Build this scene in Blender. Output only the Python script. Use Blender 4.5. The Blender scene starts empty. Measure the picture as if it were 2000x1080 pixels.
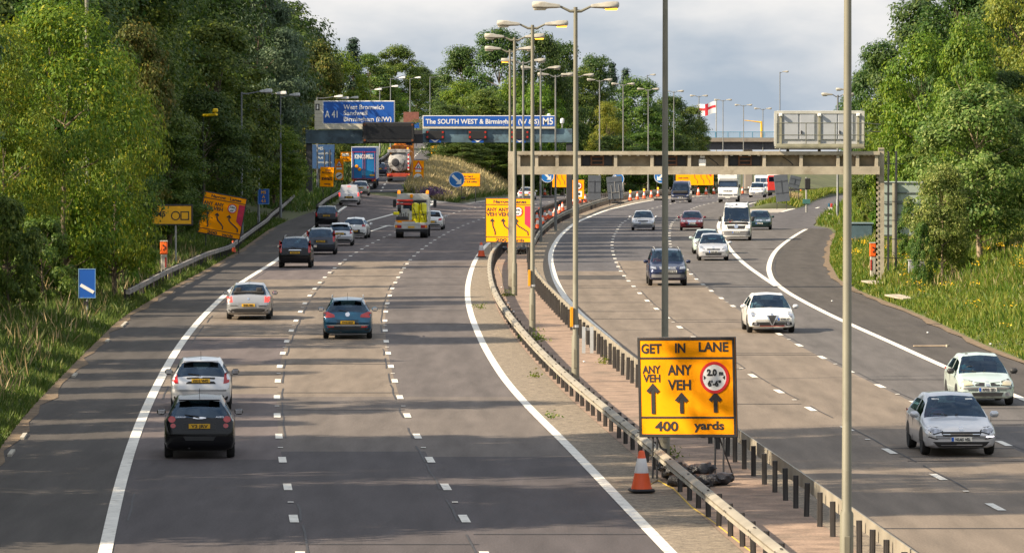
import bpy, bmesh, math, random
import numpy as np
from mathutils import Vector, Matrix, geometry
from mathutils.bvhtree import BVHTree
R = math.radians
C = bpy.context.scene.collection
SC = bpy.context.scene

# ------------------------------------------------------------------ camera, sky, sun, exposure
F = 10286.0; H = 8.75; TH = math.atan(340 / F)      # focal length in photo pixels, eye height, pitch
cam = bpy.data.cameras.new("camera"); cam.sensor_width = 36; cam.sensor_fit = 'HORIZONTAL'
cam.lens = F / 2000 * 36; cam.clip_start = 1; cam.clip_end = 9000
cam_o = bpy.data.objects.new("camera", cam); C.objects.link(cam_o)
cam_o.location = (0, 0, H); cam_o.rotation_euler = (math.pi / 2 - TH, 0, 0)
SC.camera = cam_o
SUN_EL, SUN_AZ = R(33), R(20)                         # sun left of the road and a little behind the camera
w = bpy.data.worlds.new("World"); SC.world = w; w.use_nodes = True
nt = w.node_tree; N = nt.nodes; L = nt.links; N.clear()
wo = N.new('ShaderNodeOutputWorld'); bg = N.new('ShaderNodeBackground'); bg.inputs[1].default_value = 0.10
sky = N.new('ShaderNodeTexSky'); sky.sky_type = 'NISHITA'; sky.sun_disc = False
sky.sun_elevation = SUN_EL; sky.sun_rotation = R(270) - SUN_AZ; sky.air_density = 1.2; sky.dust_density = 2.5; sky.ozone_density = 1.5
tc = N.new('ShaderNodeTexCoord'); mp = N.new('ShaderNodeMapping'); mp.inputs['Scale'].default_value = (16, 16, 42)
mp.inputs['Location'].default_value = (3.2, 1.0, 0.4)
nz = N.new('ShaderNodeTexNoise'); nz.inputs['Scale'].default_value = 1.0; nz.inputs['Detail'].default_value = 6; nz.inputs['Roughness'].default_value = .5
cr = N.new('ShaderNodeValToRGB'); cr.color_ramp.elements[0].position = .36; cr.color_ramp.elements[1].position = .60
cr.color_ramp.elements[0].color = (0, 0, 0, 1); cr.color_ramp.elements[1].color = (1, 1, 1, 1)
cl = N.new('ShaderNodeMixRGB'); cl.inputs[1].default_value = (2.45, 2.95, 3.6, 1); cl.inputs[2].default_value = (5.2, 5.15, 5.15, 1)
mx = N.new('ShaderNodeMixRGB'); mx.inputs[0].default_value = .80
L.new(tc.outputs['Generated'], mp.inputs[0]); L.new(mp.outputs[0], nz.inputs['Vector']); L.new(nz.outputs[0], cr.inputs[0])
L.new(cr.outputs[0], cl.inputs[0]); L.new(sky.outputs[0], mx.inputs[1]); L.new(cl.outputs[0], mx.inputs[2])
L.new(mx.outputs[0], bg.inputs[0]); L.new(bg.outputs[0], wo.inputs[0])
sl = bpy.data.lights.new("sun", 'SUN'); sl.energy = 5.0; sl.angle = R(.5); sl.color = (1.0, .84, .62)
so = bpy.data.objects.new("sun", sl); C.objects.link(so); so.location = (-60, -20, 60)
SDIR = Vector((-math.cos(SUN_AZ) * math.cos(SUN_EL), -math.sin(SUN_AZ) * math.cos(SUN_EL), math.sin(SUN_EL)))
so.rotation_euler = (-SDIR).to_track_quat('-Z', 'Y').to_euler()
SC.view_settings.view_transform = 'Standard'; SC.view_settings.look = 'None'
SC.view_settings.exposure = 1.0; SC.view_settings.gamma = 1.0; SC.view_settings.use_curve_mapping = False
SC.cycles.max_bounces = 6; SC.cycles.transparent_max_bounces = 12; SC.cycles.caustics_reflective = False; SC.cycles.caustics_refractive = False

# ------------------------------------------------------------------ helpers: photo pixel <-> place
def ray(u, v):
    x = (u - 1000) / F; y = -(v - 540) / F
    return Vector((x, math.cos(TH) + y * math.sin(TH), -math.sin(TH) + y * math.cos(TH)))
ZMT = ([0, 250, 450, 500, 575, 650, 725, 900, 9000], [0, 0, -1.1, -1.4, -1.95, -2.8, -4, -6.6, -6.6])
ZST = ([0, 250, 400, 459, 535, 560, 640, 740, 900, 9000], [0, 0, -.825, -.5, -.2, .35, 1.6, 3.0, 5, 6])
def zm(y): return float(np.interp(y, *ZMT))
def zs(y): return float(np.interp(y, *ZST))
def G(u, v, dz=0.0, prof=zm):
    d = ray(u, v); z = 0.0
    for _ in range(60):
        t = (z + dz - H) / d.z; y = d.y * t; z = .5 * z + .5 * prof(y)
    return Vector((d.x * t, y, z))
def P(u, v, Y):
    d = ray(u, v); t = Y / d.y
    return Vector((d.x * t, Y, H + d.z * t))
def XU(u, Y): return (u - 1000) / F * Y              # lateral place of a column u at depth Y
def ZV(v, Y): return P(1000, v, Y).z

# ------------------------------------------------------------------ materials
MATS = {}
def newmat(name):
    m = bpy.data.materials.new(name); m.use_nodes = True; m.node_tree.nodes.clear()
    return m, m.node_tree.nodes, m.node_tree.links
def mat(name, col, rough=.6, metal=0.0, var=.12, scale=3.0, coat=0.0, bump=0.0, dirt=None, emit=0.0, spec=.5, stretch=None, speck=0.0, tracks=0.0):
    """procedural principled material: base colour varied by two octaves of noise, optional dirt and bump"""
    if name in MATS: return MATS[name]
    m, n, l = newmat(name)
    o = n.new('ShaderNodeOutputMaterial'); b = n.new('ShaderNodeBsdfPrincipled'); l.new(b.outputs[0], o.inputs[0])
    b.inputs['Roughness'].default_value = rough; b.inputs['Metallic'].default_value = metal
    b.inputs['Coat Weight'].default_value = coat; b.inputs['Coat Roughness'].default_value = .06
    b.inputs['Specular IOR Level'].default_value = spec
    c = (*col, 1)
    t = n.new('ShaderNodeTexCoord'); mpn = n.new('ShaderNodeMapping'); l.new(t.outputs['Object'], mpn.inputs[0])
    if stretch: mpn.inputs['Scale'].default_value = stretch
    z = n.new('ShaderNodeTexNoise'); z.inputs['Scale'].default_value = scale; z.inputs['Detail'].default_value = 5
    l.new(mpn.outputs[0], z.inputs['Vector'])
    mr = n.new('ShaderNodeMapRange'); mr.inputs['From Min'].default_value = .3; mr.inputs['From Max'].default_value = .7
    mr.inputs['To Min'].default_value = 1 - var; mr.inputs['To Max'].default_value = 1 + var
    l.new(z.outputs[0], mr.inputs[0])
    mu = n.new('ShaderNodeMixRGB'); mu.blend_type = 'MULTIPLY'; mu.inputs[0].default_value = 1; mu.inputs[1].default_value = c
    l.new(mr.outputs[0], mu.inputs[2]); out = mu.outputs[0]
    if dirt:
        dc, dpos, dsc = dirt
        z2 = n.new('ShaderNodeTexNoise'); z2.inputs['Scale'].default_value = dsc; z2.inputs['Detail'].default_value = 6; z2.inputs['Roughness'].default_value = .65
        l.new(mpn.outputs[0], z2.inputs['Vector'])
        r2 = n.new('ShaderNodeMapRange'); r2.inputs['From Min'].default_value = dpos; r2.inputs['From Max'].default_value = dpos + .18
        l.new(z2.outputs[0], r2.inputs[0])
        m2 = n.new('ShaderNodeMixRGB'); m2.inputs[2].default_value = (*dc, 1); l.new(r2.outputs[0], m2.inputs[0]); l.new(out, m2.inputs[1]); out = m2.outputs[0]
    if speck:                                             # aggregate: fine grains that do not stretch
        z4 = n.new('ShaderNodeTexNoise'); z4.inputs['Scale'].default_value = 16; z4.inputs['Detail'].default_value = 3; z4.inputs['Roughness'].default_value = .8; l.new(t.outputs['Object'], z4.inputs['Vector'])
        r4 = n.new('ShaderNodeMapRange'); r4.inputs['From Min'].default_value = .3; r4.inputs['From Max'].default_value = .7; r4.inputs['To Min'].default_value = 1 - speck; r4.inputs['To Max'].default_value = 1 + speck; l.new(z4.outputs[0], r4.inputs[0])
        m4 = n.new('ShaderNodeMixRGB'); m4.blend_type = 'MULTIPLY'; m4.inputs[0].default_value = 1; l.new(out, m4.inputs[1]); l.new(r4.outputs[0], m4.inputs[2]); out = m4.outputs[0]
    if tracks:                                            # polished wheel paths either side of each lane's middle, from the lane coordinate
        at_ = n.new('ShaderNodeAttribute'); at_.attribute_name = 'lane'; cr_ = n.new('ShaderNodeValToRGB'); e = cr_.color_ramp; e.elements[0].position = 0; e.elements[1].position = 1
        for k_ in (.25, .5, .75): e.elements.new(k_)
        for el, v_ in zip(e.elements, (1.0, 1 - tracks, 1 - tracks * .25, 1 - tracks, 1.0)): el.color = (v_, v_, v_, 1)
        l.new(at_.outputs['Fac'], cr_.inputs[0]); m5 = n.new('ShaderNodeMixRGB'); m5.blend_type = 'MULTIPLY'; m5.inputs[0].default_value = 1; l.new(out, m5.inputs[1]); l.new(cr_.outputs[0], m5.inputs[2]); out = m5.outputs[0]
    l.new(out, b.inputs['Base Color'])
    if emit:
        b.inputs['Emission Color'].default_value = c; b.inputs['Emission Strength'].default_value = emit
    if bump:
        bp = n.new('ShaderNodeBump'); bp.inputs['Strength'].default_value = bump; bp.inputs['Distance'].default_value = .02
        z3 = n.new('ShaderNodeTexNoise'); z3.inputs['Scale'].default_value = scale * 9; z3.inputs['Detail'].default_value = 4
        l.new(mpn.outputs[0], z3.inputs['Vector']); l.new(z3.outputs[0], bp.inputs['Height']); l.new(bp.outputs[0], b.inputs['Normal'])
    MATS[name] = m
    return m
def glass_mat(name, tint=(.45, .52, .52), refl=.12):
    if name in MATS: return MATS[name]
    m, n, l = newmat(name)
    o = n.new('ShaderNodeOutputMaterial'); tr = n.new('ShaderNodeBsdfTransparent'); tr.inputs[0].default_value = (*tint, 1)
    gl = n.new('ShaderNodeBsdfGlossy'); gl.inputs['Roughness'].default_value = .04; gl.inputs[0].default_value = (.45, .62, .85, 1)
    ly = n.new('ShaderNodeLayerWeight'); ly.inputs[0].default_value = .35
    t = n.new('ShaderNodeTexCoord'); z = n.new('ShaderNodeTexNoise'); z.inputs['Scale'].default_value = 2.5; l.new(t.outputs['Object'], z.inputs['Vector'])
    mm = n.new('ShaderNodeMath'); mm.operation = 'MULTIPLY_ADD'; mm.inputs[1].default_value = .12; l.new(z.outputs[0], mm.inputs[0])
    ad = n.new('ShaderNodeMath'); ad.operation = 'MULTIPLY_ADD'; ad.inputs[1].default_value = .45; ad.inputs[2].default_value = refl - .06
    l.new(ly.outputs['Fresnel'], ad.inputs[0]); l.new(ad.outputs[0], mm.inputs[2])
    mx = n.new('ShaderNodeMixShader'); l.new(mm.outputs[0], mx.inputs[0]); l.new(tr.outputs[0], mx.inputs[1]); l.new(gl.outputs[0], mx.inputs[2])
    l.new(mx.outputs[0], o.inputs[0]); MATS[name] = m
    return m
def leaf_mat(name, c1, c2, c3, trans=.35, sc=.6, thr=.0):
    """leaves: two greens in clumps plus a scatter of a third colour, lit through the blade"""
    if name in MATS: return MATS[name]
    m, n, l = newmat(name)
    o = n.new('ShaderNodeOutputMaterial')
    t = n.new('ShaderNodeTexCoord'); z = n.new('ShaderNodeTexNoise'); z.inputs['Scale'].default_value = sc; z.inputs['Detail'].default_value = 3
    l.new(t.outputs['Object'], z.inputs['Vector'])
    rp = n.new('ShaderNodeMapRange'); rp.inputs['From Min'].default_value = .35; rp.inputs['From Max'].default_value = .65; l.new(z.outputs[0], rp.inputs[0])
    a = n.new('ShaderNodeMixRGB'); a.inputs[1].default_value = (*c1, 1); a.inputs[2].default_value = (*c2, 1); l.new(rp.outputs[0], a.inputs[0])
    at = n.new('ShaderNodeAttribute'); at.attribute_name = 'rnd'
    r2 = n.new('ShaderNodeMapRange'); r2.inputs['From Min'].default_value = .62 + thr; r2.inputs['From Max'].default_value = .98 + thr; l.new(at.outputs['Fac'], r2.inputs[0])
    b = n.new('ShaderNodeMixRGB'); b.inputs[2].default_value = (*c3, 1); l.new(r2.outputs[0], b.inputs[0]); l.new(a.outputs[0], b.inputs[1])
    oi = n.new('ShaderNodeObjectInfo'); hs = n.new('ShaderNodeHueSaturation')
    hm = n.new('ShaderNodeMapRange'); hm.inputs['To Min'].default_value = .475; hm.inputs['To Max'].default_value = .515; l.new(oi.outputs['Random'], hm.inputs[0]); l.new(hm.outputs[0], hs.inputs['Hue'])
    vm = n.new('ShaderNodeMath'); vm.operation = 'MULTIPLY_ADD'; vm.inputs[1].default_value = .5; vm.inputs[2].default_value = .75; l.new(at.outputs['Fac'], vm.inputs[0]); l.new(vm.outputs[0], hs.inputs['Value'])
    l.new(b.outputs[0], hs.inputs['Color'])
    p = n.new('ShaderNodeBsdfPrincipled'); p.inputs['Roughness'].default_value = .55; p.inputs['Specular IOR Level'].default_value = .35; l.new(hs.outputs[0], p.inputs['Base Color'])
    tl = n.new('ShaderNodeBsdfTranslucent'); l.new(hs.outputs[0], tl.inputs[0])
    mx = n.new('ShaderNodeMixShader'); mx.inputs[0].default_value = trans; l.new(p.outputs[0], mx.inputs[1]); l.new(tl.outputs[0], mx.inputs[2]); l.new(mx.outputs[0], o.inputs[0])
    MATS[name] = m
    return m

# ------------------------------------------------------------------ mesh builder
class MB:
    def __init__(s): s.v = []; s.f = []; s.m = []; s.t = []
    def add(s, vs, fs, mi=0):
        b = len(s.v); s.v += [tuple(x) for x in vs]
        for f in fs: s.f.append(tuple(i + b for i in f)); s.m.append(mi)
        return s
    def box(s, c, d, rot=None, mi=0, bev=0.0):
        x, y, z = d[0] / 2, d[1] / 2, d[2] / 2
        if bev:                                             # chamfered box: three nested octagonal layers
            e = min(bev, x * .9, y * .9, z * .9)
            def ringp(zz, k): return [(-x + k, -y + e + 0 if k == 0 else -y + k, zz)] if 0 else [
                (-x + e, -y + k, zz), (x - e, -y + k, zz), (x - k, -y + e, zz), (x - k, y - e, zz), (x - e, y - k, zz), (-x + e, y - k, zz), (-x + k, y - e, zz), (-x + k, -y + e, zz)]
            vs = ringp(-z, e * .99) + ringp(-z + e, 0) + ringp(z - e, 0) + ringp(z, e * .99)
            fs = [tuple(reversed(range(8)))] + [(l * 8 + i, l * 8 + (i + 1) % 8, l * 8 + 8 + (i + 1) % 8, l * 8 + 8 + i) for l in range(3) for i in range(8)] + [tuple(range(24, 32))]
        else:
            vs = [(-x, -y, -z), (x, -y, -z), (x, y, -z), (-x, y, -z), (-x, -y, z), (x, -y, z), (x, y, z), (-x, y, z)]
            fs = [(3, 2, 1, 0), (4, 5, 6, 7), (0, 1, 5, 4), (1, 2, 6, 5), (2, 3, 7, 6), (3, 0, 4, 7)]
        c = Vector(c)
        vs = [(rot @ Vector(p) if rot else Vector(p)) + c for p in vs]
        return s.add(vs, fs, mi)
    def tube(s, pts, rs, n=10, mi=0, cap=True):
        pts = [Vector(p) for p in pts]
        if not isinstance(rs, (list, tuple)): rs = [rs] * len(pts)
        rings = []
        for i, p in enumerate(pts):
            d = (pts[min(i + 1, len(pts) - 1)] - pts[max(i - 1, 0)]).normalized()
            a = Vector((0, 0, 1)) if abs(d.z) < .9 else Vector((1, 0, 0))
            e1 = d.cross(a).normalized(); e2 = d.cross(e1)
            rings.append([p + (e1 * math.cos(k * 2 * math.pi / n) + e2 * math.sin(k * 2 * math.pi / n)) * rs[i] for k in range(n)])
        vs = [q for r in rings for q in r]
        fs = [(i * n + k, i * n + (k + 1) % n, i * n + n + (k + 1) % n, i * n + n + k) for i in range(len(pts) - 1) for k in range(n)]
        if cap: fs += [tuple(reversed(range(n))), tuple(range((len(pts) - 1) * n, len(pts) * n))]
        return s.add(vs, fs, mi)
    def lathe(s, prof, n=16, c=(0, 0, 0), axis='Z', mi=0):
        vs = []
        for r, h in prof:
            for k in range(n):
                a = 2 * math.pi * k / n; p = (r * math.cos(a), r * math.sin(a), h)
                if axis == 'X': p = (p[2], p[0], p[1])
                if axis == 'Y': p = (p[0], p[2], p[1])
                vs.append(Vector(p) + Vector(c))
        m = len(prof)
        fs = [(i * n + k, i * n + (k + 1) % n, i * n + n + (k + 1) % n, i * n + n + k) for i in range(m - 1) for k in range(n)]
        fs += [tuple(reversed(range(n))), tuple(range((m - 1) * n, m * n))]
        return s.add(vs, fs, mi)
    def prism(s, poly, y0, y1, mi=0):
        """polygon in the XZ plane given depth from y0 to y1"""
        n = len(poly)
        vs = [(x, y0, z) for x, z in poly] + [(x, y1, z) for x, z in poly]
        return s.add(vs, [tuple(range(n)), tuple(range(2 * n - 1, n - 1, -1))] + [(i, i + n, (i + 1) % n + n, (i + 1) % n) for i in range(n)], mi)
    def frame(s, w, h, t, y0, y1, cx=0, cz=0, mi=0):
        for bx, bz, bw, bh in ((0, h / 2 - t / 2, w, t), (0, -h / 2 + t / 2, w, t), (-w / 2 + t / 2, 0, t, h - 2 * t), (w / 2 - t / 2, 0, t, h - 2 * t)):
            s.box((cx + bx, (y0 + y1) / 2, cz + bz), (bw, abs(y1 - y0), bh), mi=mi)
        return s
    def ring(s, r0, r1, y0, y1, cx=0, cz=0, n=32, mi=0):
        for k in range(n):
            a, b = 2 * math.pi * k / n, 2 * math.pi * (k + 1) / n
            s.prism([(cx + r0 * math.cos(a), cz + r0 * math.sin(a)), (cx + r1 * math.cos(a), cz + r1 * math.sin(a)), (cx + r1 * math.cos(b), cz + r1 * math.sin(b)), (cx + r0 * math.cos(b), cz + r0 * math.sin(b))], y0, y1, mi)
        return s
    def disc(s, r, y0, y1, cx=0, cz=0, n=32, mi=0):
        return s.prism([(cx + r * math.cos(2 * math.pi * k / n), cz + r * math.sin(2 * math.pi * k / n)) for k in range(n)], y0, y1, mi)
    def stroke(s, pts, w, y0, y1, mi=0):
        pts = [Vector(p) for p in pts]; lft = []; rgt = []
        for i, p in enumerate(pts):
            d = (pts[min(i + 1, len(pts) - 1)] - pts[max(i - 1, 0)]).normalized(); q = Vector((-d.y, d.x)) * w / 2
            lft.append(p + q); rgt.append(p - q)
        for i in range(len(pts) - 1):
            s.prism([tuple(lft[i]), tuple(rgt[i]), tuple(rgt[i + 1]), tuple(lft[i + 1])], y0, y1, mi)
        return s
    def build(s, name, mats, parent=None, smooth=False):
        me = bpy.data.meshes.new(name); me.from_pydata(s.v, [], s.f)
        if not isinstance(mats, (list, tuple)): mats = [mats]
        for m in mats: me.materials.append(m)
        if len(mats) > 1: me.polygons.foreach_set('material_index', s.m)
        bm = bmesh.new(); bm.from_mesh(me); bmesh.ops.recalc_face_normals(bm, faces=bm.faces); bm.to_mesh(me); bm.free()
        if s.t and len(s.t) == len(s.v): me.attributes.new('lane', 'FLOAT', 'POINT').data.foreach_set('value', s.t)
        if smooth:
            me.polygons.foreach_set('use_smooth', [True] * len(me.polygons))
            try: me.set_sharp_from_angle(angle=R(smooth if smooth is not True else 40))
            except Exception: pass
        o = bpy.data.objects.new(name, me); C.objects.link(o); o.parent = parent
        return o
def tag(o, label=None, cat=None, group=None, kind=None):
    if label: o['label'] = label
    if cat: o['category'] = cat
    if group: o['group'] = group
    if kind: o['kind'] = kind
    return o
def thing(name, label, cat, loc=(0, 0, 0), rotz=0.0, group=None):
    o = bpy.data.objects.new(name, None); C.objects.link(o); o.location = loc; o.rotation_euler = (0, 0, rotz); o.empty_display_size = .3
    return tag(o, label, cat, group)
def copy_tree(o, parent=None):
    c = o.copy(); C.objects.link(c); c.parent = parent
    for ch in list(o.children): copy_tree(ch, c)
    return c
def put(o, loc, rotz=0.0, label=None, group=None):
    c = copy_tree(o); c.location = loc; c.rotation_euler = (0, 0, rotz); tag(c, label, None, group)
    return c
def drop(o):
    for ch in list(o.children): drop(ch)
    bpy.data.objects.remove(o)
def text_mb(mb, s, cx, cz, h, y=-.02, wfit=None, bold=.012, depth=.004, align='CENTER', mi=0, space=1.0):
    """lettering added to a mesh builder, facing -Y, cap height h, baseline-centred at (cx, cz)"""
    cu = bpy.data.curves.new('text', 'FONT'); cu.body = s; cu.align_x = align; cu.size = 1; cu.offset = bold; cu.extrude = .002; cu.resolution_u = 3; cu.space_character = space
    o = bpy.data.objects.new('text', cu); C.objects.link(o)
    me = o.to_mesh()
    vs = np.array([v.co[:] for v in me.vertices]); fs = [tuple(p.vertices) for p in me.polygons]
    o.to_mesh_clear(); bpy.data.objects.remove(o); bpy.data.curves.remove(cu)
    if not len(vs): return
    sc = h / .70; sx = sc
    if wfit: sx = wfit / max(1e-6, vs[:, 0].max() - vs[:, 0].min())
    x = vs[:, 0] * sx + cx; z = vs[:, 1] * sc + cz - h / 2; yy = np.where(vs[:, 2] > 0, y - depth, y)
    mb.add(list(zip(x, yy, z)), fs, mi)
# ------------------------------------------------------------------ road alignment (surveyed from the photograph, then in metres)
YS = np.arange(40.0, 941.0, 1.0)
def track(pix, dz=0.0, prof=zm, ext=None, tail=None, smooth=13, world=None):
    p = [G(u, v, dz, prof) for u, v in pix]; q = sorted((a.y, a.x) for a in p)
    if world: q += world
    ys = np.array([a for a, b in q]); xs = np.array([b for a, b in q])
    X = np.interp(YS, ys, xs)
    s0 = (np.interp(ys[0] + 22, ys, xs) - xs[0]) / 22
    X = np.where(YS < ys[0], xs[0] + (YS - ys[0]) * s0, X)
    if ext is not None:
        k = int(min(len(YS) - 1, ys[-1] - YS[0])); X = np.where(YS > ys[-1], ext + (xs[-1] - ext[k]), X)
    k = smooth; Xp = np.concatenate([X[0] + (np.arange(-k, 0)) * (X[1] - X[0]), X, X[-1] + np.arange(1, k + 1) * (X[-1] - X[-2])])
    return np.convolve(Xp, np.ones(2 * k + 1) / (2 * k + 1), 'valid')
def at(T, y): return float(np.interp(y, YS, T))
def slope(T, y): return (at(T, y + 4) - at(T, y - 4)) / 8
R0 = track([(1245, 720), (1200, 668), (1160, 637), (1130, 613), (1106, 586), (1089, 560), (1078, 524), (1074, 502), (1078, 486), (1094, 460), (1122, 436), (1178, 413), (1242, 397), (1310, 388), (1364, 384), (1450, 378)],
           world=[(700, 41), (800, 64), (940, 102)], smooth=16)
L0 = track([(205, 1080), (222, 1000), (240, 920), (283, 800), (340, 690), (385, 630), (440, 575), (490, 540), (540, 510), (612, 444)], prof=zs, world=[(470, -14.8), (940, -14.6)])
L1 = track([(580, 1050), (575, 1015), (564, 960), (553, 910), (544, 863), (541, 820), (540, 782), (541, 750), (545, 720), (549, 695), (557, 675), (564, 655), (572, 640), (580, 621), (589, 605), (596, 591), (604, 576), (615, 564), (625, 552), (635, 541), (654, 523), (680, 503), (703, 489), (729, 474), (756, 461), (800, 443), (840, 430), (878, 419), (917, 408), (985, 394)], ext=R0)
L2 = track([(945, 1080), (919, 1030), (880, 969), (849, 914), (822, 868), (800, 825), (784, 788), (773, 755), (766, 726), (757, 690), (753, 658), (751, 642), (752, 610), (760, 579), (770, 555), (788, 525), (803, 505), (820, 490), (849, 469), (881, 451), (916, 436), (985, 413), (1040, 400)], ext=R0)
L3 = track([(1310, 1080), (1180, 945), (1100, 860), (1010, 775), (960, 705), (930, 645), (915, 600), (912, 570), (917, 540), (925, 515), (935, 497), (952, 476), (985, 455), (1050, 424)], ext=R0)
R1 = track([(1985, 1012), (1877, 955), (1777, 903), (1692, 858), (1618, 818), (1575, 795), (1520, 765), (1460, 730), (1395, 685), (1330, 643), (1288, 609), (1256, 582), (1224, 546), (1208, 525), (1196, 492), (1195, 472), (1200, 459), (1214, 436), (1232, 426), (1262, 411), (1300, 401)], ext=R0)
R2 = track([(1955, 864), (1750, 770), (1678, 735), (1627, 710), (1583, 687), (1545, 667), (1452, 612), (1411, 585), (1377, 560), (1350, 538), (1328, 510), (1310, 487), (1307, 459), (1310, 439), (1318, 430), (1338, 416), (1363, 403), (1392, 396)], ext=R0)
R3 = track([(1514, 558), (1481, 536), (1452, 515), (1425, 487), (1404, 450), (1403, 437), (1412, 425), (1460, 399), (1513, 390)], ext=R0)
R4 = track([(2000, 780), (1860, 725), (1750, 673), (1648, 629), (1585, 598), (1541, 574), (1514, 557), (1502, 536), (1501, 518), (1511, 494), (1529, 477), (1555, 459), (1580, 445)], world=[(500, 34)])
RLL = track([(1490, 1050), (1405, 985), (1345, 935), (1283, 880), (1204, 815), (1134, 760), (1084, 715), (1044, 675), (1013, 640), (986, 605), (967, 575), (957, 545), (955, 515), (961, 490), (985, 468), (1050, 410), (1107, 389)], dz=.62, ext=R0)
RLR = track([(1770, 1080), (1640, 985), (1560, 930), (1500, 890), (1455, 857), (1245, 712), (1200, 675), (1150, 635), (1108, 600), (1080, 570), (1053, 545), (1041, 524), (1037, 497), (1047, 465), (1058, 449), (1080, 430), (1105, 416), (1136, 405), (1178, 391), (1247, 376)], dz=.62, ext=R0)
R0 = np.maximum(R0, RLR + .75)
XL = track([(0, 885), (60, 805), (110, 752), (170, 690), (240, 622), (330, 568), (400, 530), (470, 490), (530, 447), (570, 428), (605, 415), (640, 407)], prof=zs, world=[(470, -15.8), (560, -16), (740, -15), (940, -14)], smooth=8)
NOSEL = G(840, 402).y
XIL = track([(800, 408), (778, 389)], prof=zs, world=[(552, -11.2), (640, -9.8), (720, -9.3), (940, -8)], smooth=4)
XIR = track([(840, 408), (948, 391), (1057, 381), (1108, 379)], ext=R0, smooth=4)
NOSER = G(1504, 408).y
XJL = R3 + np.interp(YS, [0, NOSER, NOSER + 40], [1.2, 1.2, 2.2])
XJR = track([(1498, 424), (1569, 405), (1595, 392), (1634, 382), (1684, 368)], smooth=3, world=[(760, 70), (940, 120)])
XR = track([(2000, 711), (1902, 671), (1809, 626), (1757, 604), (1672, 571), (1631, 548), (1613, 515), (1615, 486), (1628, 456), (1620, 446), (1587, 441), (1612, 418), (1640, 400), (1683, 380)], smooth=3, world=[(620, 47), (760, 82), (940, 130)])
XR = np.maximum(XR, R4 * (YS < 395) + .5)
MED = (RLL + RLR) / 2
def xmed(u):                                             # depth where the median's midline crosses a photo column
    best = min((abs(1000 + at(MED, y) / y * F - u), y) for y in np.arange(240, 930, .5))
    return best[1]

# ------------------------------------------------------------------ ground: one sheet, cuttings either side, grass islands at the slip roads
LB = ([0, .3, 1, 3, 6, 10, 16, 24, 40, 80, 200, 900], [0, .07, .16, .45, 1.0, 2.0, 3.4, 4.6, 6, 8, 10, 12])
RB = ([0, .3, 1, 3, 6, 10, 16, 24, 40, 80, 200, 900], [0, .07, .22, .75, 1.6, 3.0, 5.2, 7.5, 9, 9, 9, 9])
def rz(x, y):
    """road surface: the left slip lane climbs away from the main lanes before the nose"""
    if y < 400: return zm(y)
    if y > NOSEL: return zs(y) if x < at(XIL, y) + 1.5 else zm(y)
    t = min(1, max(0, (x - at(XL, y)) / (at(L1, y) - at(XL, y)))); return zs(y) * (1 - t) + zm(y) * t
rz.two = True
def zl(y): return zs(y)
def zleft(d, y): return zs(y) + float(np.interp(d, *LB))
def zright(d, y): return zm(y) + float(np.interp(d, *RB)) * float(np.interp(y, [0, 640, 760, 3000], [1, 1, .08, .08]))
def mound(t, y): return 1.75 * math.sin(math.pi * t) ** .7 * float(np.interp(y, [NOSEL, NOSEL + 22, NOSEL + 50, NOSEL + 200, 940], [.1, .5, .72, .6, .3]))
def ground_z(x, y):
    """height of the built ground under a point of the verges or islands"""
    a, b = at(XL, y), at(XR, y)
    if x <= a: return zleft(a - x, y)
    if x >= b: return zright(x - b, y)
    c, d = at(XIL, y), at(XIR, y)
    if y > NOSEL and c < x < d:
        t = (x - c) / (d - c); return zs(y) * (1 - t) + zm(y) * t + mound(t, y)
    c, d = at(XJL, y), at(XJR, y)
    if y > NOSER and c < x < d: return zm(y) + .5 * math.sin(math.pi * (x - c) / (d - c))
    return rz(x, y) if x < at(L1, y) else zm(y)
rng = random.Random(4)
ST = list(np.arange(40, 700, 4.0)) + list(np.arange(700, 941, 12.0)) + [1300, 2200, 4500, 8500]
OFF = [900, 500, 200, 120, 80, 55, 40, 31, 24, 19.5, 16, 13, 10, 8, 6, 4.4, 3, 2, 1, .3, 0]
verts = []; ncol = None
for y in ST:
    yy = min(y, 940); row = []; fall = float(np.interp(y, [940, 1300, 2200, 4500, 8500], [0, 2, 14, 45, 95]))
    a, b = at(XL, yy), at(XR, yy)
    for d in OFF: row.append((a - d, y, zleft(d, yy) + (0 if d < 2 else rng.uniform(-.06, .06) * min(4, d / 3)) - (.06 if d == 0 else 0)))
    if yy > NOSEL: c, d = at(XIL, yy), max(at(XIR, yy), at(XIL, yy) + .3)
    else: c = d = (at(XIL, yy) + at(XIR, yy)) / 2
    for k in range(11):
        t = k / 10; x = c + (d - c) * t; z0 = (zs(yy) * (1 - t) + zm(yy) * t) if yy > NOSEL else rz(x, yy)
        row.append((x, y, z0 + ((mound(t, yy) + rng.uniform(-.08, .08) * (0 < k < 10)) if yy > NOSEL else -.08) - (.06 if k in (0, 10) else 0)))
    row.append((max(at(L1, yy), d + .1), y, zm(yy) - .08)); row.append((at(RLL, yy), y, zm(yy) - .06)); row.append((at(R1, yy), y, zm(yy) - .06))
    c, d = at(XJL, yy), at(XJR, yy)
    if yy < NOSER: c = d = at(XJL, NOSER) * 0 + at(R3, yy) + .2 if yy > 300 else at(R2, yy) + 2
    d = max(d, c)
    b = max(b, d + .2)
    for k in range(7):
        t = k / 6; row.append((c + (d - c) * t, y, zm(yy) + (.55 * math.sin(math.pi * t) if yy > NOSER else -.06) - (.06 if k in (0, 6) else 0)))
    for d in reversed(OFF): row.append((b + d, y, zright(d, yy) + (0 if d < 2 else rng.uniform(-.06, .06) * min(4, d / 3)) - (.06 if d == 0 else 0)))
    row = [(x, y_, z - fall) for x, y_, z in row]
    ncol = len(row); verts += row
g = MB(); g.v = verts
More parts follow.
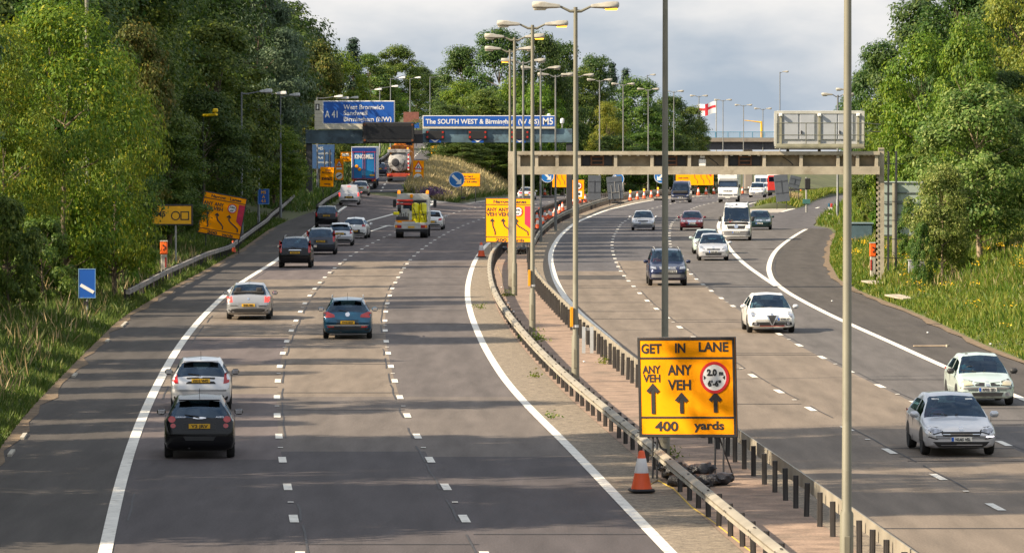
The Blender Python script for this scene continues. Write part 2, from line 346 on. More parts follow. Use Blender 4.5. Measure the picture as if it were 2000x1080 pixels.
for i in range(len(ST) - 1):
    for j in range(ncol - 1): g.f.append((i * ncol + j, i * ncol + j + 1, (i + 1) * ncol + j + 1, (i + 1) * ncol + j)); g.m.append(0)
grass_ground = mat('verge_soil', (.075, .085, .028), .95, var=.35, scale=.5, dirt=((.13, .10, .05), .56, .35), bump=.4)
tag(g.build('ground', grass_ground, smooth=True), kind='structure')

# ------------------------------------------------------------------ carriageways
def strip(mb, A, B, y0, y1, dz, prof, mi=0, step=4.0, n=2):
    ys = np.append(np.arange(y0, y1, step), y1); k = len(mb.v)
    for y in ys:
        a, b = at(A, y) if not callable(A) else A(y), at(B, y) if not callable(B) else B(y)
        for j in range(n + 1): mb.v.append((a + (b - a) * j / n, y, (prof(a + (b - a) * j / n, y) if hasattr(prof, 'two') else prof(y)) + dz)); mb.t.append(j / n)
    for i in range(len(ys) - 1):
        for j in range(n):
            q = k + i * (n + 1) + j; mb.f.append((q, q + 1, q + n + 2, q + n + 1)); mb.m.append(mi)
ST1 = (1.0, .06, 1.0)                                   # wear drawn out along the lanes
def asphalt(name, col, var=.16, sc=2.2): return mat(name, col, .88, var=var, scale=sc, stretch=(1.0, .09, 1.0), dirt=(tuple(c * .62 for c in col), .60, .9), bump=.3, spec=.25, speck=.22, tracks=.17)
A_SH = asphalt('asphalt_shoulder', (.080, .071, .065)); A_DK = asphalt('asphalt_dark', (.088, .077, .079)); A_MID = asphalt('asphalt_mid', (.150, .128, .114))  # dark asphalt carries a little of the shade's purple hue
A_TAN = asphalt('asphalt_tan', (.200, .163, .130)); A_PUR = asphalt('asphalt_shade_purple', (.136, .113, .110)); A_FAR = asphalt('asphalt_far', (.104, .098, .104))  # the purple one has the hue of shade mixed into its colour
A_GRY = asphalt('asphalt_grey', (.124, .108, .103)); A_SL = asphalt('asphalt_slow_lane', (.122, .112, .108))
rd = MB(); YE = NOSEL
strip(rd, XL, L0, 40, YE, 0, rz, 0)
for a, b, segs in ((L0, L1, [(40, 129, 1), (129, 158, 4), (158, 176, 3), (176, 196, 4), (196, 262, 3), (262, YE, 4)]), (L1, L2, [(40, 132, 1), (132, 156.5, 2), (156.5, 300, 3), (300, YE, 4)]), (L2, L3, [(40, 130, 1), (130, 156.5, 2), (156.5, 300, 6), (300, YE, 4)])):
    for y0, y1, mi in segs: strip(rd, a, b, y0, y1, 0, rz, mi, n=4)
strip(rd, XIR, L1, YE, 940, 0, zm, 5); strip(rd, L1, L3, YE, 940, 0, zm, 5)
tag(rd.build('road', [A_SH, A_DK, A_MID, A_TAN, A_PUR, A_FAR, A_GRY]), kind='structure')
sr = MB(); strip(sr, XL, XIL, YE, 900, .008, zs, 0)
tag(sr.build('slip_road', A_FAR), kind='structure')
rr = MB()
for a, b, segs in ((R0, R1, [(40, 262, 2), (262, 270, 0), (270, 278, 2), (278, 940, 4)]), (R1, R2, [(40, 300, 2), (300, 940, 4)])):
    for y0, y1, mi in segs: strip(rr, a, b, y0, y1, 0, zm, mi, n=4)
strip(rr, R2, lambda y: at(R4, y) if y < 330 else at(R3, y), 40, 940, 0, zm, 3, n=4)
strip(rr, lambda y: at(R4, y), XR, 40, 330, 0, zm, 1)
strip(rr, R3, lambda y: max(at(R4, y), at(R3, y) + .1), 330, 400, .0, zm, 3); strip(rr, R4, XR, 330, 400, 0, zm, 1)
strip(rr, lambda y: at(R3, y), XR, 400, NOSER, 0, zm, 4)
strip(rr, R3, XJL, NOSER, 940, 0, zm, 4)
strip(rr, XJR, XR, NOSER, 800, 0, zm, 4)
tag(rr.build('road', [A_SH, A_SH, A_TAN, A_SL, A_FAR]), kind='structure')
MEDM = mat('median_paving', (.27, .188, .138), .95, var=.3, scale=1.6, dirt=((.15, .115, .085), .53, .45), bump=.6, speck=.3)
GRAV = mat('edge_gravel', (.215, .175, .13), .97, var=.35, scale=4, dirt=((.34, .30, .24), .60, 7), bump=.7, speck=.45)
md = MB(); strip(md, lambda y: at(RLL, y) + .05, lambda y: at(RLR, y) - .05, 40, 940, .012, zm)
tag(md.build('median_strip', MEDM), kind='structure')
gv = MB(); strip(gv, L3, lambda y: at(RLL, y) + .05, 40, 940, .006, zm); strip(gv, lambda y: at(RLR, y) - .05, R0, 40, 940, .006, zm)
tag(gv.build('gravel_strip', GRAV), kind='structure')
dv = MB()
strip(dv, lambda y: at(XL, y) - .45, lambda y: at(XL, y) + .22 + .12 * math.sin(y * .9) + .1 * math.sin(y * .37), 40, 430, .085, lambda y: zm(y) - .07)
strip(dv, lambda y: at(XR, y) - .12 - .08 * math.sin(y * .7) - .08 * math.sin(y * .31), lambda y: at(XR, y) + .4, 40, 380, .10, lambda y: zm(y) - .07)
tag(dv.build('verge_edge', mat('edge_debris', (.17, .12, .075), 1, var=.4, scale=3, dirt=((.30, .22, .15), .58, 5), bump=.8)), kind='structure')

# ------------------------------------------------------------------ painted markings and kerbs
PAINT = mat('road_paint', (.74, .71, .64), .7, var=.1, scale=1.5, dirt=((.34, .31, .27), .53, 3.5))
DULL = mat('worn_paint', (.40, .38, .35), .8, var=.15, scale=2, dirt=((.22, .20, .18), .5, 3))
def line(mb, T, wd, y0, y1, dz=.016, prof=zm, step=3.0): strip(mb, (lambda y: (at(T, y) if not callable(T) else T(y)) - wd / 2), (lambda y: (at(T, y) if not callable(T) else T(y)) + wd / 2), y0, y1, dz, prof, step=step, n=1)
ml = MB()
line(ml, L0, .27, 40, 470, .018, rz); line(ml, L3, .25, 40, 900)
for k in range(90):
    y = 110.4 + 9.12 * (k - 8)
    for T in (L1, L2):
        if y < 640: line(ml, T, .19, y - .9, y + 1.1)
        ys_ = y + 4.6                                    # a road stud in every other gap
        if k % 2 == 0 and y < 420: line(ml, T, .13, ys_ - .12, ys_ + .12, .022)
XD = track([(700, 441), (718, 435), (763, 425), (840, 409)], smooth=2)
line(ml, XD, .3, G(700, 441).y, NOSEL, .018, rz)
a = G(718, 454); b = G(760, 441); d_ = (b - a).normalized(); p_ = Vector((d_.y, -d_.x, 0))
ar = [a - p_ * .12, a + p_ * .12, b - d_ * 3 + p_ * .12, b - d_ * 3.4 + p_ * .65, b, b - d_ * 3.4 - p_ * .65, b - d_ * 3 - p_ * .12]
ml.add([(q.x, q.y, rz(q.x, q.y) + .019) for q in ar], [tuple(range(7))])
for k in range(26):                                       # broken line on the left slip road
    y = NOSEL + 4 + k * 9; line(ml, lambda yy: .45 * at(XL, yy) + .55 * at(XIL, yy), .2, y, y + 3.5, .02, zs)
line(ml, lambda y: at(XIL, y) - .35, .2, NOSEL + 4, 520, .02, zs)
tag(ml.build('lane_marking', PAINT), kind='structure')
mr = MB()
line(mr, R0, .30, 120, 900)
for k in range(95):
    y = 104.5 + 9.1 * (k - 7)
    for T, o in ((R1, 0), (R2, 3.0)):
        if y < 620: line(mr, T, .19, y + o - .9, y + o + 1.1)
        if k % 2 == 0 and y < 420: line(mr, T, .13, y + o + 4.5, y + o + 4.75, .022)
line(mr, R4, .27, 60, 396, .018); line(mr, R3, .27, 250, 640, .020)
line(mr, lambda y: at(XJR, y) - .3, .3, NOSER - 22, NOSER + 20); line(mr, lambda y: .5 * (at(XJR, y) + at(XR, y)), .25, 506, 514)
tag(mr.build('lane_marking', PAINT), kind='structure')
sm = MB()                                                 # tar seams along the lane joints and across the bays
for T, o in ((L1, .16), (L2, -.15), (R1, .16), (R2, .17), (L0, .35), (R4, .3)):
    for y in np.arange(92, 330, 9.0):
        if rng.random() < .75: line(sm, (lambda T, o: lambda yy: at(T, yy) + o + .02 * math.sin(yy * 1.3))(T, o), .045, y, y + 9 * rng.uniform(.5, 1), .010, zm)
for A, B in ((L0, L1), (L1, L2), (L2, L3), (R0, R1), (R1, R2), (R2, R4)):
    for k in range(9):
        y = rng.uniform(95, 300); strip(sm, A, B, y, y + .06 + .0006 * y, .009, zm, step=1, n=6)
tag(sm.build('road_seam', mat('tar_seam', (.035, .033, .036), .7, var=.3, scale=2)), kind='structure')
hn = MB()                                                 # pale worn paving at the two noses
strip(hn, lambda y: at(XIL, y) + .1, lambda y: at(XIR, y) - .1, NOSEL - 12, NOSEL, .012, rz); strip(hn, lambda y: at(XIR, y) - .1, lambda y: at(XIR, y) + 1.1, NOSEL - 4, 640, .012, zm)
strip(hn, lambda y: at(R3, y) + .3, lambda y: at(XJR, y) - .4, NOSER - 26, NOSER + 2, .012, zm)
tag(hn.build('nose_paving', mat('nose_paving', (.36, .33, .29), .95, var=.2, scale=1.2, dirt=((.2, .18, .16), .55, 1.5), bump=.4)), kind='structure')
CONC = mat('old_concrete', (.42, .39, .33), .92, var=.14, scale=1.5, dirt=((.24, .21, .16), .56, 1.2), bump=.4)
kb = MB()
for y in np.arange(98, 214, 2.2):
    if rng.random() < .16:
        x = at(XL, y) + .3; kb.box((x, y, .02), (.11, 1.9, .08), Matrix.Rotation(-math.atan(slope(XL, y)), 3, 'Z'))
tag(kb.build('kerb', CONC), kind='structure')
# ------------------------------------------------------------------ large structures
STEELP = mat('blue_grey_paint', (.075, .12, .155), .6, var=.35, scale=.9, dirt=((.03, .045, .06), .50, .8), bump=.2)
DKST = mat('dark_steel', (.035, .036, .042), .6, var=.2)
GALV = mat('galvanised', (.36, .36, .35), .5, metal=.35, var=.15, scale=2)
POSTM = mat('column_grey_green', (.185, .175, .13), .6, var=.18, scale=1.6, dirt=((.12, .11, .08), .55, 2.2), stretch=(1, 1, .5))
BLUE = mat('sign_blue', (.012, .095, .42), .45, var=.05, scale=.6)
WHITE = mat('sign_white', (.80, .80, .78), .5, var=.05)
CREAM = mat('sign_cream', (.62, .58, .47), .6, var=.08)
BLACK = mat('sign_black', (.02, .02, .022), .5, var=.1)
ORANGE = mat('sign_orange', (1.0, .35, .001), .6, var=.05, scale=.8, spec=.12, dirt=((.80, .26, .003), .60, 1.5))
REDS = mat('sign_red', (.62, .02, .025), .45, var=.05)
BACK = mat('sign_back_grey', (.085, .10, .125), .6, var=.12)
LAMPRED = mat('red_lamp', (.45, .03, .02), .3, var=.05)

# concrete gantry across the oncoming carriageway, seen from behind
YG = 247.0
def gx(u): return XU(u, YG)
def gz(v): return ZV(v, YG)
gt = thing('concrete_gantry', 'long concrete gantry beam on thin legs spanning the oncoming lanes', 'gantry', (gx(1360), YG, 0))
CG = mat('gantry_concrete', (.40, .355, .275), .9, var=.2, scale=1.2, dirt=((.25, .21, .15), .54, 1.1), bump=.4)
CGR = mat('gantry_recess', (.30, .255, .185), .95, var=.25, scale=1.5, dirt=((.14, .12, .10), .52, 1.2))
RUST = mat('rust_frame', (.13, .062, .035), .85, var=.3, scale=5)
def lx(u): return gx(u) - gx(1360)
b0, t0 = gz(341), gz(296)
bm_ = MB(); x0, x1 = lx(1010), lx(1717)
bm_.box(((x0 + x1) / 2, 0, t0 - .08), (x1 - x0, .78, .16)); bm_.box(((x0 + x1) / 2, 0, b0 + .05), (x1 - x0, .72, .10))
bm_.box(((x0 + x1) / 2, -.20, b0 + .10 + .14), (x1 - x0, .30, .28))
beam = bm_.build('beam', CG, gt)
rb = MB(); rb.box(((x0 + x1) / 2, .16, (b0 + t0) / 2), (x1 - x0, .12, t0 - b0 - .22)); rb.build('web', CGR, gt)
ribs_u = [1013, 1048, 1088, 1131, 1202, 1273, 1346, 1418, 1492, 1564, 1636, 1674, 1711]
for u in ribs_u:
    r_ = MB(); r_.box((lx(u), -.10, (b0 + t0) / 2 + .02), (.15, .42, t0 - b0 - .22)); r_.build('rib', CG, gt)
for i in range(len(ribs_u) - 1):
    c = (lx(ribs_u[i]) + lx(ribs_u[i + 1])) / 2; wd = lx(ribs_u[i + 1]) - lx(ribs_u[i])
    for q in np.linspace(-.36, .36, 4): k_ = MB(); k_.box((c + q * wd, -.08, t0 - .19), (.12, .30, .05)); k_.build('bracket', WHITE if i % 3 == 1 else CG, gt)
    if i in (3, 5, 7):
        e = MB(); e.box((c, .07, (b0 + t0) / 2 + .10), (wd - .3, .05, t0 - b0 - .62)); e.build('opening', BLACK, gt)
        e = MB()
        for q in (-.28, .28): e.box((c + q, -.02, (b0 + t0) / 2 + .12), (.07, .12, .62))
        for q in (-.2, -.02, .16, .30): e.box((c, -.03, (b0 + t0) / 2 + .12 + q), (.5, .10, .06))
        e.build('equipment_frame', RUST, gt)
    if i == 6:
        e = MB(); e.box((c - .25, -.05, b0 + .55), (.34, .25, .34), bev=.03); e.box((c - .25, -.05, b0 + .85), (.22, .2, .14)); e.build('junction_box', WHITE, gt)
    if i in (6, 8):
        e = MB(); e.tube([(c, -.06, t0 - .25), (c + .3, -.1, t0 - .45), (c + .45, -.08, b0 + .5), (c + .5, -.05, b0 + .42)], .025, 6); e.build('cable', BLACK, gt)
lg = MB(); lg.box((lx(1721), .0, (gz(293) + .35) / 2 + .1), (.27, .30, gz(293) - .35)); lg.build('leg', CG, gt)
lg = MB(); lg.box((lx(1000), 0, gz(296) / 2 - .1), (.36, .4, gz(296) + .2)); lg.build('leg', CG, gt)
for k in range(24): ld = MB(); ld.box((lx(1713.5), -.16, .5 + k * .25), (.10, .04, .13)); ld.build('ladder_rung', CG, gt); bb = MB(); bb.box((lx(1712), -.05, 3.2), (.08, .05, 6.2)); bb.build('ladder_rail', BLACK, gt)

# back of the message sign with its maintenance walkway, on the concrete gantry
bs = thing('message_sign', 'grey back of a large message sign with a railed walkway standing on the concrete gantry', 'sign', (gx(1600), YG - .1, gz(290)))
wS = gx(1688) - gx(1512); hS = gz(217) - gz(287)
GREYP = mat('sign_case', (.44, .45, .45), .6, var=.07, scale=.8, dirt=((.33, .33, .30), .62, 1.1)); GREEN = mat('mossy_frame', (.30, .29, .21), .8, var=.25, scale=2)
c_ = MB(); c_.box((0, .30, .08 + hS / 2), (wS, .34, hS), bev=.13); c_.build('case', GREYP, bs)
c_ = MB(); c_.frame(wS, hS - .02, .13, .05, .13, 0, .08 + hS / 2); c_.build('case_rim', mat('case_rim', (.46, .46, .42), .7, var=.1), bs)
for q in (-.315, -.135, .115, .29):
    d_ = MB(); d_.box((q * wS, .10, .18 + hS / 2), (wS * .165, .05, hS * .72), bev=.015); dd = d_.build('door_panel', mat('sign_door', (.40, .425, .46), .5, var=.05), bs)
    if q in (-.135, .29): h_ = MB(); h_.box((q * wS - .27, .05, .75), (.06, .06, .16), bev=.015); h_.build('handle', BLACK, dd)
for q in (-.43, 0, .43):
    p_ = MB(); p_.box((q * wS, .06, hS / 2 - .02), (.10, .07, hS * .85)); p_.build('upright', GREEN, bs)
    p_ = MB(); p_.box((q * wS, .0, hS - .12), (.17, .22, .14), bev=.03); p_.build('work_lamp', WHITE, bs)
rl_ = MB()
for z in (.14, .62, 1.18): rl_.tube([(-wS / 2 + .1, -.42, z), (wS / 2 - .02, -.42, z)], .025, 6)
for x in np.linspace(-wS / 2 + .1, wS / 2 - .04, 4): rl_.tube([(x, -.42, 0), (x, -.42, 1.18)], .025, 6)
rl_.tube([(wS / 2, -.42, 1.18), (wS / 2 + .75, -.2, 1.12)], .02, 6); rl_.tube([(wS / 2, -.42, .8), (wS / 2 + .75, -.2, .78)], .02, 6)
rl_.build('railing', mat('rail_green', (.12, .125, .10), .6), bs)
wk = MB(); wk.box((0, -.18, .03), (wS - .05, .55, .06)); wk.box((0, -.44, .12), (wS - .1, .03, .18)); wk.build('walkway', GREEN, bs)
for q in (-.35, 0, .35): bk = MB(); bk.box((q * wS, .1, -.09), (.12, .5, .24)); bk.build('bracket', DKST, bs)

# painted steel gantry with the direction signs, far left
YL = 494.0
def fx(u): return XU(u, YL)
def fz(v): return ZV(v, YL)
X0 = fx(850)
gs = thing('steel_gantry', 'dark blue-grey steel gantry beam with lane signals above the left carriageway', 'gantry', (X0, YL, -1.1))
def g2(u): return fx(u) - X0
def z2(v): return fz(v) + 1.1
bm_ = MB(); bm_.box(((g2(597) + g2(710)) / 2, 0, (z2(254) + z2(281)) / 2), (g2(710) - g2(597), 1.0, z2(254) - z2(281)), bev=.04)
bm_.box(((g2(710) + g2(826)) / 2, .02, (z2(254) + z2(281)) / 2), (g2(826) - g2(710), .94, z2(255) - z2(281)), mi=1)
bm_.box(((g2(826) + g2(1118)) / 2, 0, (z2(252) + z2(279)) / 2), (g2(1118) - g2(826), 1.0, z2(252) - z2(279)), bev=.04, mi=2)
bm_.build('beam', [STEELP, DKST, mat('worn_blue_paint', (.085, .145, .185), .6, var=.5, scale=.8, dirt=((.05, .07, .09), .50, 1.3), bump=.2)], gs)
for u0, u1, v1 in ((598, 610, 405), (1106, 1118, 408)):
    l_ = MB(); l_.box(((g2(u0) + g2(u1)) / 2, 0, (z2(280) + z2(v1)) / 2 - .2), (g2(u1) - g2(u0), .7, z2(280) - z2(v1) + .4), bev=.04); l_.build('leg', DKST, gs)
for u in (850, 933, 1015):
    s_ = MB(); s_.box((g2(u), -.62, z2(264)), (1.75, .25, .82), bev=.05); ls = s_.build('lane_signal', BLACK, gs)
    for q in (-.72, .72):
        for zz in (258.5, 268): r_ = MB(); r_.disc(.10, -.77, -.75, g2(u) + q, z2(zz), 10); r_.build('signal_lens', LAMPRED, ls)
    s_ = MB(); s_.box((g2(u), -.60, z2(275)), (1.10, .06, .37)); ch = s_.build('lane_panel', BLUE, gs)
    a_ = MB(); q = g2(u); zz = z2(275); a_.prism([(q - .42, zz + .13), (q, zz), (q + .42, zz + .13), (q + .05, zz - .15), (q - .05, zz - .15)], -.65, -.63); a_.build('arrow', WHITE, ch)
def sign_panel(name, label, u0, u1, v0, v1, Y, dy=-.75):
    t = thing(name, label, 'sign', (XU((u0 + u1) / 2, Y), Y + dy, ZV(v1, Y)))
    return t, (u1 - u0) / F * Y, ZV(v0, Y) - ZV(v1, Y)
t, wS, hS = sign_panel('direction_sign', 'blue A41 West Bromwich direction sign with white border on the steel gantry', 615, 772, 197, 253, YL)
m_ = MB(); m_.box((0, 0, hS / 2), (wS, .08, hS), bev=.03); pn = m_.build('backing_panel', CREAM, t)
k = YL / F
def sx(u): return (u - 693.5) * k
def szz(v): return (253 - v) * k
m_ = MB(); m_.box(((sx(631) + sx(771)) / 2, -.045, (szz(198) + szz(242)) / 2), (sx(771) - sx(631), .03, szz(197.5) - szz(242.5)), bev=.01); m_.build('white_border', WHITE, t)
m_ = MB(); m_.box(((sx(632.5) + sx(769.5)) / 2, -.065, (szz(199) + szz(241)) / 2), (sx(769.5) - sx(632.5), .03, szz(199) - szz(241))); bl = m_.build('blue_panel', BLUE, t)
m_ = MB()
text_mb(m_, 'A 41', sx(649), szz(223.5), .62, -.085, sx(662) - sx(637), .02)
for s_, u0, u1, v in (('West Bromwich', 672, 751, 209.5), ('Sandwell', 672, 718, 221), ('Birmingham (NW)', 672, 765, 233)): text_mb(m_, s_, (sx(u0) + sx(u1)) / 2, szz(v), .42, -.085, sx(u1) - sx(u0), .018)
m_.build('text_print', WHITE, bl)
m_ = MB(); m_.box((sx(621), -.05, szz(209.5)), (.36, .03, .6)); jn = m_.build('junction_plate', BLACK, t)
m_ = MB(); text_mb(m_, '1', sx(621), szz(209.5), .4, -.07, .14, .03); m_.build('text_print', WHITE, jn)
m_ = MB()
for v in (206, 214, 222, 230, 238, 246): m_.box((sx(623), -.045, szz(v)), (sx(631) - sx(615) - .1, .012, .02))
m_.build('panel_seam', mat('seam', (.42, .39, .32), .8), t)
t, wS, hS = sign_panel('direction_sign', 'long blue SOUTH WEST and Birmingham M5 sign along the steel gantry', 826, 1085, 226, 252, YL)
def sx(u): return (u - 955.5) * k
def szz(v): return (252 - v) * k
m_ = MB(); m_.box((0, 0, hS / 2), (wS, .08, hS), bev=.03); m_.build('backing_panel', CREAM, t)
m_ = MB(); m_.box((0, -.045, (szz(226) + szz(248)) / 2), (wS - .01, .03, szz(226.2) - szz(248)), bev=.01); m_.build('white_border', WHITE, t)
m_ = MB(); m_.box((0, -.065, szz(237)), (sx(1084) - sx(827.5), .03, szz(227.3) - szz(246.7))); bl = m_.build('blue_panel', BLUE, t)
m_ = MB()
text_mb(m_, 'The SOUTH WEST & Birmingham (W & S)', (sx(832) + sx(1053)) / 2, szz(237.5), .44, -.085, sx(1053) - sx(832), .02)
text_mb(m_, 'M5', (sx(1060) + sx(1080)) / 2, szz(237), .62, -.085, sx(1080) - sx(1060), .02); m_.build('text_print', WHITE, bl)
m_ = MB(); m_.box((sx(1056.5), -.085, szz(237)), (.05, .01, szz(227.3) - szz(246.7))); m_.build('divider', WHITE, bl)
t, wS, hS = sign_panel('message_sign', 'switched-off black message board fixed to the front of the steel gantry', 709, 810, 239, 279, YL, -1.35)
m_ = MB(); m_.box((0, .1, hS / 2), (wS, .5, hS), bev=.08); cs = m_.build('case', BLACK, t)
m_ = MB(); m_.box((0, -.16, hS / 2), (wS * .86, .03, hS * .62)); m_.build('display', mat('led_face', (.012, .013, .016), .35, var=.3, scale=14), t)
for a in (-1, 1):
    for z in (.12, .88): m_ = MB(); m_.disc(.11, -.19, -.15, a * (wS / 2 - .2), z * hS, 12); m_.build('signal_lens', mat('dim_amber', (.16, .05, .015), .4), t)
for u, v, zz, lab in ((1072, 231, 0, 'small white camera on a bracket above the M5 end of the blue sign'), (1098, 240, 0, 'small white camera on a short stalk at the bare end of the steel gantry')):
    t = thing('traffic_camera', lab, 'camera', (fx(u), YL - .1, fz(253)))
    h_ = fz(v) - fz(253); m_ = MB(); m_.tube([(0, 0, 0), (0, 0, h_)], .06, 8); m_.build('stalk', GALV, t)
    m_ = MB(); m_.lathe([(.02, h_ - .1), (.17, h_ - .05), (.2, h_ + .12), (.17, h_ + .35), (.05, h_ + .42)], 12); m_.build('housing', WHITE, t, True)

# road bridge over the motorway, far right
YB = 800.0
zb0, zb1 = ZV(293, YB), ZV(258, YB)
br = thing('road_bridge', 'long concrete road bridge with blue railings crossing the far motorway', 'bridge', (XU(1430, YB), YB, zb0))
xa, xb = -34, 60; hB = ZV(270, YB) - zb0
BR = mat('bridge_concrete', (.27, .235, .20), .9, var=.25, scale=.4, dirt=((.13, .11, .10), .52, .4))
m_ = MB(); m_.box(((xa + xb) / 2, 4, hB - .28), (xb - xa, 9.5, .5)); m_.box(((xa + xb) / 2, -.85, hB - .25), (xb - xa, .3, .62)); m_.build('deck', BR, br)
m_ = MB()
for y in (0, 2.2, 4.4, 6.6): m_.box(((xa + xb) / 2, y, (hB - .5) / 2), (xb - xa, .8, hB - .5))
m_.build('girder', mat('dark_girder', (.075, .075, .085), .8, var=.2), br)
PB = mat('parapet_blue', (.10, .27, .40), .5, var=.12); m_ = MB()
for z in (.05, zb1 - zb0 - hB): m_.box(((xa + xb) / 2, -.8, hB + z), (xb - xa, .09, .09))
for x in np.arange(xa, xb, 1.85): m_.box((x, -.8, hB + (zb1 - zb0 - hB) / 2), (.12, .1, zb1 - zb0 - hB))
m_.build('parapet_rail', PB, br)
m_ = MB()
for x in np.arange(xa, xb, .16): m_.box((x, -.78, hB + (zb1 - zb0 - hB) / 2), (.05, .03, zb1 - zb0 - hB - .1))
m_.build('railing', PB, br)
for x in (-20, 2.5, 30):
    m_ = MB(); m_.box((x, 3.5, -3.6), (1.2, 7, 7.2), bev=.1); m_.build('pier', BR, br)

# ------------------------------------------------------------------ crash barriers
RAILM = mat('barrier_weathered', (.30, .27, .215), .7, metal=.15, var=.2, scale=1.1, dirt=((.22, .18, .14), .58, 2.2))
RAILD = mat('barrier_far', (.20, .185, .165), .7, var=.2, scale=1); PSTM = mat('barrier_post', (.055, .05, .048), .7, var=.3, scale=2)
def barrier(label, path, y0, y1, side, box=True, pitch=2.4, h=.74, profz=zm, matl=None, ends=True, lowered=0.0):
    """side: +1 the beam hangs on the -X face of its posts, -1 on the +X face"""
    ya = y0; t = thing('crash_barrier', label, 'crash barrier', (at(path, ya), ya, profz(ya)))
    o = Vector(t.location)
    prof = [(-.10, .06), (-.03, .10), (.06, .12), (.10, .10), (.10, -.10), (.06, -.12), (-.03, -.10), (-.10, -.06), (-.07, 0)] if box else \
           [(-.02, .155), (.045, .12), (.045, .05), (-.02, .03), (-.02, -.03), (.045, -.05), (.045, -.12), (-.02, -.155), (-.045, -.155), (-.045, .155)]
    m = MB(); ys = np.append(np.arange(y0, y1, 2.0), y1); n = len(prof)
    for y in ys:
        for a, b in prof:
            zz = h - .16 + b
            m.v.append((at(path, y) + a * (-side if not box else 1) - o.x, y - o.y, profz(y) + zz - o.z))
    for i in range(len(ys) - 1):
        for q in range(n): m.f.append((i * n + q, i * n + (q + 1) % n, i * n + n + (q + 1) % n, i * n + n + q)); m.m.append(0)
    m.f += [tuple(range(n)), tuple(range((len(ys) - 1) * n, len(ys) * n))]; m.m += [0, 0]
    lap = m
    for y in np.arange(y0 + 1.2, min(y1, y0 + 190), 4.8):
        s = slope(path, y); rot = Matrix.Rotation(-math.atan(s), 3, 'Z')
        for dy in (-.22, .1):
            for b in (.06, -.06): lap.box((at(path, y + dy) - side * .108 - o.x, y + dy - o.y, profz(y) + h - .16 + b - o.z), (.012, .05, .04), rot, 1)
        for b in (-.1, .1): lap.box((at(path, y) - o.x, y + b - o.y, profz(y) + h - .035 - o.z), (.05, .05, .012), rot, 1)
    be = m.build('beam', [matl or RAILM, PSTM], t, 35)
    pm = MB(); pm.box((0, 0, (h - .06) / 2 - .1), (.11, .065, h + .14)); pm.box((.0, -.05, (h - .06) / 2 - .1), (.05, .05, h + .14))
    proto = pm.build('post', PSTM, t); rest = MB(); cnt = 0
    for y in np.arange(y0 + .5, y1, pitch):
        y = y + rng.uniform(-.25, .25)
        lo = Vector((at(path, y) + side * .165 - o.x, y - o.y, profz(y) - o.z))
        if cnt < 99:
            q = proto if cnt == 0 else proto.copy()
            if cnt: C.objects.link(q)
            q.location = lo; q.rotation_euler = (rng.uniform(-.03, .03), rng.uniform(-.03, .03), -math.atan(slope(path, y)))
        else: rest.box(lo + Vector((0, 0, h / 2)), (.11, .065, h + .05))
        cnt += 1
    if rest.v: tag(rest.build('post', PSTM, t), kind='stuff')
    return t
barrier('weathered box-beam barrier curving along the left edge of the median', RLL, 84, 880, 1)
barrier('twin-rib steel barrier along the right edge of the median beside the oncoming lanes', RLR, 84, 880, -1, box=False, h=.78)
VB = track([(245, 566), (300, 538), (348, 515), (400, 492), (450, 474), (500, 440), (530, 420), (570, 404)], dz=.85, smooth=4)
ybe = G(572, 404, .8).y
barrier('old grey timber-like barrier on the left verge behind the hard shoulder', VB, G(245, 566, .8).y, ybe, -1, matl=mat('barrier_grey', (.26, .24, .22), .8, var=.25, scale=1.5, dirt=((.15, .13, .12), .55, 2)), h=.78, profz=lambda y: ground_z(at(VB, y), y))
SB = np.interp(YS, [440, 460, 500, 560, 640, 700, 760], [XU(622, 440), XU(636, 460), XU(668, 500), XU(700, 560), XU(755, 640), XU(778, 700), XU(800, 760)])
barrier('grey barrier climbing beside the left slip road past the orange signs', SB, 440, 740, -1, matl=mat('barrier_grey2', (.30, .28, .26), .8, var=.2), profz=lambda y: zs(y) + .15)

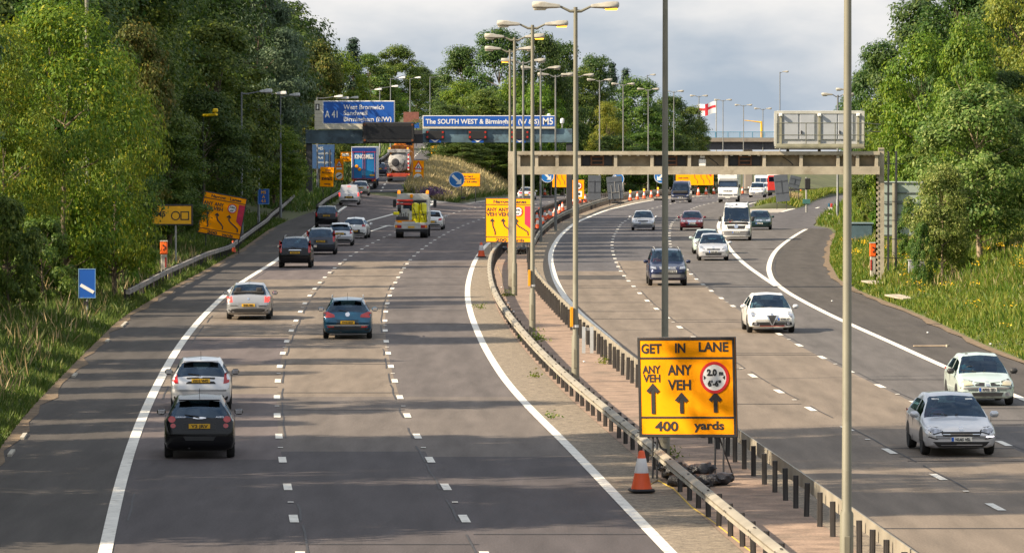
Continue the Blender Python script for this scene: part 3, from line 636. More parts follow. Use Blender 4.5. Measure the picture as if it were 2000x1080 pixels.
# ------------------------------------------------------------------ lamp posts
LAMPH = mat('lantern_shell', (.38, .36, .31), .6, var=.2, scale=5, dirt=((.30, .27, .20), .58, 6)); LENS = mat('lantern_lens', (.55, .50, .38), .3)
AMBER = mat('lit_lantern', (1.0, .42, .04), .4, emit=1.6)
def lamp_post(name, label, base, h, arms, r=.105, lit=(), head=1.05, arm=.75, band=False, group=None, hscale=1.0, col=None):
    t = thing(name, label, 'lamp post', base, 0, group); pm = col or POSTM
    m = MB(); m.tube([(0, 0, -.4), (0, 0, 1.45), (0, 0, 1.5), (0, 0, h)], [r * 1.35, r * 1.3, r * .95, r * .68], 14); m.build('column', pm, t, True)
    m = MB(); m.box((0, -r * 1.30, .75), (r * 1.1, .02, .6), bev=.008); m.build('access_door', pm, t)
    if band:
        m = MB(); m.box((-.12, -.10, 2.05), (.10, .05, .62), bev=.01); m.build('number_plate', mat('tag_yellow', (.75, .33, .01), .5), t)
        m = MB(); m.tube([(0, 0, 1.72), (0, 0, 1.80)], r * 1.08, 12); m.build('band', WHITE, t)
    for i, (ax, ay) in enumerate(arms):
        m = MB(); m.tube([(0, 0, h - .12), (ax * arm * .35, ay * arm * .35, h - .13), (ax * arm, ay * arm, h + .02)], [.06, .045, .035], 8); a = m.build('arm', pm, t, True)
        m = MB(); d = Vector((ax, ay, 0)); n = Vector((-ay, ax, 0)); secs = [(0, .07, .05), (.12, .11, .07), (head * .4, .12, .09), (head * .55, .17, .12), (head * .95, .17, .11), (head, .12, .06)]
        for s, wq, hq in secs:
            for a1, b1 in ((-1, -.4), (-.8, .8), (0, 1), (.8, .8), (1, -.4), (.6, -1), (-.6, -1)):
                m.v.append(tuple(d * (arm + s) + n * wq * a1 * hscale + Vector((0, 0, h + .03 + hq * b1 * hscale + s * .05))))
        for q in range(len(secs) - 1):
            for k in range(7): m.f.append((q * 7 + k, q * 7 + (k + 1) % 7, q * 7 + 7 + (k + 1) % 7, q * 7 + 7 + k)); m.m.append(0)
        m.f += [tuple(range(7)), tuple(range(35, 42))]; m.m += [0, 0]
        lh = m.build('lantern', LAMPH, t, 50)
        m = MB(); c = d * (arm + head * .72); m.box((c.x, c.y, h - .055), (.40 * abs(ax) + .22 * abs(ay), .40 * abs(ay) + .22 * abs(ax), .09), bev=.03); m.build('bowl', AMBER if i in lit else LENS, lh)
    return t
two = ((-1, 0), (1, 0)); FARP = mat('column_far_shaded', (.17, .175, .17), .6, var=.12)  # far columns: shade is put into their grey
near = [(1655, 93.5, (), 'nearest double-headed lamp post in the median, its lanterns out of frame'), (1299, 128.5, (), 'double-headed lamp post rising behind the GET IN LANE sign'),
        (1124, 164.5, (1,), 'double-headed lamp post left of the GET IN LANE sign with its right lantern glowing amber'), (1040, 201, (1,), 'double-headed lamp post before the right edge of the median Narrow Lanes sign'),
        (1005, 238, (1,), 'double-headed lamp post directly in front of the concrete gantry leg')]
for i, (u, Y, lit, lab) in enumerate(near):
    lamp_post('lamp_post', lab, (XU(u, Y), Y, 0), 11.75 - .02 * i, two, lit=lit, r=.094, head=.88, arm=.48, band=i in (2, 3), hscale=1.0)
tops = [(996, 97), (1022, 120), (1056, 134), (1085, 147), (1128, 148), (1171, 157), (1217, 165), (1266, 175), (1316, 179), (1365, 188), (1412, 196), (1452, 206), (1490, 213)]
words = ['left of the gantry leg', 'on the left half of the blue M5 sign', 'over the right part of the blue M5 sign', 'at the end of the blue M5 sign', 'half hidden by the post in front of it', 'right of the steel gantry end', 'before the pale green tree', 'before the dark pine', 'hidden in part by the column behind the GET IN LANE sign', 'left of the flag, crossing it', 'just right of the flag', 'left of the yellow mast on the bridge', 'nearest the big grey sign back']
dist = [278, 315, 352, 389, 426]
for i, (u, v) in enumerate(tops):
    Y = dist[i] if i < len(dist) else xmed(u)
    base = zm(Y); lamp_post('lamp_post', 'distant double-headed lamp post ' + words[i], (XU(u, Y), Y, base), ZV(v, Y) - base, two, r=.085, lit=(0,) if i == 1 else (), head=.85, arm=.48, group='double-headed lamp posts down the median', col=None if i < 1 else FARP)
one = ((1, 0),)
GPOST = mat('column_steel', (.16, .17, .18), .5, metal=.3, var=.1); HEADW = LAMPH
LAMPW = mat('lantern_pale', (.62, .62, .62), .5, var=.05)
def left_lamp(u, v, u1, Y, label, group=None, prof=None):
    x = XU(u, Y); base = ground_z(x, Y); h = ZV(v, Y) - base; armL = (u1 - u) / F * Y
    t = lamp_post('lamp_post', label, (x, Y, base), h, one, r=.085, head=.85, arm=max(.3, armL - .85), col=GPOST, group=group, hscale=1.25)
    for ch in t.children:
        if ch.name.startswith('lantern'): ch.data.materials[0] = LAMPW
    return t
grp = 'single-armed lamp posts by the left slip road'
for u, v, u1, Y, lab in ((472, 180, 532, 352, 'single-armed steel lamp post rising behind the tilted Narrow Lanes sign'), (505, 184, 560, 388, 'single-armed steel lamp post with the small blue location sign on it'), (548, 187, 586, 424, 'single-armed lamp post whose pale lantern shows among leaves left of the steel gantry'),
        (620, 190, 670, 510, 'single-armed lamp post behind the top left corner of the A41 sign'), (640, 193, 682, 545, 'single-armed lamp post behind the A41 sign, second lantern from the left'), (655, 192, 700, 580, 'single-armed lamp post behind the middle of the A41 sign'),
        (713, 176, 746, 620, 'single-armed lamp post above the right half of the A41 sign'), (742, 170, 778, 655, 'single-armed lamp post above the right corner of the A41 sign'), (763, 153, 792, 690, 'tall single-armed lamp post beyond the A41 sign against the trees'), (801, 153, 822, 730, 'far lamp post standing by the brown sign board'), (840, 150, 866, 770, 'farthest single-armed lamp post against the sky gap between the woods')):
    left_lamp(u, v, u1, Y, lab, grp)
Yp = 240; xp = XU(170, Yp)
lamp_post('lamp_post', 'tall pale lamp column rising out of the sunlit yellow-green tree on the left', (xp, Yp, ground_z(xp, Yp)), 14.5, ((.9, .3),), r=.115, band=False)
for u, v, Y, ar, lab in ((1264, 147, 800, one, 'thin far lamp mast behind the pine at the wood edge'), (1523, 141, 780, one, 'thin tall lamp mast in the sky above the big grey sign back'), (1636, 186, 420, two, 'double-headed lamp post peeping over the big grey sign back'), (1660, 176, 480, two, 'second double-headed lamp post behind the nearest tall column over the grey sign back')):
    x = XU(u, Y); bz = zm(Y) if Y > 500 else ground_z(x, Y)
    lamp_post('lamp_post', lab, (x, Y, bz), ZV(v, Y) - bz, ar, r=.10, head=.9, arm=.4, col=GPOST)
# ------------------------------------------------------------------ trees
def quads_mesh(name, c, nrm, size, asp, rnd, m, droop=0.0, seed=0, mats=None):
    """leaf-sized rhombi at points c with normals nrm (numpy arrays)"""
    g_ = np.random.default_rng(seed); n = len(c)
    nrm = nrm / (np.linalg.norm(nrm, axis=1, keepdims=True) + 1e-9)
    t = g_.normal(size=(n, 3)); t[:, 2] -= droop; t -= nrm * (t * nrm).sum(1, keepdims=True); t /= np.linalg.norm(t, axis=1, keepdims=True) + 1e-9
    b = np.cross(nrm, t); L_ = size[:, None]
    v = np.stack([c - t * L_ * .5, c + b * L_ * asp * .5 + nrm * L_ * .06, c + t * L_ * .5, c - b * L_ * asp * .5 + nrm * L_ * .06], 1).reshape(-1, 3)
    me = bpy.data.meshes.new(name); me.vertices.add(4 * n); me.vertices.foreach_set('co', v.astype(np.float32).ravel())
    me.loops.add(4 * n); me.loops.foreach_set('vertex_index', np.arange(4 * n, dtype=np.int32))
    me.polygons.add(n); me.polygons.foreach_set('loop_start', np.arange(0, 4 * n, 4, dtype=np.int32))
    try: me.polygons.foreach_set('loop_total', np.full(n, 4, dtype=np.int32))
    except Exception: pass
    a = me.attributes.new('rnd', 'FLOAT', 'FACE'); a.data.foreach_set('value', rnd.astype(np.float32))
    me.materials.append(m); me.update(); me.validate()
    return me
BARK = mat('bark', (.13, .10, .07), .95, var=.35, scale=6, bump=.6); BARKL = mat('bark_pale', (.30, .23, .155), .95, var=.3, scale=5, bump=.6)
LM = {
    'broad': leaf_mat('leaf_broad', (.056, .122, .018), (.104, .180, .025), (.17, .22, .035), .42),
    'dark': leaf_mat('leaf_dark', (.040, .092, .019), (.074, .136, .026), (.12, .165, .032), .40),
    'cherry': leaf_mat('leaf_cherry', (.092, .165, .013), (.170, .235, .018), (.42, .34, .02), .42, thr=.14),
    'lime': leaf_mat('leaf_lime', (.070, .170, .012), (.120, .235, .016), (.20, .27, .025), .42),
    'willow': leaf_mat('leaf_willow', (.075, .125, .065), (.125, .180, .100), (.17, .21, .12), .35),
    'conifer': leaf_mat('leaf_conifer', (.014, .036, .022), (.028, .058, .030), (.04, .075, .035), .15),
    'gold': leaf_mat('leaf_gold', (.115, .185, .018), (.200, .250, .024), (.30, .30, .04), .42),
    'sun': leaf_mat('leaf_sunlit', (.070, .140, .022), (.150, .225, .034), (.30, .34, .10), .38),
    'russet': leaf_mat('leaf_russet', (.075, .110, .018), (.110, .140, .024), (.20, .16, .03), .40),
}
def make_tree(kind, seed, h, r, trunk, nl, ls, squash=1.0, clumps=70, droop=.3, bark=None, label='', asp=.55, base_z=None):
    """prototype: tapered trunk with limbs reaching into leaf clumps that fill an uneven crown"""
    g_ = np.random.default_rng(seed); rg = random.Random(seed)
    t = thing({'conifer': 'conifer_tree', 'cherry': 'cherry_tree', 'willow': 'willow_tree'}.get(kind, 'broadleaf_tree'), label, 'tree')
    zc0 = trunk; ch = h - trunk
    cc = []; lobes = [(rg.uniform(0, 6.28), rg.uniform(.15, .95), rg.uniform(.72, 1.22)) for _ in range(7)]
    while len(cc) < clumps:
        zf = rg.random()
        if kind == 'conifer': rr_ = r * (1 - zf) ** .9 * (.75 + .25 * math.cos(zf * 50)) + .15
        elif kind == 'bush': rr_ = r * math.sqrt(max(0, 1 - zf ** 2))
        else: rr_ = r * (math.sin(math.pi * min(1, (zf * .86 + .12))) ** .55)
        a = rg.uniform(0, 6.283); q = math.sqrt(rg.uniform(.12, 1))
        f = 1.0
        for la, lz, lm in lobes: f += (lm - 1) * math.exp(-((math.atan2(math.sin(a - la), math.cos(a - la))) ** 2) / .5 - ((zf - lz) ** 2) / .04)
        cc.append((rr_ * q * f * math.cos(a), rr_ * q * f * math.sin(a) * squash, zc0 + ch * zf * (1 + .06 * (f - 1)), q))
    cc = np.array(cc)
    tr = MB(); lean = (rg.uniform(-.2, .2), rg.uniform(-.2, .2)); tw = max(.09, h * .018); top = h * (.92 if kind == 'conifer' else .72)
    pts = [(lean[0] * k, lean[1] * k, -.5 + (top + .5) * k * (.8 if kind != 'conifer' else 1)) for k in (0, .07, .25, .5, .75, 1)]
    tr.tube(pts, [tw * 1.5, tw * 1.1, tw, tw * .75, tw * .5, tw * .2], 9)
    for k in range(min(len(cc), 34)):
        c = cc[k]; z0 = max(trunk * .55, min(c[2] - .35 * math.hypot(c[0], c[1]) - .2, top * .9)); kf = (z0 + .5) / (top + .5)
        p0 = Vector((lean[0] * kf, lean[1] * kf, z0)); p1 = Vector(c[:3]); mid = p0.lerp(p1, .5) + Vector((0, 0, .12 * (p1 - p0).length * rg.uniform(-.6, .8)))
        tr.tube([p0, p0.lerp(mid, .9), p0.lerp(p1, .72)], [tw * .32 * (1 - .5 * kf), tw * .16, tw * .05], 5, cap=False)
    tr.build('trunk', bark or BARK, t, 60)
    per = nl // len(cc); C_ = []; N_ = []
    for x, y, z, q in cc:
        rc = (r * .26 if kind not in ('conifer', 'bush') else r * .22) * rg.uniform(.6, 1.3) * (h / (2.6 * r)) ** .25
        d = g_.normal(size=(per, 3)); d /= np.linalg.norm(d, axis=1, keepdims=True); d[:, 2] = np.abs(d[:, 2]) * np.where(g_.random(per) < .72, 1, -1)
        rad = rc * g_.uniform(.25, 1.12, size=(per, 1)) ** .7
        p = d * rad * np.array([1.15, 1.15, .72]) + np.array([x, y, z]); out = np.array([x, y, (z - zc0 - ch * .4) * .8]); out = out / (np.linalg.norm(out) + .1)
        C_.append(p); N_.append(d * .6 + out * .4 + g_.normal(size=(per, 3)) * .33 + np.array([0, 0, .25]))
    C_ = np.concatenate(C_); N_ = np.concatenate(N_); keep = C_[:, 2] > .05; C_ = C_[keep]; N_ = N_[keep]
    me = quads_mesh('crown', C_, N_, ls * g_.uniform(.6, 1.25, len(C_)), asp, g_.random(len(C_)), LM['lime' if kind == 'bush' and seed % 3 == 0 else ('broad' if kind == 'bush' else kind)], droop, seed)
    o = bpy.data.objects.new('crown', me); C.objects.link(o); o.parent = t
    return t
PR = {}
def proto(key, *a, **k): PR[key] = make_tree(*a, **k)
proto('broad1', 'broad', 11, 12, 4.0, 2.2, 23100, 0.285, clumps=80)
proto('broad2', 'broad', 12, 13, 3.6, 2.4, 23100, 0.285, clumps=75)
proto('broad3', 'lime', 13, 11, 4.2, 1.8, 21000, 0.285, clumps=70)
proto('dark1', 'dark', 14, 14, 4.4, 2.5, 23100, 0.305, clumps=85)
proto('dark2', 'dark', 15, 12, 4.6, 1.6, 23100, 0.285, clumps=70)
proto('cherry1', 'cherry', 16, 9, 3.6, 1.4, 28000, .20, clumps=120, droop=1.6, asp=.42)
proto('willow1', 'willow', 17, 16, 3.9, 3, 29400, 0.323, clumps=95, asp=.38, droop=.8)
proto('conifer1', 'conifer', 18, 15, 2.9, 2, 9000, .34, clumps=120, asp=.5)
proto('gold1', 'gold', 19, 12, 4.0, 2, 26000, .22, clumps=90, asp=.5)
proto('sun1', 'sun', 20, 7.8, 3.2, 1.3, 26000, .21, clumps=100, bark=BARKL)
proto('russet1', 'russet', 21, 11, 3.8, 2, 21000, 0.285, clumps=70)
proto('tall1', 'broad', 31, 25, 6.0, 4, 46000, .34, clumps=150)
proto('tall2', 'dark', 32, 25, 6.4, 4, 46000, .34, clumps=150)
proto('bush1', 'bush', 22, 3.2, 2.2, .25, 9000, .17, clumps=46)
proto('bush2', 'bush', 24, 2.6, 2.4, .2, 9000, .17, clumps=46)
PH = {'broad1': (12, 4), 'broad2': (13, 3.6), 'broad3': (11, 4.2), 'dark1': (14, 4.4), 'dark2': (12, 4.6), 'cherry1': (9, 3.6), 'willow1': (16, 3.9), 'conifer1': (15, 2.9), 'gold1': (12, 4), 'sun1': (7.8, 3.2), 'russet1': (11, 3.8), 'tall1': (25, 6.0), 'tall2': (25, 6.4), 'bush1': (3.2, 2.2), 'bush2': (2.6, 2.4)}
USED = set(); SHRUB = {'bush1', 'bush2'}
def plant(key, x, y, h, label, group=None, rx=None, z=None, sink=0.0, name=None):
    """a copy of a prototype with its own height, spread and turn, rooted in the ground"""
    H0, R0_ = PH[key]; c = copy_tree(PR[key]); s = h / H0; k = (rx / R0_) if rx else s * rng.uniform(.9, 1.12)
    c.location = (x, y, (ground_z(x, y) if z is None else z) - sink); c.scale = (k, k, s); c.rotation_euler = (0, 0, rng.uniform(0, 6.283))
    tag(c, label, 'shrub' if key in SHRUB else 'tree', group)
    if key in SHRUB: c.name = 'shrub'
    return c
def plant_uv(key, u, vtop, Y, label, group=None, wpx=None, off=0.0):
    x = XU(u, Y); z = ground_z(x, Y); return plant(key, x, Y, ZV(vtop, Y) - z, label, group, rx=(wpx / 2 / F * Y) if wpx else None, z=z)
# trees one can point at, left side
plant_uv('cherry1', 120, 34, 224, 'big sunlit yellow-green tree with drooping leaves and a lamp column rising through it', wpx=330)
plant_uv('cherry1', 10, 75, 219, 'yellow-green tree cut by the left frame edge', wpx=240)
plant_uv('cherry1', 222, 128, 231, 'yellow-green drooping tree just right of the biggest one', wpx=190)
for u, v, Y, wp, lab in ((15, 395, 200, 170, 'dark leafy shrub at the left frame edge below the yellow-green tree'), (85, 430, 214, 150, 'dark leafy shrub left of the blue countdown marker'), (140, 405, 228, 130, 'dark shrub in the shade right behind the blue countdown marker'), (222, 425, 244, 120, 'dark shrub between the countdown marker and the emergency phone post'), (268, 440, 252, 90, 'low shrub just left of the left emergency phone post')):
    plant_uv('bush1' if u % 2 else 'bush2', u, v, Y, lab, None, wp)
GL = 'trees of the left bank wood'
for key, u, v, Y, wp, lab in (
        ('broad1', 285, 110, 303, 200, 'mid green tree right behind the sunlit drooping yellow-green tree'), ('broad2', 425, 58, 372, 210, 'bushy green tree above the tilted Narrow Lanes sign'),
        ('russet1', 262, 66, 296, 160, 'tree with a russet tinge rising behind the lamp column in the yellow-green tree'),
        ('willow1', 500, -60, 450, 190, 'tall grey-green willow at the sky edge of the left wood'), ('willow1', 553, 70, 525, 110, 'smaller grey-green willow on the sky edge just right of the tall one'), ('dark1', 535, 165, 455, 120, 'dark tree behind the left end of the steel gantry'),
        ('conifer1', 618, 64, 560, 70, 'dark conifer spire left of a second spire above the A41 sign'), ('conifer1', 690, 80, 640, 80, 'dark conifer spire on the skyline above the right part of the A41 sign'), ('russet1', 622, 92, 540, 110, 'brownish green tree on the skyline between willow and conifer'),
        ('broad3', 665, 108, 590, 120, 'bright green tree directly above the A41 sign'), ('broad2', 725, 112, 700, 120, 'green tree on the skyline above the right end of the A41 sign'), ('broad1', 775, 98, 860, 120, 'rounded green tree left of the sky gap in the middle'),
        ('dark2', 815, 135, 880, 90, 'dark tree on the left side of the sky gap'), ('dark1', 845, 148, 930, 90, 'dark far tree at the bottom of the sky gap'), ('broad3', 745, 165, 780, 110, 'paler green tree below the skyline near the slip road lamp posts'),
        ('dark2', 455, 190, 432, 170, 'dark tree behind the first two slip road lamp posts'), ('broad3', 535, 250, 446, 130, 'low green tree right of the slip road lamp posts'), ('broad1', 640, 190, 560, 130, 'tree behind the left half of the A41 sign'),
        ('dark2', 400, 190, 347, 190, 'dark tree with the yellow camera arm in front of it'), ('dark1', 235, 205, 246, 180, 'dark tree in the shade right of the drooping yellow-green tree'), ('broad2', 330, 270, 300, 160, 'shaded tree behind the orange diversion sign'),
        ('dark2', 30, 390, 228, 160, 'dark tree in deep shade at the left frame edge'), ('dark1', 170, 400, 238, 190, 'dark low tree in deep shade below the drooping yellow-green tree')):
    plant_uv(key, u, v, Y, lab, GL, wp)
k = 0
for i in range(44):                                       # the wood behind them, up the bank
    Y = 225 + i * 9.5 + rng.uniform(-6, 6); off = rng.uniform(8, 26); x = at(XL, Y) - off
    z = ground_z(x, Y); u = 1000 + x / Y * F
    vt = np.interp(u, [0, 300, 480, 560, 600, 700, 760, 830, 900], [-60, -10, -60, 30, 120, 140, 130, 165, 230]) + rng.uniform(0, 50)
    if Y < 272 or (Y < 494 and u + 4.6 / Y * F > 600): continue
    if u > 700 or (u > 560 and (Y < 540 or x > -19.5)): continue
    plant(rng.choice(['broad1', 'broad2', 'dark1', 'dark2', 'dark1', 'russet1']), x, Y, max(5, ZV(vt, Y) - z), 'tall tree in the dense dark wood on the left bank', 'wood trees on the left bank', z=z)
for i in range(17):                                       # far back on the hill: the dark skyline top left
    u = -20 + i * 26; Y = 385 + rng.uniform(0, 50) + max(0, u - 260) * .38; x = XU(u, Y); z = ground_z(x, Y)
    vt = (8 if i < 15 else -20) + rng.uniform(-14, 20); plant(rng.choice(['tall1', 'tall2', 'russet1']), x, Y, ZV(vt, Y) - z, 'tree on the dark wooded skyline at the top left', 'skyline trees top left', z=z, rx=3.4)
for i in range(36):                                       # shrubs along the foot of the wood
    Y = 150 + i * 7.5 + rng.uniform(-3, 3); off = rng.uniform(4.2, 8.5) if Y > 240 else rng.uniform(6, 8.5); x = at(XL, Y) - off
    if 240 < Y < 445 and off < 7: x -= 3.2
    plant(rng.choice(['bush1', 'bush2']), x, Y, rng.uniform(2.2, 4.2), 'dark leafy shrub at the foot of the left wood', 'shrubs along the left verge', rx=rng.uniform(1.6, 2.8))
for i in range(40):                                       # a taller second rank of shrubs hides the stems of the wood
    Y = 238 + i * 6.5 + rng.uniform(-2, 2); x = at(XL, Y) - rng.uniform(7.5, 10.5)
    if 1000 + x / Y * F > 575: continue
    plant(rng.choice(['bush1', 'bush2']), x, Y, rng.uniform(3.8, 6.2), 'tall dark shrub under the trees of the left wood', 'second rank of shrubs in the left wood', rx=rng.uniform(2.4, 3.4))
SHADE = [  # tall trees before and beside the frame whose shade crosses the road
    (80, -20, 12), (93, -20, 10), (104, -20, 12.5), (103.5, -23, 25), (107.5, -23.5, 25), (112, -19, 11), (117.5, -23, 29), (121.5, -23.5, 30), (126, -23, 29), (131, -19, 11), (139, -19, 8), (145, -21, 13), (151, -18.6, 7), (158, -19, 6.5), (166, -19.5, 7.5), (173, -21, 9.5), (186, -23.5, 14), (197, -25, 15)]
for y, x, h in SHADE: plant(rng.choice(['broad1', 'broad2', 'dark1']), x, y, h, 'tall roadside tree on the near left bank, outside the left frame edge', 'near left bank trees', rx=4.4 if h > 20 else None)
for i in range(13):
    y = 296 + i * 11.5; plant(rng.choice(['tall1', 'tall2']), at(XL, y) - rng.uniform(10, 14), y + rng.uniform(-3, 3), float(np.interp(y, [296, 330, 480], [21, 23, 27])) + rng.uniform(-1, 2), 'very tall tree standing in the left wood, its top above the frame', 'wood trees on the left bank')
# centre wood behind the signs
GC = 'trees of the middle wood'
for key, u, v, Y, wp, lab in (
        ('dark1', 905, 98, 610, 120, 'dark tree on the skyline right of the sky gap'), ('dark1', 975, 66, 600, 150, 'tallest dark tree of the middle wood'), ('dark2', 1050, 78, 605, 130, 'dark crown behind the cluster of lamp lanterns'), ('dark1', 1100, 92, 615, 110, 'dark tree right behind the tall lamp post of the median'),
        ('broad3', 900, 165, 585, 90, 'bright yellow-green tree above the left end of the M5 sign'), ('broad1', 945, 185, 570, 130, 'green tree above the middle of the M5 sign'), ('broad3', 1000, 160, 580, 100, 'bright green crown among the lamp columns'), ('broad3', 1055, 172, 575, 110, 'light green tree above the M5 lettering'),
        ('dark2', 870, 210, 560, 120, 'dark green tree left of the bright yellow-green one, over the M5 sign'), ('broad1', 1135, 150, 640, 120, 'green tree right of the steel gantry end'), ('dark1', 1165, 118, 680, 110, 'tree on the skyline right of the middle wood'), ('gold1', 1185, 205, 630, 80, 'pale yellowish tree between two far lamp posts'),
        ('conifer1', 1195, 128, 700, 60, 'dark pine on the skyline'), ('conifer1', 1222, 140, 705, 60, 'second dark pine on the skyline, right of the first'), ('broad1', 1250, 165, 690, 130, 'green tree below the pines'), ('dark2', 1305, 196, 700, 120, 'dark green tree left of the column behind the GET IN LANE sign'),
        ('broad2', 1345, 214, 710, 80, 'rounded green tree on the falling skyline'), ('dark2', 1368, 240, 715, 50, 'last small tree where the wood meets the bridge'),
        ('dark2', 905, 280, 556, 100, 'low dark tree behind the round blue arrow sign'), ('broad2', 960, 285, 565, 120, 'low dark tree under the M5 sign'), ('dark1', 1015, 285, 575, 110, 'low tree behind the concrete gantry leg'), ('dark2', 1075, 290, 590, 110, 'low dark tree under the right end of the steel gantry'),
        ('dark1', 1130, 250, 640, 130, 'dark tree behind the concrete gantry beam, left part'), ('dark2', 1195, 270, 650, 130, 'dark low tree behind the concrete gantry beam, middle part'), ('broad2', 1265, 262, 670, 130, 'green low tree behind the concrete gantry beam'), ('dark1', 1310, 268, 690, 110, 'dark low tree left of the bridge pier')):
    plant_uv(key, u, v, Y + (80 if Y < 645 else 45), lab, GC, wp)
for i in range(17): u = 865 + i * 33; Y = 648 + i * 5 if u < 1100 else 700 + (u - 1100) * .2; plant(rng.choice(['bush1', 'bush2', 'bush1']), XU(u, Y), Y, rng.uniform(2.5, 5), 'dark shrub at the foot of the middle wood', 'shrubs below the middle wood', rx=rng.uniform(2.2, 3.4))
# right side
GR = 'trees of the right bank'
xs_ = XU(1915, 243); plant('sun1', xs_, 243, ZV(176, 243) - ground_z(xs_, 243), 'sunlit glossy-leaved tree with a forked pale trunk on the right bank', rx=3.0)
for key, u, v, Y, wp, lab in (
        ('sun1', 1840, 330, 236, 120, 'small leafy tree partly covering the green sign back'), ('broad3', 1800, 82, 300, 170, 'bright green feathery tree behind the grey sign back, right bank'), ('broad3', 1745, 170, 330, 130, 'green tree at the end of the concrete gantry'), ('broad3', 1890, 55, 268, 140, 'bright lime green tree against the dark ones, upper right'),
        ('dark1', 1800, 10, 400, 210, 'tall dark tree on the right skyline'), ('dark1', 1725, 92, 430, 150, 'dark tree on the right skyline over the sign back'), ('dark2', 1690, 150, 460, 110, 'dark tree at the lower end of the right skyline'), ('dark1', 1880, -60, 380, 200, 'highest dark tree at the upper right, cut by the frame top'),
        ('gold1', 1990, -90, 285, 200, 'golden yellow-green tree at the right frame edge'), ('gold1', 2020, 120, 278, 150, 'lower golden tree at the right frame edge'), ('dark2', 1965, 150, 270, 170, 'dark tree behind the sunlit forked-trunk tree'), ('broad1', 1950, 290, 268, 200, 'green tree close behind the forked trunk'),
        ('dark2', 1750, 265, 360, 130, 'dark low tree behind the gantry end'), ('broad2', 1700, 285, 420, 90, 'low green tree behind the nearest tall column'), ('broad1', 1850, 250, 290, 150, 'green tree behind the green sign back'), ('broad2', 2000, 300, 275, 150, 'green leafy tree at the right frame edge, middle height')):
    plant_uv(key, u, v, Y, lab, GR, wp)
for i in range(26):
    Y = 205 + i * 13 + rng.uniform(-5, 5); x = at(XR, Y) + rng.uniform(11, 24); u = 1000 + x / Y * F
    if u < 1725: continue
    z = ground_z(x, Y); vt = np.interp(u, [1690, 1800, 1900, 2000], [180, 60, 10, -40]) + rng.uniform(10, 90)
    plant(rng.choice(['broad1', 'dark1', 'dark2', 'broad3']), x, Y, max(4, ZV(vt, Y) - z), 'tree standing in the wood on the right bank', 'wood trees on the right bank', z=z)
for u, v, Y, wp in ((1800, 440, 232, 60), (1860, 455, 238, 90), (1780, 400, 262, 70), (1900, 430, 260, 140), (1745, 330, 350, 70), (1700, 350, 380, 60), (1725, 380, 330, 60)):
    plant_uv(rng.choice(['bush1', 'bush2']), u, v, Y, 'green shrub in the rough grass of the right bank', 'shrubs on the right bank', wp)
for i in range(10): Y = 420 + i * 26; x = at(XR, Y) + rng.uniform(4, 9); plant(rng.choice(['bush1', 'bush2', 'dark2']), x, Y, rng.uniform(3, 6), 'shrub beside the far right slip road', 'shrubs on the right bank')
for p in PR.values(): drop(p)

# ------------------------------------------------------------------ rough grass (uncountable): blades growing on verges, islands and median
def blades(name, pts, hgt, wid, m, seed, lean=.35):
    g_ = np.random.default_rng(seed); n = len(pts); a = g_.uniform(0, 6.283, n)
    d = np.stack([np.cos(a), np.sin(a), np.zeros(n)], 1); ln = g_.normal(size=(n, 3)) * lean; ln[:, 2] = 1; ln /= np.linalg.norm(ln, axis=1, keepdims=True)
    w_ = wid[:, None]; h_ = hgt[:, None]; tip = pts + ln * h_; bend = g_.normal(size=(n, 3)) * np.array([1, 1, 0]) * h_ * .16
    v = np.stack([pts - d * w_ * .5, pts + d * w_ * .5, pts + ln * h_ * .6 + d * w_ * .35 + bend * .4, tip + bend], 1).reshape(-1, 3)
    me = bpy.data.meshes.new(name); me.vertices.add(4 * n); me.vertices.foreach_set('co', v.astype(np.float32).ravel())
    me.loops.add(4 * n); me.loops.foreach_set('vertex_index', np.arange(4 * n, dtype=np.int32)); me.polygons.add(n); me.polygons.foreach_set('loop_start', np.arange(0, 4 * n, 4, dtype=np.int32))
    try: me.polygons.foreach_set('loop_total', np.full(n, 4, dtype=np.int32))
    except Exception: pass
    at_ = me.attributes.new('rnd', 'FLOAT', 'FACE'); at_.data.foreach_set('value', g_.random(n).astype(np.float32))
    me.materials.append(m); me.update(); o = bpy.data.objects.new(name, me); C.objects.link(o); tag(o, kind='stuff'); return o
GRASS = leaf_mat('grass_green', (.060, .115, .014), (.100, .155, .022), (.16, .17, .05), .35, sc=.35)
GRASSR = leaf_mat('grass_bright', (.075, .160, .012), (.140, .205, .020), (.26, .25, .05), .40, sc=.4)
DRY = leaf_mat('grass_dry', (.42, .33, .165), (.32, .27, .12), (.52, .42, .24), .35, sc=.25)
def scatter(n, fy, fx, fd=None, seed=1):
    r_ = random.Random(seed); out = []
    while len(out) < n:
        y = fy(r_); x = fx(r_, y)
        if x is None: continue
        out.append((x, y, ground_z(x, y) - .02))
    return np.array(out)
def hsc(p, lo, hi, seed): return np.random.default_rng(seed).uniform(lo, hi, len(p))
def yfar(a, b): return lambda r_: a * (b / a) ** r_.random()
p = scatter(95000, yfar(118, 420), lambda r_, y: at(XL, y) - .1 - 9 * r_.random() ** 1.4, seed=1); hg = hsc(p, .18, .62, 1); hg *= np.interp(np.array([at(XL, b) - a for a, b in p[:, :2]]), [0, .6, 2, 5], [.45, .8, 1.15, 1.3]) * (.8 + .4 * np.sin(p[:, 0] * 2.3 + np.sin(p[:, 1] * .4) * 3) * np.sin(p[:, 1] * .53 + p[:, 0])); blades('grass', p, hg, hsc(p, .03, .07, 2) * np.interp(p[:, 1], [120, 400], [1, 1.8]), GRASS, 3)
p = scatter(1300, yfar(118, 300), lambda r_, y: at(XL, y) - .8 - 5 * r_.random() ** 1.2, seed=5); blades('dry_grass', p, hsc(p, .5, 1.0, 5), hsc(p, .015, .04, 6), DRY, 7, .25)
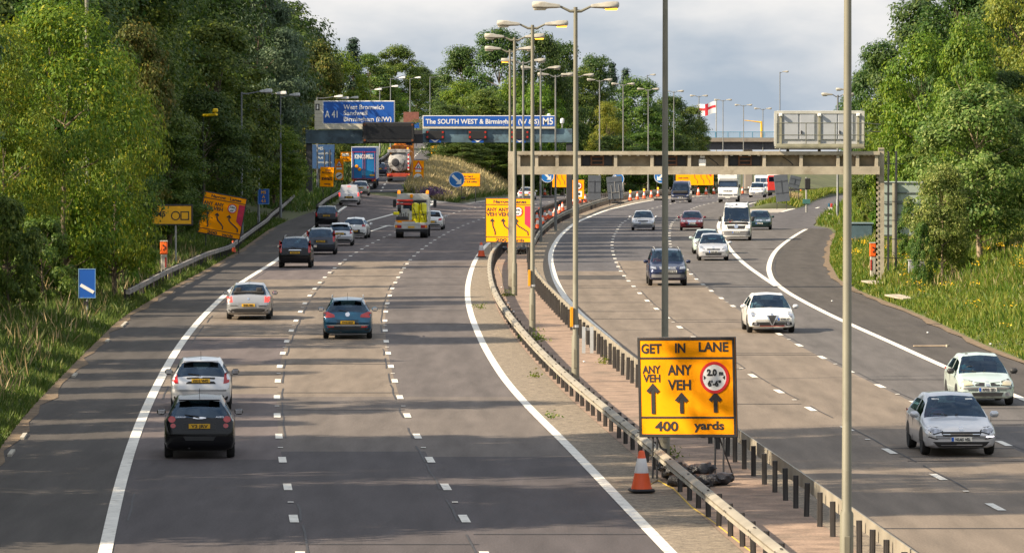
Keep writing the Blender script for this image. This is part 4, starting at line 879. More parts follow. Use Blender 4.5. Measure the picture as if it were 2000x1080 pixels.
p = scatter(150000, yfar(150, 400), lambda r_, y: at(XR, y) + .25 + 15 * r_.random() ** 1.3, seed=11); hg = hsc(p, .18, .6, 11); hg *= np.interp(np.array([a - at(XR, b) for a, b in p[:, :2]]), [0, .6, 2, 6], [.4, .7, 1.0, 1.2]) * (.75 + .45 * np.sin(p[:, 0] * 2.1 + np.sin(p[:, 1] * .31) * 3) * np.sin(p[:, 1] * .47 + p[:, 0])); blades('grass', p, hg, hsc(p, .03, .065, 12) * np.interp(p[:, 1], [150, 400], [1, 1.7]), GRASSR, 13)
p = scatter(3500, yfar(160, 330), lambda r_, y: (lambda o: at(XR, y) + o if math.sin(y * .21 + o) + math.sin(o * 1.3 + y * .07) > .3 else None)(1.5 + 12 * r_.random()), seed=15); blades('dry_grass', p, hsc(p, .3, .62, 15), hsc(p, .012, .03, 16), DRY, 17, .25)
p = scatter(26000, yfar(NOSEL + 1, 660), lambda r_, y: at(XIL, y) + .4 + (at(XIR, y) - at(XIL, y) - .8) * r_.random() if at(XIR, y) - at(XIL, y) > 1 else None, seed=21); blades('dry_grass', p, hsc(p, .4, 1.05, 21), hsc(p, .10, .2, 22), DRY, 23, .3)
p = scatter(7000, yfar(NOSEL + 1, 640), lambda r_, y: (lambda t_: at(XIL, y) + .2 + (at(XIR, y) - at(XIL, y) - .4) * (t_ * .25 if r_.random() < .6 else 1 - t_ * .2))(r_.random()), seed=25); blades('grass', p, hsc(p, .3, .8, 25), hsc(p, .10, .2, 26), GRASS, 27)
p = scatter(9000, yfar(NOSER + 2, 760), lambda r_, y: at(XJL, y) + .2 + (at(XJR, y) - at(XJL, y) - .4) * r_.random() if at(XJR, y) - at(XJL, y) > 1 else None, seed=31); blades('grass', p, hsc(p, .3, .75, 31), hsc(p, .08, .18, 32), GRASSR, 33)
p = scatter(3000, yfar(NOSER + 25, 760), lambda r_, y: at(XJL, y) + 2 + (at(XJR, y) - at(XJL, y) - 3) * r_.random() if at(XJR, y) - at(XJL, y) > 4 else None, seed=35); blades('dry_grass', p, hsc(p, .4, .9, 35), hsc(p, .08, .16, 36), DRY, 37)
p = scatter(14000, yfar(400, 760), lambda r_, y: at(XR, y) + .2 + 10 * r_.random(), seed=41); blades('grass', p, hsc(p, .3, .8, 41), hsc(p, .08, .18, 42), GRASSR, 43)
p = scatter(9000, yfar(440, 760), lambda r_, y: at(XL, y) - .3 - 7 * r_.random(), seed=45); blades('grass', p, hsc(p, .3, .8, 45), hsc(p, .08, .18, 46), GRASS, 47)
FLOW = leaf_mat('ragwort_yellow', (.80, .52, .01), (.85, .60, .02), (.75, .6, .02), .3)
p = scatter(105, yfar(170, 330), lambda r_, y: (lambda o: at(XR, y) + o if math.sin(y * .33 + o * 1.7) > .1 else None)(.8 + 6.5 * r_.random()), seed=51)
q = np.repeat(p, 9, 0) + np.random.default_rng(52).normal(size=(len(p) * 9, 3)) * [.14, .2, .07] + [0, 0, .55]
me = quads_mesh('yellow_flowers', q, np.tile([0, -.4, 1.], (len(q), 1)) + np.random.default_rng(53).normal(size=(len(q), 3)) * .4, np.full(len(q), .075), .9, np.random.default_rng(54).random(len(q)), FLOW)
o = bpy.data.objects.new('yellow_flowers', me); C.objects.link(o); tag(o, kind='stuff')
LAV = leaf_mat('flower_purple', (.16, .09, .22), (.20, .12, .26), (.10, .13, .05), .3)
c0 = G(842, 385, .3, zs); q = np.random.default_rng(61).normal(size=(900, 3)) * [.65, .8, .2] + [c0.x, c0.y + 6, c0.z + .75]
me = quads_mesh('flower_clump', q, np.random.default_rng(62).normal(size=(900, 3)), np.full(900, .2), .5, np.random.default_rng(63).random(900), LAV)
o = bpy.data.objects.new('flower_clump', me); C.objects.link(o); tag(o, 'purple flowering clump at the tip of the dry grass island', 'flowers')
# ------------------------------------------------------------------ vehicles
def pchip(x, y, q):
    """monotone cubic through (x, y), sampled at q"""
    x = np.array(x, float); y = np.array(y, float); h = np.diff(x); d = np.diff(y) / h; m = np.zeros(len(x))
    for i in range(1, len(x) - 1):
        if d[i - 1] * d[i] > 0: w1, w2 = 2 * h[i] + h[i - 1], h[i] + 2 * h[i - 1]; m[i] = (w1 + w2) / (w1 / d[i - 1] + w2 / d[i])
    m[0], m[-1] = d[0], d[-1]; k = np.clip(np.searchsorted(x, q) - 1, 0, len(h) - 1); t = (q - x[k]) / h[k]
    return (2 * t**3 - 3 * t**2 + 1) * y[k] + (t**3 - 2 * t**2 + t) * h[k] * m[k] + (-2 * t**3 + 3 * t**2) * y[k + 1] + (t**3 - t**2) * h[k] * m[k + 1]
# stations along the car, front to back: y, underside, half-width, shoulder height, top height (1 = roof), half-width of the top edge
SHAPES = {
    'hatch': dict(ws=(.265, .46), rw=(.90, .968), st=[(0, .28, .70, .48, .385, .58), (.012, .23, .86, .56, .45, .74), (.05, .20, .96, .65, .50, .82), (.14, .19, .995, .73, .56, .86), (.265, .19, 1, .82, .635, .87), (.46, .19, 1, .87, .955, .665), (.60, .19, 1, .89, .995, .665), (.78, .19, 1, .91, .98, .655), (.90, .19, .985, .93, .935, .64), (.968, .22, .965, .91, .665, .82), (.988, .27, .93, .72, .58, .80), (1, .34, .84, .60, .44, .66)]),
    'saloon': dict(ws=(.285, .45), rw=(.72, .845), st=[(0, .30, .64, .50, .40, .52), (.012, .24, .80, .56, .45, .68), (.05, .20, .95, .63, .475, .80), (.14, .19, .995, .72, .55, .84), (.285, .19, 1, .84, .64, .85), (.45, .19, 1, .89, .965, .665), (.58, .19, 1, .91, 1, .68), (.72, .19, 1, .92, .955, .66), (.845, .19, .99, .93, .70, .79), (.965, .22, .95, .90, .685, .76), (.985, .26, .92, .72, .62, .74), (1, .32, .82, .60, .46, .62)]),
    'suv': dict(ws=(.265, .42), rw=(.915, .972), st=[(0, .36, .66, .62, .42, .56), (.012, .30, .82, .70, .47, .70), (.05, .27, .94, .80, .53, .80), (.14, .26, .99, .88, .60, .84), (.265, .26, 1, .98, .665, .84), (.42, .26, 1, 1.04, .965, .73), (.58, .26, 1, 1.06, 1, .75), (.78, .26, 1, 1.07, .995, .75), (.915, .26, .985, 1.08, .965, .73), (.972, .30, .96, 1.06, .66, .82), (.99, .36, .92, .84, .60, .78), (1, .42, .82, .70, .46, .66)]),
    'mpv': dict(ws=(.23, .42), rw=(.925, .975), st=[(0, .30, .64, .56, .40, .52), (.012, .24, .80, .62, .45, .68), (.05, .20, .93, .74, .52, .76), (.13, .19, .99, .84, .59, .82), (.23, .19, 1, .92, .64, .82), (.42, .19, 1, .96, .955, .68), (.56, .19, 1, .98, 1, .70), (.78, .19, 1, 1.0, .99, .70), (.925, .19, .985, 1.02, .95, .68), (.975, .22, .96, 1.0, .66, .78), (.99, .27, .92, .78, .56, .76), (1, .34, .82, .62, .44, .64)]),
    'smallvan': dict(ws=(.20, .37), rw=(.955, .985), st=[(0, .30, .64, .56, .36, .54), (.012, .24, .82, .66, .42, .70), (.05, .21, .94, .78, .47, .78), (.12, .20, .99, .88, .53, .84), (.20, .20, 1, .98, .575, .84), (.37, .20, 1, 1.02, .955, .74), (.50, .20, 1, 1.04, 1, .78), (.80, .20, 1, 1.04, 1, .78), (.955, .20, .99, 1.04, .985, .78), (.985, .24, .97, 1.0, .60, .86), (.995, .30, .94, .80, .52, .84), (1, .36, .86, .64, .38, .74)]),
    'van': dict(ws=(.14, .27), rw=(.97, .99), st=[(0, .32, .70, .64, .30, .60), (.008, .26, .86, .80, .36, .76), (.03, .23, .96, .98, .425, .82), (.08, .22, 1, 1.10, .475, .86), (.14, .22, 1, 1.20, .515, .86), (.27, .22, 1, 1.30, .885, .80), (.36, .22, 1, 1.34, .985, .76), (.46, .22, 1, 1.36, 1, .80), (.80, .22, 1, 1.36, 1, .80), (.97, .22, .995, 1.36, .985, .80), (.99, .24, .98, 1.2, .60, .90), (1, .30, .93, .9, .40, .84)]),
}
GLS = glass_mat('car_glass', (.30, .44, .50), .10); GLD = glass_mat('car_glass_dark', (.12, .17, .21), .10)
TRIM = mat('black_plastic', (.022, .022, .024), .55, var=.1); TYRE = mat('tyre', (.018, .018, .018), .9, var=.2, scale=8); ALLOY = mat('alloy', (.50, .50, .52), .3, metal=.8, var=.1)
INTR = mat('car_interior', (.035, .034, .036), .9, var=.2); CHROME = mat('chrome', (.75, .76, .78), .12, metal=1.0, var=.02)
HEADL = mat('headlamp_glass', (.36, .38, .43), .12, metal=.55, var=.6, scale=9, coat=1); TAILR = mat('tail_lamp', (.42, .012, .014), .18, var=.2, scale=8, coat=1); AMB = mat('indicator_amber', (.8, .28, .02), .25, coat=1)
BRAKE = mat('brake_lamp_lit', (1.0, .04, .03), .3, emit=1.2); DIPPED = mat('headlamp_lit', (1.0, .86, .6), .3, emit=1.6); DRL = mat('daytime_lamp', (1, .9, 1), .3, emit=1.4)
PLY = mat('plate_yellow', (.78, .44, .02), .45, var=.04); PLW = mat('plate_white', (.72, .72, .68), .45, var=.04); PLB = mat('plate_blue_band', (.01, .10, .5), .5)
def paint(name, c, metal=.35, rough=.32): return mat('paint_' + name, c, rough, metal=metal, var=.05, scale=1.2, coat=.7, dirt=(tuple(x * .72 + .012 for x in c), .62, 1.2))
def patch(bvh, poly, face, off, res=.07, name='panel', m=None, parent=None, thick=.012):
    """a panel lying on the body: polygon in (x, z) pushed onto the surface from the front (face -1), back (+1) or side"""
    P_ = [Vector(p) for p in poly]; bd = []
    for i, p in enumerate(P_):
        q = P_[(i + 1) % len(P_)]; n = max(1, int((q - p).length / res))
        bd += [p.lerp(q, k / n) for k in range(n)]
    n0 = len(bd); pts = list(bd); xs = [p.x for p in bd]; zs_ = [p.y for p in bd]
    def inside(x, z):
        c = False; j = len(bd) - 1
        for i in range(len(bd)):
            if (bd[i].y > z) != (bd[j].y > z) and x < (bd[j].x - bd[i].x) * (z - bd[i].y) / (bd[j].y - bd[i].y) + bd[i].x: c = not c
            j = i
        return c
    for x in np.arange(min(xs) + res / 2, max(xs), res):
        for z in np.arange(min(zs_) + res / 2, max(zs_), res):
            if inside(x, z) and min((Vector((x, z)) - b).length for b in bd) > res * .45: pts.append(Vector((x, z)))
    vs, es, fs, *_ = geometry.delaunay_2d_cdt(pts, [(i, (i + 1) % n0) for i in range(n0)], [], 1, 1e-5)
    out = []; last = None
    for v in vs:
        if face in (-1, 1):
            h = bvh.ray_cast(Vector((v.x, face * 20, v.y)), Vector((0, -face, 0)))
            y = h[0].y if h[0] is not None else None
            out.append([v.x, y, v.y])
        else:
            s = 1 if face == 2 else -1
            h = bvh.ray_cast(Vector((s * 5, v.x, v.y)), Vector((-s, 0, 0))); out.append([h[0].x + s * off if h[0] is not None else None, v.x, v.y])
    k = 1 if face in (-1, 1) else 0; good = [o[k] for o in out if o[k] is not None]
    if not good: return None
    med = sorted(good)[len(good) // 2]
    for o in out:
        if o[k] is None: o[k] = med - (off if k == 0 else 0)
        if k == 1: o[1] += face * off
    mb = MB(); n = len(out); back = []
    for o in out:
        b = list(o); b[k] -= (thick + off) * (face if k == 1 else (1 if face == 2 else -1)); back.append(b)
    edges = {}
    for f in fs:
        for i in range(len(f)):
            e = (f[i], f[(i + 1) % len(f)]); edges[e] = 1
    side = [(a, b, b + n, a + n) for a, b in edges if (b, a) not in edges]
    mb.add(out + back, [tuple(f) for f in fs] + side)
    return mb.build(name, m, parent, 35)
def mirror(poly): return [(-x, z) for x, z in reversed(poly)]
RIMN = 10
def wheel(parent, x, y, r, wd, steel=False):
    s = 1 if x > 0 else -1
    m = MB(); m.lathe([(r * .64, -wd / 2), (r * .93, -wd / 2), (r, -wd * .32), (r, wd * .32), (r * .93, wd / 2), (r * .64, wd / 2)], 24, (x, y, r), 'X'); w_ = m.build('wheel', TYRE, parent, 40)
    m = MB(); m.lathe([(r * .66, -wd * .4), (r * .66, wd * .42), (r * .60, wd * .44), (r * .56, wd * .30), (r * .56, -wd * .4)] if s > 0 else [(r * .56, wd * .4), (r * .56, -wd * .30), (r * .60, -wd * .44), (r * .66, -wd * .42), (r * .66, wd * .4)], 24, (x, y, r), 'X')
    m.lathe([(r * .16, s * wd * .2), (r * .15, s * wd * .42)], 10, (x, y, r), 'X')
    for k in range(5 if not steel else 8):
        a = k * 2 * math.pi / (5 if not steel else 8)
        m.box((x + s * wd * .34, y + r * .36 * math.cos(a), r + r * .36 * math.sin(a)), (wd * .12, r * .44, r * .13), Matrix.Rotation(a, 3, 'X'))
    m.lathe([(r * .58, s * wd * .05), (r * .56, s * wd * .08)], 16, (x, y, r), 'X', mi=1)
    m.build('rim', [ALLOY, TRIM], w_, 40)
def plate(t, bvh, x, z, face, text, w_=.52, hh=.112):
    yel = face == 1
    o = patch(bvh, [(x - w_ / 2, z - hh / 2), (x + w_ / 2, z - hh / 2), (x + w_ / 2, z + hh / 2), (x - w_ / 2, z + hh / 2)], face, .03, .2, 'number_plate', PLY if yel else PLW, t, .04)
    if o is None: return
    ys = sorted(v.co.y for v in o.data.vertices); y = ys[0] if face == -1 else ys[-1]
    for v in o.data.vertices:
        if (v.co.y - y) * face > -.045: v.co.y = y
    if text:
        m = MB(); text_mb(m, text, 0, 0, hh * .66, -.004, w_ * (.80 if yel else .72), .03)
        if m.v:
            vs = np.array(m.v)
            if face == -1: m.v = [(a + x + (.03 if not yel else 0), y + b, c + z) for a, b, c in vs]
            else: m.v = [(-a + x, y - b, c + z) for a, b, c in vs]
            m.build('text_print', BLACK, o)
    if not yel:
        m = MB(); m.box((x - w_ / 2 + .035, y - .004, z), (.06, .006, hh * .9)); m.build('blue_band', PLB, o)
def build_body(t, kind, L_, W_, H_, pm, dark_side=False, glass=GLS):
    S = SHAPES[kind]; st = S['st']; hw = W_ / 2
    ky = [s[0] for s in st]; q = [0]
    for a, b in zip(ky, ky[1:]): q += list(np.linspace(a, b, 2 if b - a < .03 else 6)[1:])
    q = np.array(q); cols = [pchip(ky, [s[i] for s in st], q) for i in range(1, 6)]
    scl = H_ / {'hatch': 1.48, 'saloon': 1.45, 'suv': 1.70, 'mpv': 1.60, 'smallvan': 1.80, 'van': 2.6}[kind]
    rings = []; SUB = 4
    for i, y in enumerate(q):
        zb, wf, zs_, zt, wt = [c[i] for c in cols]; wv = wf * hw; zsh = zs_ * (scl if kind != 'van' else 1); z1 = zt * H_; we = wt * hw
        zsh = min(zsh, z1 - .02)
        cp = [(0, zb), (wv * .78, zb), (wv * .94, zb + .05), (wv, zb + .20), (wv * 1.0, (zb + .2 + zsh) / 2 + .04), (wv * .985, zsh - .05), (wv * .955, zsh + .005), (max(we, .2), z1 - .035 - .035 * (z1 > .9 * H_)), (we * (.62 if z1 < .9 * H_ else .74), z1 - .008 - .012 * (z1 > .9 * H_)), (0, z1 + .012)]
        cp = np.array(cp); pts = []
        for k in range(len(cp) - 1):
            p0, p1, p2, p3 = cp[max(k - 1, 0)], cp[k], cp[k + 1], cp[min(k + 2, len(cp) - 1)]
            for j in range(SUB):
                tt = j / SUB; a = .5 * ((2 * p1) + (p2 - p0) * tt + (2 * p0 - 5 * p1 + 4 * p2 - p3) * tt**2 + (3 * p1 - p0 - 3 * p2 + p3) * tt**3)
                pts.append(a if k > 2 else p1 + (p2 - p1) * tt)
        pts.append(cp[-1]); pts = np.array(pts); pts[:, 0] = np.clip(pts[:, 0], 0, None); pts[0, 0] = 0; pts[-1, 0] = 0
        rings.append(pts)
    n = len(rings[0]); Y = q * L_ - L_ / 2
    full = [[(x, Y[i], z) for x, z in r] + [(-x, Y[i], z) for x, z in r[-2:0:-1]] for i, r in enumerate(rings)]
    nf = len(full[0]); V = [v for r in full for v in r]
    groups = {'body': [], 'windscreen': [], 'rear_window': [], 'side_window_a': [], 'side_window_b': []}
    ws, rw = S['ws'], S['rw']; sw0 = ws[0] + (ws[1] - ws[0]) * .38
    for i in range(len(q) - 1):
        ym = (q[i] + q[i + 1]) / 2
        for k in range(nf):
            tk = (k + .5) / SUB if k < n - 1 else (nf - k - .5) / SUB
            right = k < n - 1; g_ = 'body'
            if ws[0] + .004 < ym < ws[1] - .004 and tk > 7.0: g_ = 'windscreen'
            elif rw[0] + .004 < ym < rw[1] - .004 and tk > 7.0 and kind not in ('van',): g_ = 'rear_window'
            elif 6.25 < tk < 6.75 and sw0 < ym < (rw[0] + .01 if kind not in ('van', 'smallvan') else (.36 if kind == 'van' else .45)):
                if not (.575 < ym < .60): g_ = 'side_window_a' if right else 'side_window_b'
            groups[g_].append((i * nf + k, i * nf + (k + 1) % nf, (i + 1) * nf + (k + 1) % nf, (i + 1) * nf + k))
    for r in (0, len(q) - 1):
        b = r * nf
        for k in range(n - 1):
            a1, a2 = b + k, b + k + 1; c1, c2 = b + (nf - k) % nf, b + (nf - k - 1) % nf
            groups['body'].append(tuple(dict.fromkeys((a1, a2, c2, c1))))
    parts = {}
    for g_, fs in groups.items():
        if not fs: continue
        m = MB(); used = sorted({i for f in fs for i in f}); ix = {a: b for b, a in enumerate(used)}
        m.add([V[i] for i in used], [tuple(ix[i] for i in f) for f in fs]); nm = 'side_window' if g_.startswith('side') else g_
        parts[g_] = m.build(nm, pm if g_ == 'body' else (GLD if nm == 'side_window' and dark_side else glass), t, 50)
    bvh = BVHTree.FromPolygons([Vector(v) for v in V], [f for fs in groups.values() for f in fs])
    return parts, bvh, scl
def interior(t, L_, W_, H_, kind, face_y):
    z0 = {'suv': .28, 'mpv': .18, 'smallvan': .2, 'van': .5}.get(kind, .10); hw = W_ / 2; yF = {'van': -.31 * L_, 'smallvan': -.14 * L_}.get(kind, -.03 * L_)
    m = MB(); m.box((0, yF + L_ * .12, .25 + z0 * .3), (W_ * .86, L_ * .52, .04)); m.box((0, yF - .72, .62 + z0), (W_ * .80, .35, .30), bev=.06); m.build('dashboard', INTR, t)
    for sx_ in (-1, 1):
        m = MB(); m.box((sx_ * W_ * .21, yF + .25, .42 + z0), (.5, .5, .16), bev=.05); m.box((sx_ * W_ * .21, yF + .52, .78 + z0), (.48, .13, .62), Matrix.Rotation(-.2, 3, 'X'), bev=.05); m.box((sx_ * W_ * .21, yF + .62, 1.16 + z0), (.26, .1, .18), bev=.04); m.build('seat', INTR, t)
    if kind != 'van':
        m = MB(); m.box((0, L_ * .30, .80 + z0), (W_ * .70, .14, .5), Matrix.Rotation(-.2, 3, 'X'), bev=.04)
        for q in (-.42, .42): m.box((q, L_ * .31, 1.10 + z0), (.24, .1, .16), bev=.03)
        m.build('rear_seat', INTR, t)
    m = MB(); c = Vector((-W_ * .21, yF - .42, .82 + z0)); pts = [c + Matrix.Rotation(-1.05, 3, 'X') @ Vector((.19 * math.cos(a), .19 * math.sin(a), 0)) for a in np.linspace(0, 2 * math.pi, 17)]; m.tube(pts, .016, 6, cap=False); m.build('steering_wheel', TRIM, t)
    return Vector((-W_ * .21, yF + .30, .46 + z0))
DRV = []
def car(name, label, kind, L_, W_, H_, pm, u, v, away, T, text='', cat='car', tail=None, head=None, grille=None, prof=zm, plate_z=None, plate_x=0.0, turn=0.0, lower=True, roof_rails=False, lit_tail=False, lit_head=False, spoiler=False, wheel_r=.31, dark_side=False, mirrors=None, interior_on=True, near=True, glass=GLS, group=None, extra=None):
    g0 = G(u, v, 0, prof); m_ = slope(T, g0.y) if T is not None else 0.0
    phi = (math.pi if away else 0) - math.atan(m_) + turn
    fwd = Vector((math.sin(phi), -math.cos(phi), 0)); back = L_ * .5 - (.55 if not away else .75)
    loc = g0 + (fwd * back if away else -fwd * back); loc.z = prof(loc.y) + .006
    t = thing(name, label, cat, loc, phi, group); t.rotation_euler.x = 0
    parts, bvh, s = build_body(t, kind, L_, W_, H_, pm, dark_side, glass); hw = W_ / 2
    for fx_, fy in ((1, -1), (-1, -1), (1, 1), (-1, 1)):
        y = -L_ * .5 + L_ * (.195 if kind != 'van' else .17) if fy < 0 else L_ * .5 - L_ * (.19 if kind not in ('saloon',) else .235)
        wheel(t, fx_ * (hw - .105), y, wheel_r, .20)
        r_ = wheel_r * 1.17; pl = [(y + r_ * math.cos(a), max(.21, wheel_r + r_ * math.sin(a))) for a in np.linspace(0, 2 * math.pi, 20, endpoint=False)]
        patch(bvh, pl, 2 if fx_ > 0 else 3, .004, .12, 'wheel_arch', TRIM, t, .01)
    if interior_on: DRV.append((label, (t, interior(t, L_, W_, H_, kind, 0))))
    for sx_ in (-1, 1):                                   # door mirrors
        ym = (SHAPES[kind]['ws'][0] + .05) * L_ - L_ / 2; zmr = (.98 if kind not in ('van', 'suv', 'mpv', 'smallvan') else {'van': 1.45, 'suv': 1.12, 'mpv': 1.08, 'smallvan': 1.12}[kind]) * (s if kind != 'van' else 1)
        m = MB(); hh = .16 if kind != 'van' else .34
        m.box((sx_ * (hw + .10), ym, zmr), (.22, .13, hh), bev=.05); mm = m.build('mirror', mirrors or pm, t, 60)
        m = MB(); m.box((sx_ * (hw + .10), ym + .068, zmr), (.17, .01, hh - .05), bev=.004); m.build('mirror_glass', CHROME, mm)
    # back
    ztop = plate_z or .78 * s
    for sx_ in (1, -1):
        for poly, mt in (tail or [([(.66, .72), (.92, .74), (.95, .98), (.72, .96)], TAILR)]):
            pl = [(x * hw * sx_, z * s) for x, z in (poly if sx_ > 0 else reversed(poly))]
            patch(bvh, pl, 1, .012, .07, 'tail_light', BRAKE if lit_tail and mt is TAILR else mt, t)
    if away or near:
        patch(bvh, [(-.42, ztop - .09), (.42, ztop - .09), (.40, ztop + .09), (-.40, ztop + .09)], 1, .006, .1, 'plate_recess', pm if pm.name in ('paint_silver_a',) else TRIM, t)
        plate(t, bvh, plate_x if away else 0, ztop, 1, text if away else '')
    if lower:
        patch(bvh, [(-.88 * hw, .31 * s), (.88 * hw, .31 * s), (.90 * hw, .42 * s), (.55 * hw, .46 * s), (-.55 * hw, .46 * s), (-.90 * hw, .42 * s)], 1, .008, .12, 'bumper_trim', TRIM, t)
    if away:
        m = MB(); m.tube([(.25, L_ * .455, .30), (.25, L_ * .488, .29)], .035, 8); m.build('exhaust', CHROME, t)
        yw = SHAPES[kind]['rw'][0] * L_ - L_ / 2
        m = MB(); m.tube([(0, yw, H_ * .95), (0, yw + .05, H_ + .20)], .006, 5); m.build('aerial', TRIM, t)
        wz0 = SHAPES[kind]['st'][-3][4] * H_
        if kind != 'saloon': m = MB(); m.tube([(0, L_ * .478, wz0 + .02), (.18, L_ * .468, wz0 + .05), (.36, L_ * .46, wz0 + .07)], .012, 5); m.build('wiper', TRIM, t)
        if spoiler: m = MB(); m.box((0, yw + .10, H_ * .955), (W_ * .58, .26, .035), Matrix.Rotation(-.1, 3, 'X'), bev=.012); m.build('spoiler', pm, t)
    # front
    if not away:
        for sx_ in (1, -1):
            for poly, mt in (head or [([(.52, .58), (.90, .60), (.93, .74), (.58, .68)], HEADL)]):
                pl = [(x * hw * sx_, z * s) for x, z in (poly if sx_ > 0 else reversed(poly))]
                hl = patch(bvh, pl, -1, .008, .07, 'headlight', TRIM, t)
                cx_ = sum(a for a, b in pl) / len(pl); cz_ = sum(b for a, b in pl) / len(pl)
                if hl: patch(bvh, [(cx_ + (a - cx_) * .80, cz_ + (b - cz_) * .72) for a, b in pl], -1, .022, .06, 'lens', DIPPED if lit_head and mt is HEADL else mt, hl)
        for poly, mt, nm in (grille or [([(-.42, .56), (.42, .56), (.46, .66), (-.46, .66)], TRIM, 'grille')]):
            patch(bvh, [(x * hw, z * s) for x, z in poly], -1, .014, .08, nm, mt, t)
        plate(t, bvh, plate_x, (plate_z or .47 * s), -1, text)
        for sx_ in (-1, 1):
            m = MB(); yw = SHAPES[kind]['ws'][0] * L_ - L_ / 2; zc = SHAPES[kind]['st'][4][4] * H_ + .02; m.tube([(sx_ * .1 - .1, yw + .02, zc + .01), (sx_ * .35 - .28, yw + .04, zc + .05)], .012, 5); m.build('wiper', TRIM, t)
    if roof_rails:
        for sx_ in (-1, 1): m = MB(); m.tube([(sx_ * hw * .62, -.10 * L_, H_ - .02), (sx_ * hw * .63, -.06 * L_, H_ + .05), (sx_ * hw * .64, .33 * L_, H_ + .045), (sx_ * hw * .63, .37 * L_, H_ - .03)], .02, 6); m.build('roof_rail', GALV, t)
    for sx_ in (2, 3):                                    # door shut lines and handles
        m = MB(); xq = .0
        for yy in (-.22, .08, .30) if kind not in ('van',) else (-.36, -.2): 
            h = bvh.ray_cast(Vector(((5 if sx_ == 2 else -5), yy * L_, .72)), Vector((-1 if sx_ == 2 else 1, 0, 0)))
            if h[0] is not None: m.box((h[0].x, h[0].y, .62), (.008, .012, .62))
        if m.v: m.build('door_gap', TRIM, t)
    if extra: extra(t, bvh, hw, s, L_, H_)
    return t, bvh
SIL = paint('silver_a', (.36, .37, .39), .5); SIL2 = paint('silver_b', (.60, .61, .64), .45); GRN = paint('pale_green', (.55, .66, .62), .3); WHT = paint('white', (.80, .80, .78), 0, .3); BLK = mat('paint_black', (.006, .006, .008), .25, metal=0, var=.1, coat=.25, spec=.3)
NAVY = paint('navy', (.012, .020, .065), .4); BLU = paint('petrol_blue', (.008, .085, .165), .4); DGREY = paint('dark_blue_grey', (.035, .042, .062), .5); RED = paint('dark_red', (.17, .018, .028), .45); DGRN = paint('dark_green', (.012, .045, .048), .45)
LSIL = paint('light_silver', (.68, .69, .71), .35); CHAMP = paint('pale_gold', (.50, .48, .42), .5)
C1 = (L0 + L1) / 2; C2 = (L1 + L2) / 2; D1 = (R2 + R4) / 2; D2 = (R1 + R2) / 2; D3 = (R0 + R1) / 2
def badge_f(z, w_=.12, h_=.1, mt=None):
    def f(t, bvh, hw, s, L_, H_): patch(bvh, [(-w_ / 2, z - h_ / 2), (w_ / 2, z - h_ / 2), (w_ / 2, z + h_ / 2), (-w_ / 2, z + h_ / 2)], -1, .03, .2, 'badge', mt or CHROME, t, .02)
    return f
def badge_r(z, w_=.1, h_=.09, words=()):
    def f(t, bvh, hw, s, L_, H_):
        pts = [(w_ / 2 * math.cos(a), z + h_ / 2 * math.sin(a)) for a in np.linspace(0, 6.283, 12, endpoint=False)]; patch(bvh, pts, 1, .014, .2, 'badge', CHROME, t, .015)
    return f
circ = lambda cx, cz, rx, rz: [(cx + rx * math.cos(a), cz + rz * math.sin(a)) for a in np.linspace(0, 6.283, 14, endpoint=False)]
# -- driving away on the left carriageway
def aveo(t, bvh, hw, s, L_, H_):
    patch(bvh, [(-.16, 1.00), (-.06, .985), (.06, .985), (.16, 1.00), (.16, 1.02), (.06, 1.035), (-.06, 1.035), (-.16, 1.02)], 1, .014, .1, 'badge', CHROME, t)
    m = MB(); text_mb(m, 'AVEO', .50, 1.03, .035, 0, .2); text_mb(m, 'CHEVROLET', -.46, 1.03, .03, 0, .26)
    m.v = [(-a, (bvh.ray_cast(Vector((-a, 20, c)), Vector((0, -1, 0)))[0] or Vector((0, L_ / 2, 0))).y + .012 - b, c) for a, b, c in m.v]; m.build('text_print', CHROME, t)
    patch(bvh, [(-.34, .46), (.34, .46), (.40, .56), (-.40, .56)], 1, .01, .1, 'bumper_crease', TRIM, t)
car('hatchback_car', 'black hatchback with twin round red tail lamps, nearest car driving away', 'hatch', 4.04, 1.735, 1.52, BLK, 390, 893, True, C1, 'Y2 JRV', tail=[(circ(.78, .95, .105, .075), TAILR), (circ(.745, .80, .075, .055), TAILR)], plate_z=.81, spoiler=True, extra=aveo, lower=False)
car('hatchback_car', 'silvery white hatchback with tall slanted red lamps directly ahead of the black one', 'hatch', 3.95, 1.722, 1.48, LSIL, 393, 800, True, C1, 'FX13 VNO', tail=[([(.74, .78), (.97, .80), (.86, 1.10), (.78, 1.06)], TAILR)], plate_z=.86, spoiler=True, mirrors=BLK, extra=badge_r(.96, .12, .05))
car('saloon_car', 'silver five-door car with red brake lamps lit, crossing beside the hard shoulder line', 'saloon', 4.6, 1.798, 1.46, SIL, 486, 624, True, C1, 'YH06 NBG', tail=[([(.72, .72), (.97, .72), (.96, .93), (.74, .95)], TAILR)], lit_tail=True, plate_z=.60, plate_x=0, mirrors=BLK, extra=badge_r(.86, .09, .09))
car('hatchback_car', 'petrol blue hatchback alone in the middle lane of the left carriageway', 'hatch', 4.42, 1.814, 1.50, BLU, 679, 661, True, C2, 'CY15 HNY', tail=[([(.52, .80), (.97, .78), (.98, .98), (.84, 1.0), (.54, .90)], TAILR)], plate_z=.62, spoiler=True, roof_rails=True, extra=lambda t, bvh, hw, s, L_, H_: (badge_r(.92, .17, .17)(t, bvh, hw, s, L_, H_), patch(bvh, [(-.80, .50), (.80, .50), (.80, .525), (-.80, .525)], 1, .02, .1, 'chrome_strip', CHROME, t), [patch(bvh, pl, 1, .016, .1, 'reflector', TAILR, t) for pl in ([(.5, .44), (.74, .44), (.74, .48), (.5, .48)], [(-.74, .44), (-.5, .44), (-.5, .48), (-.74, .48)])]))
TV = [([(.78, .86), (.98, .86), (.93, 1.55), (.80, 1.50)], TAILR)]
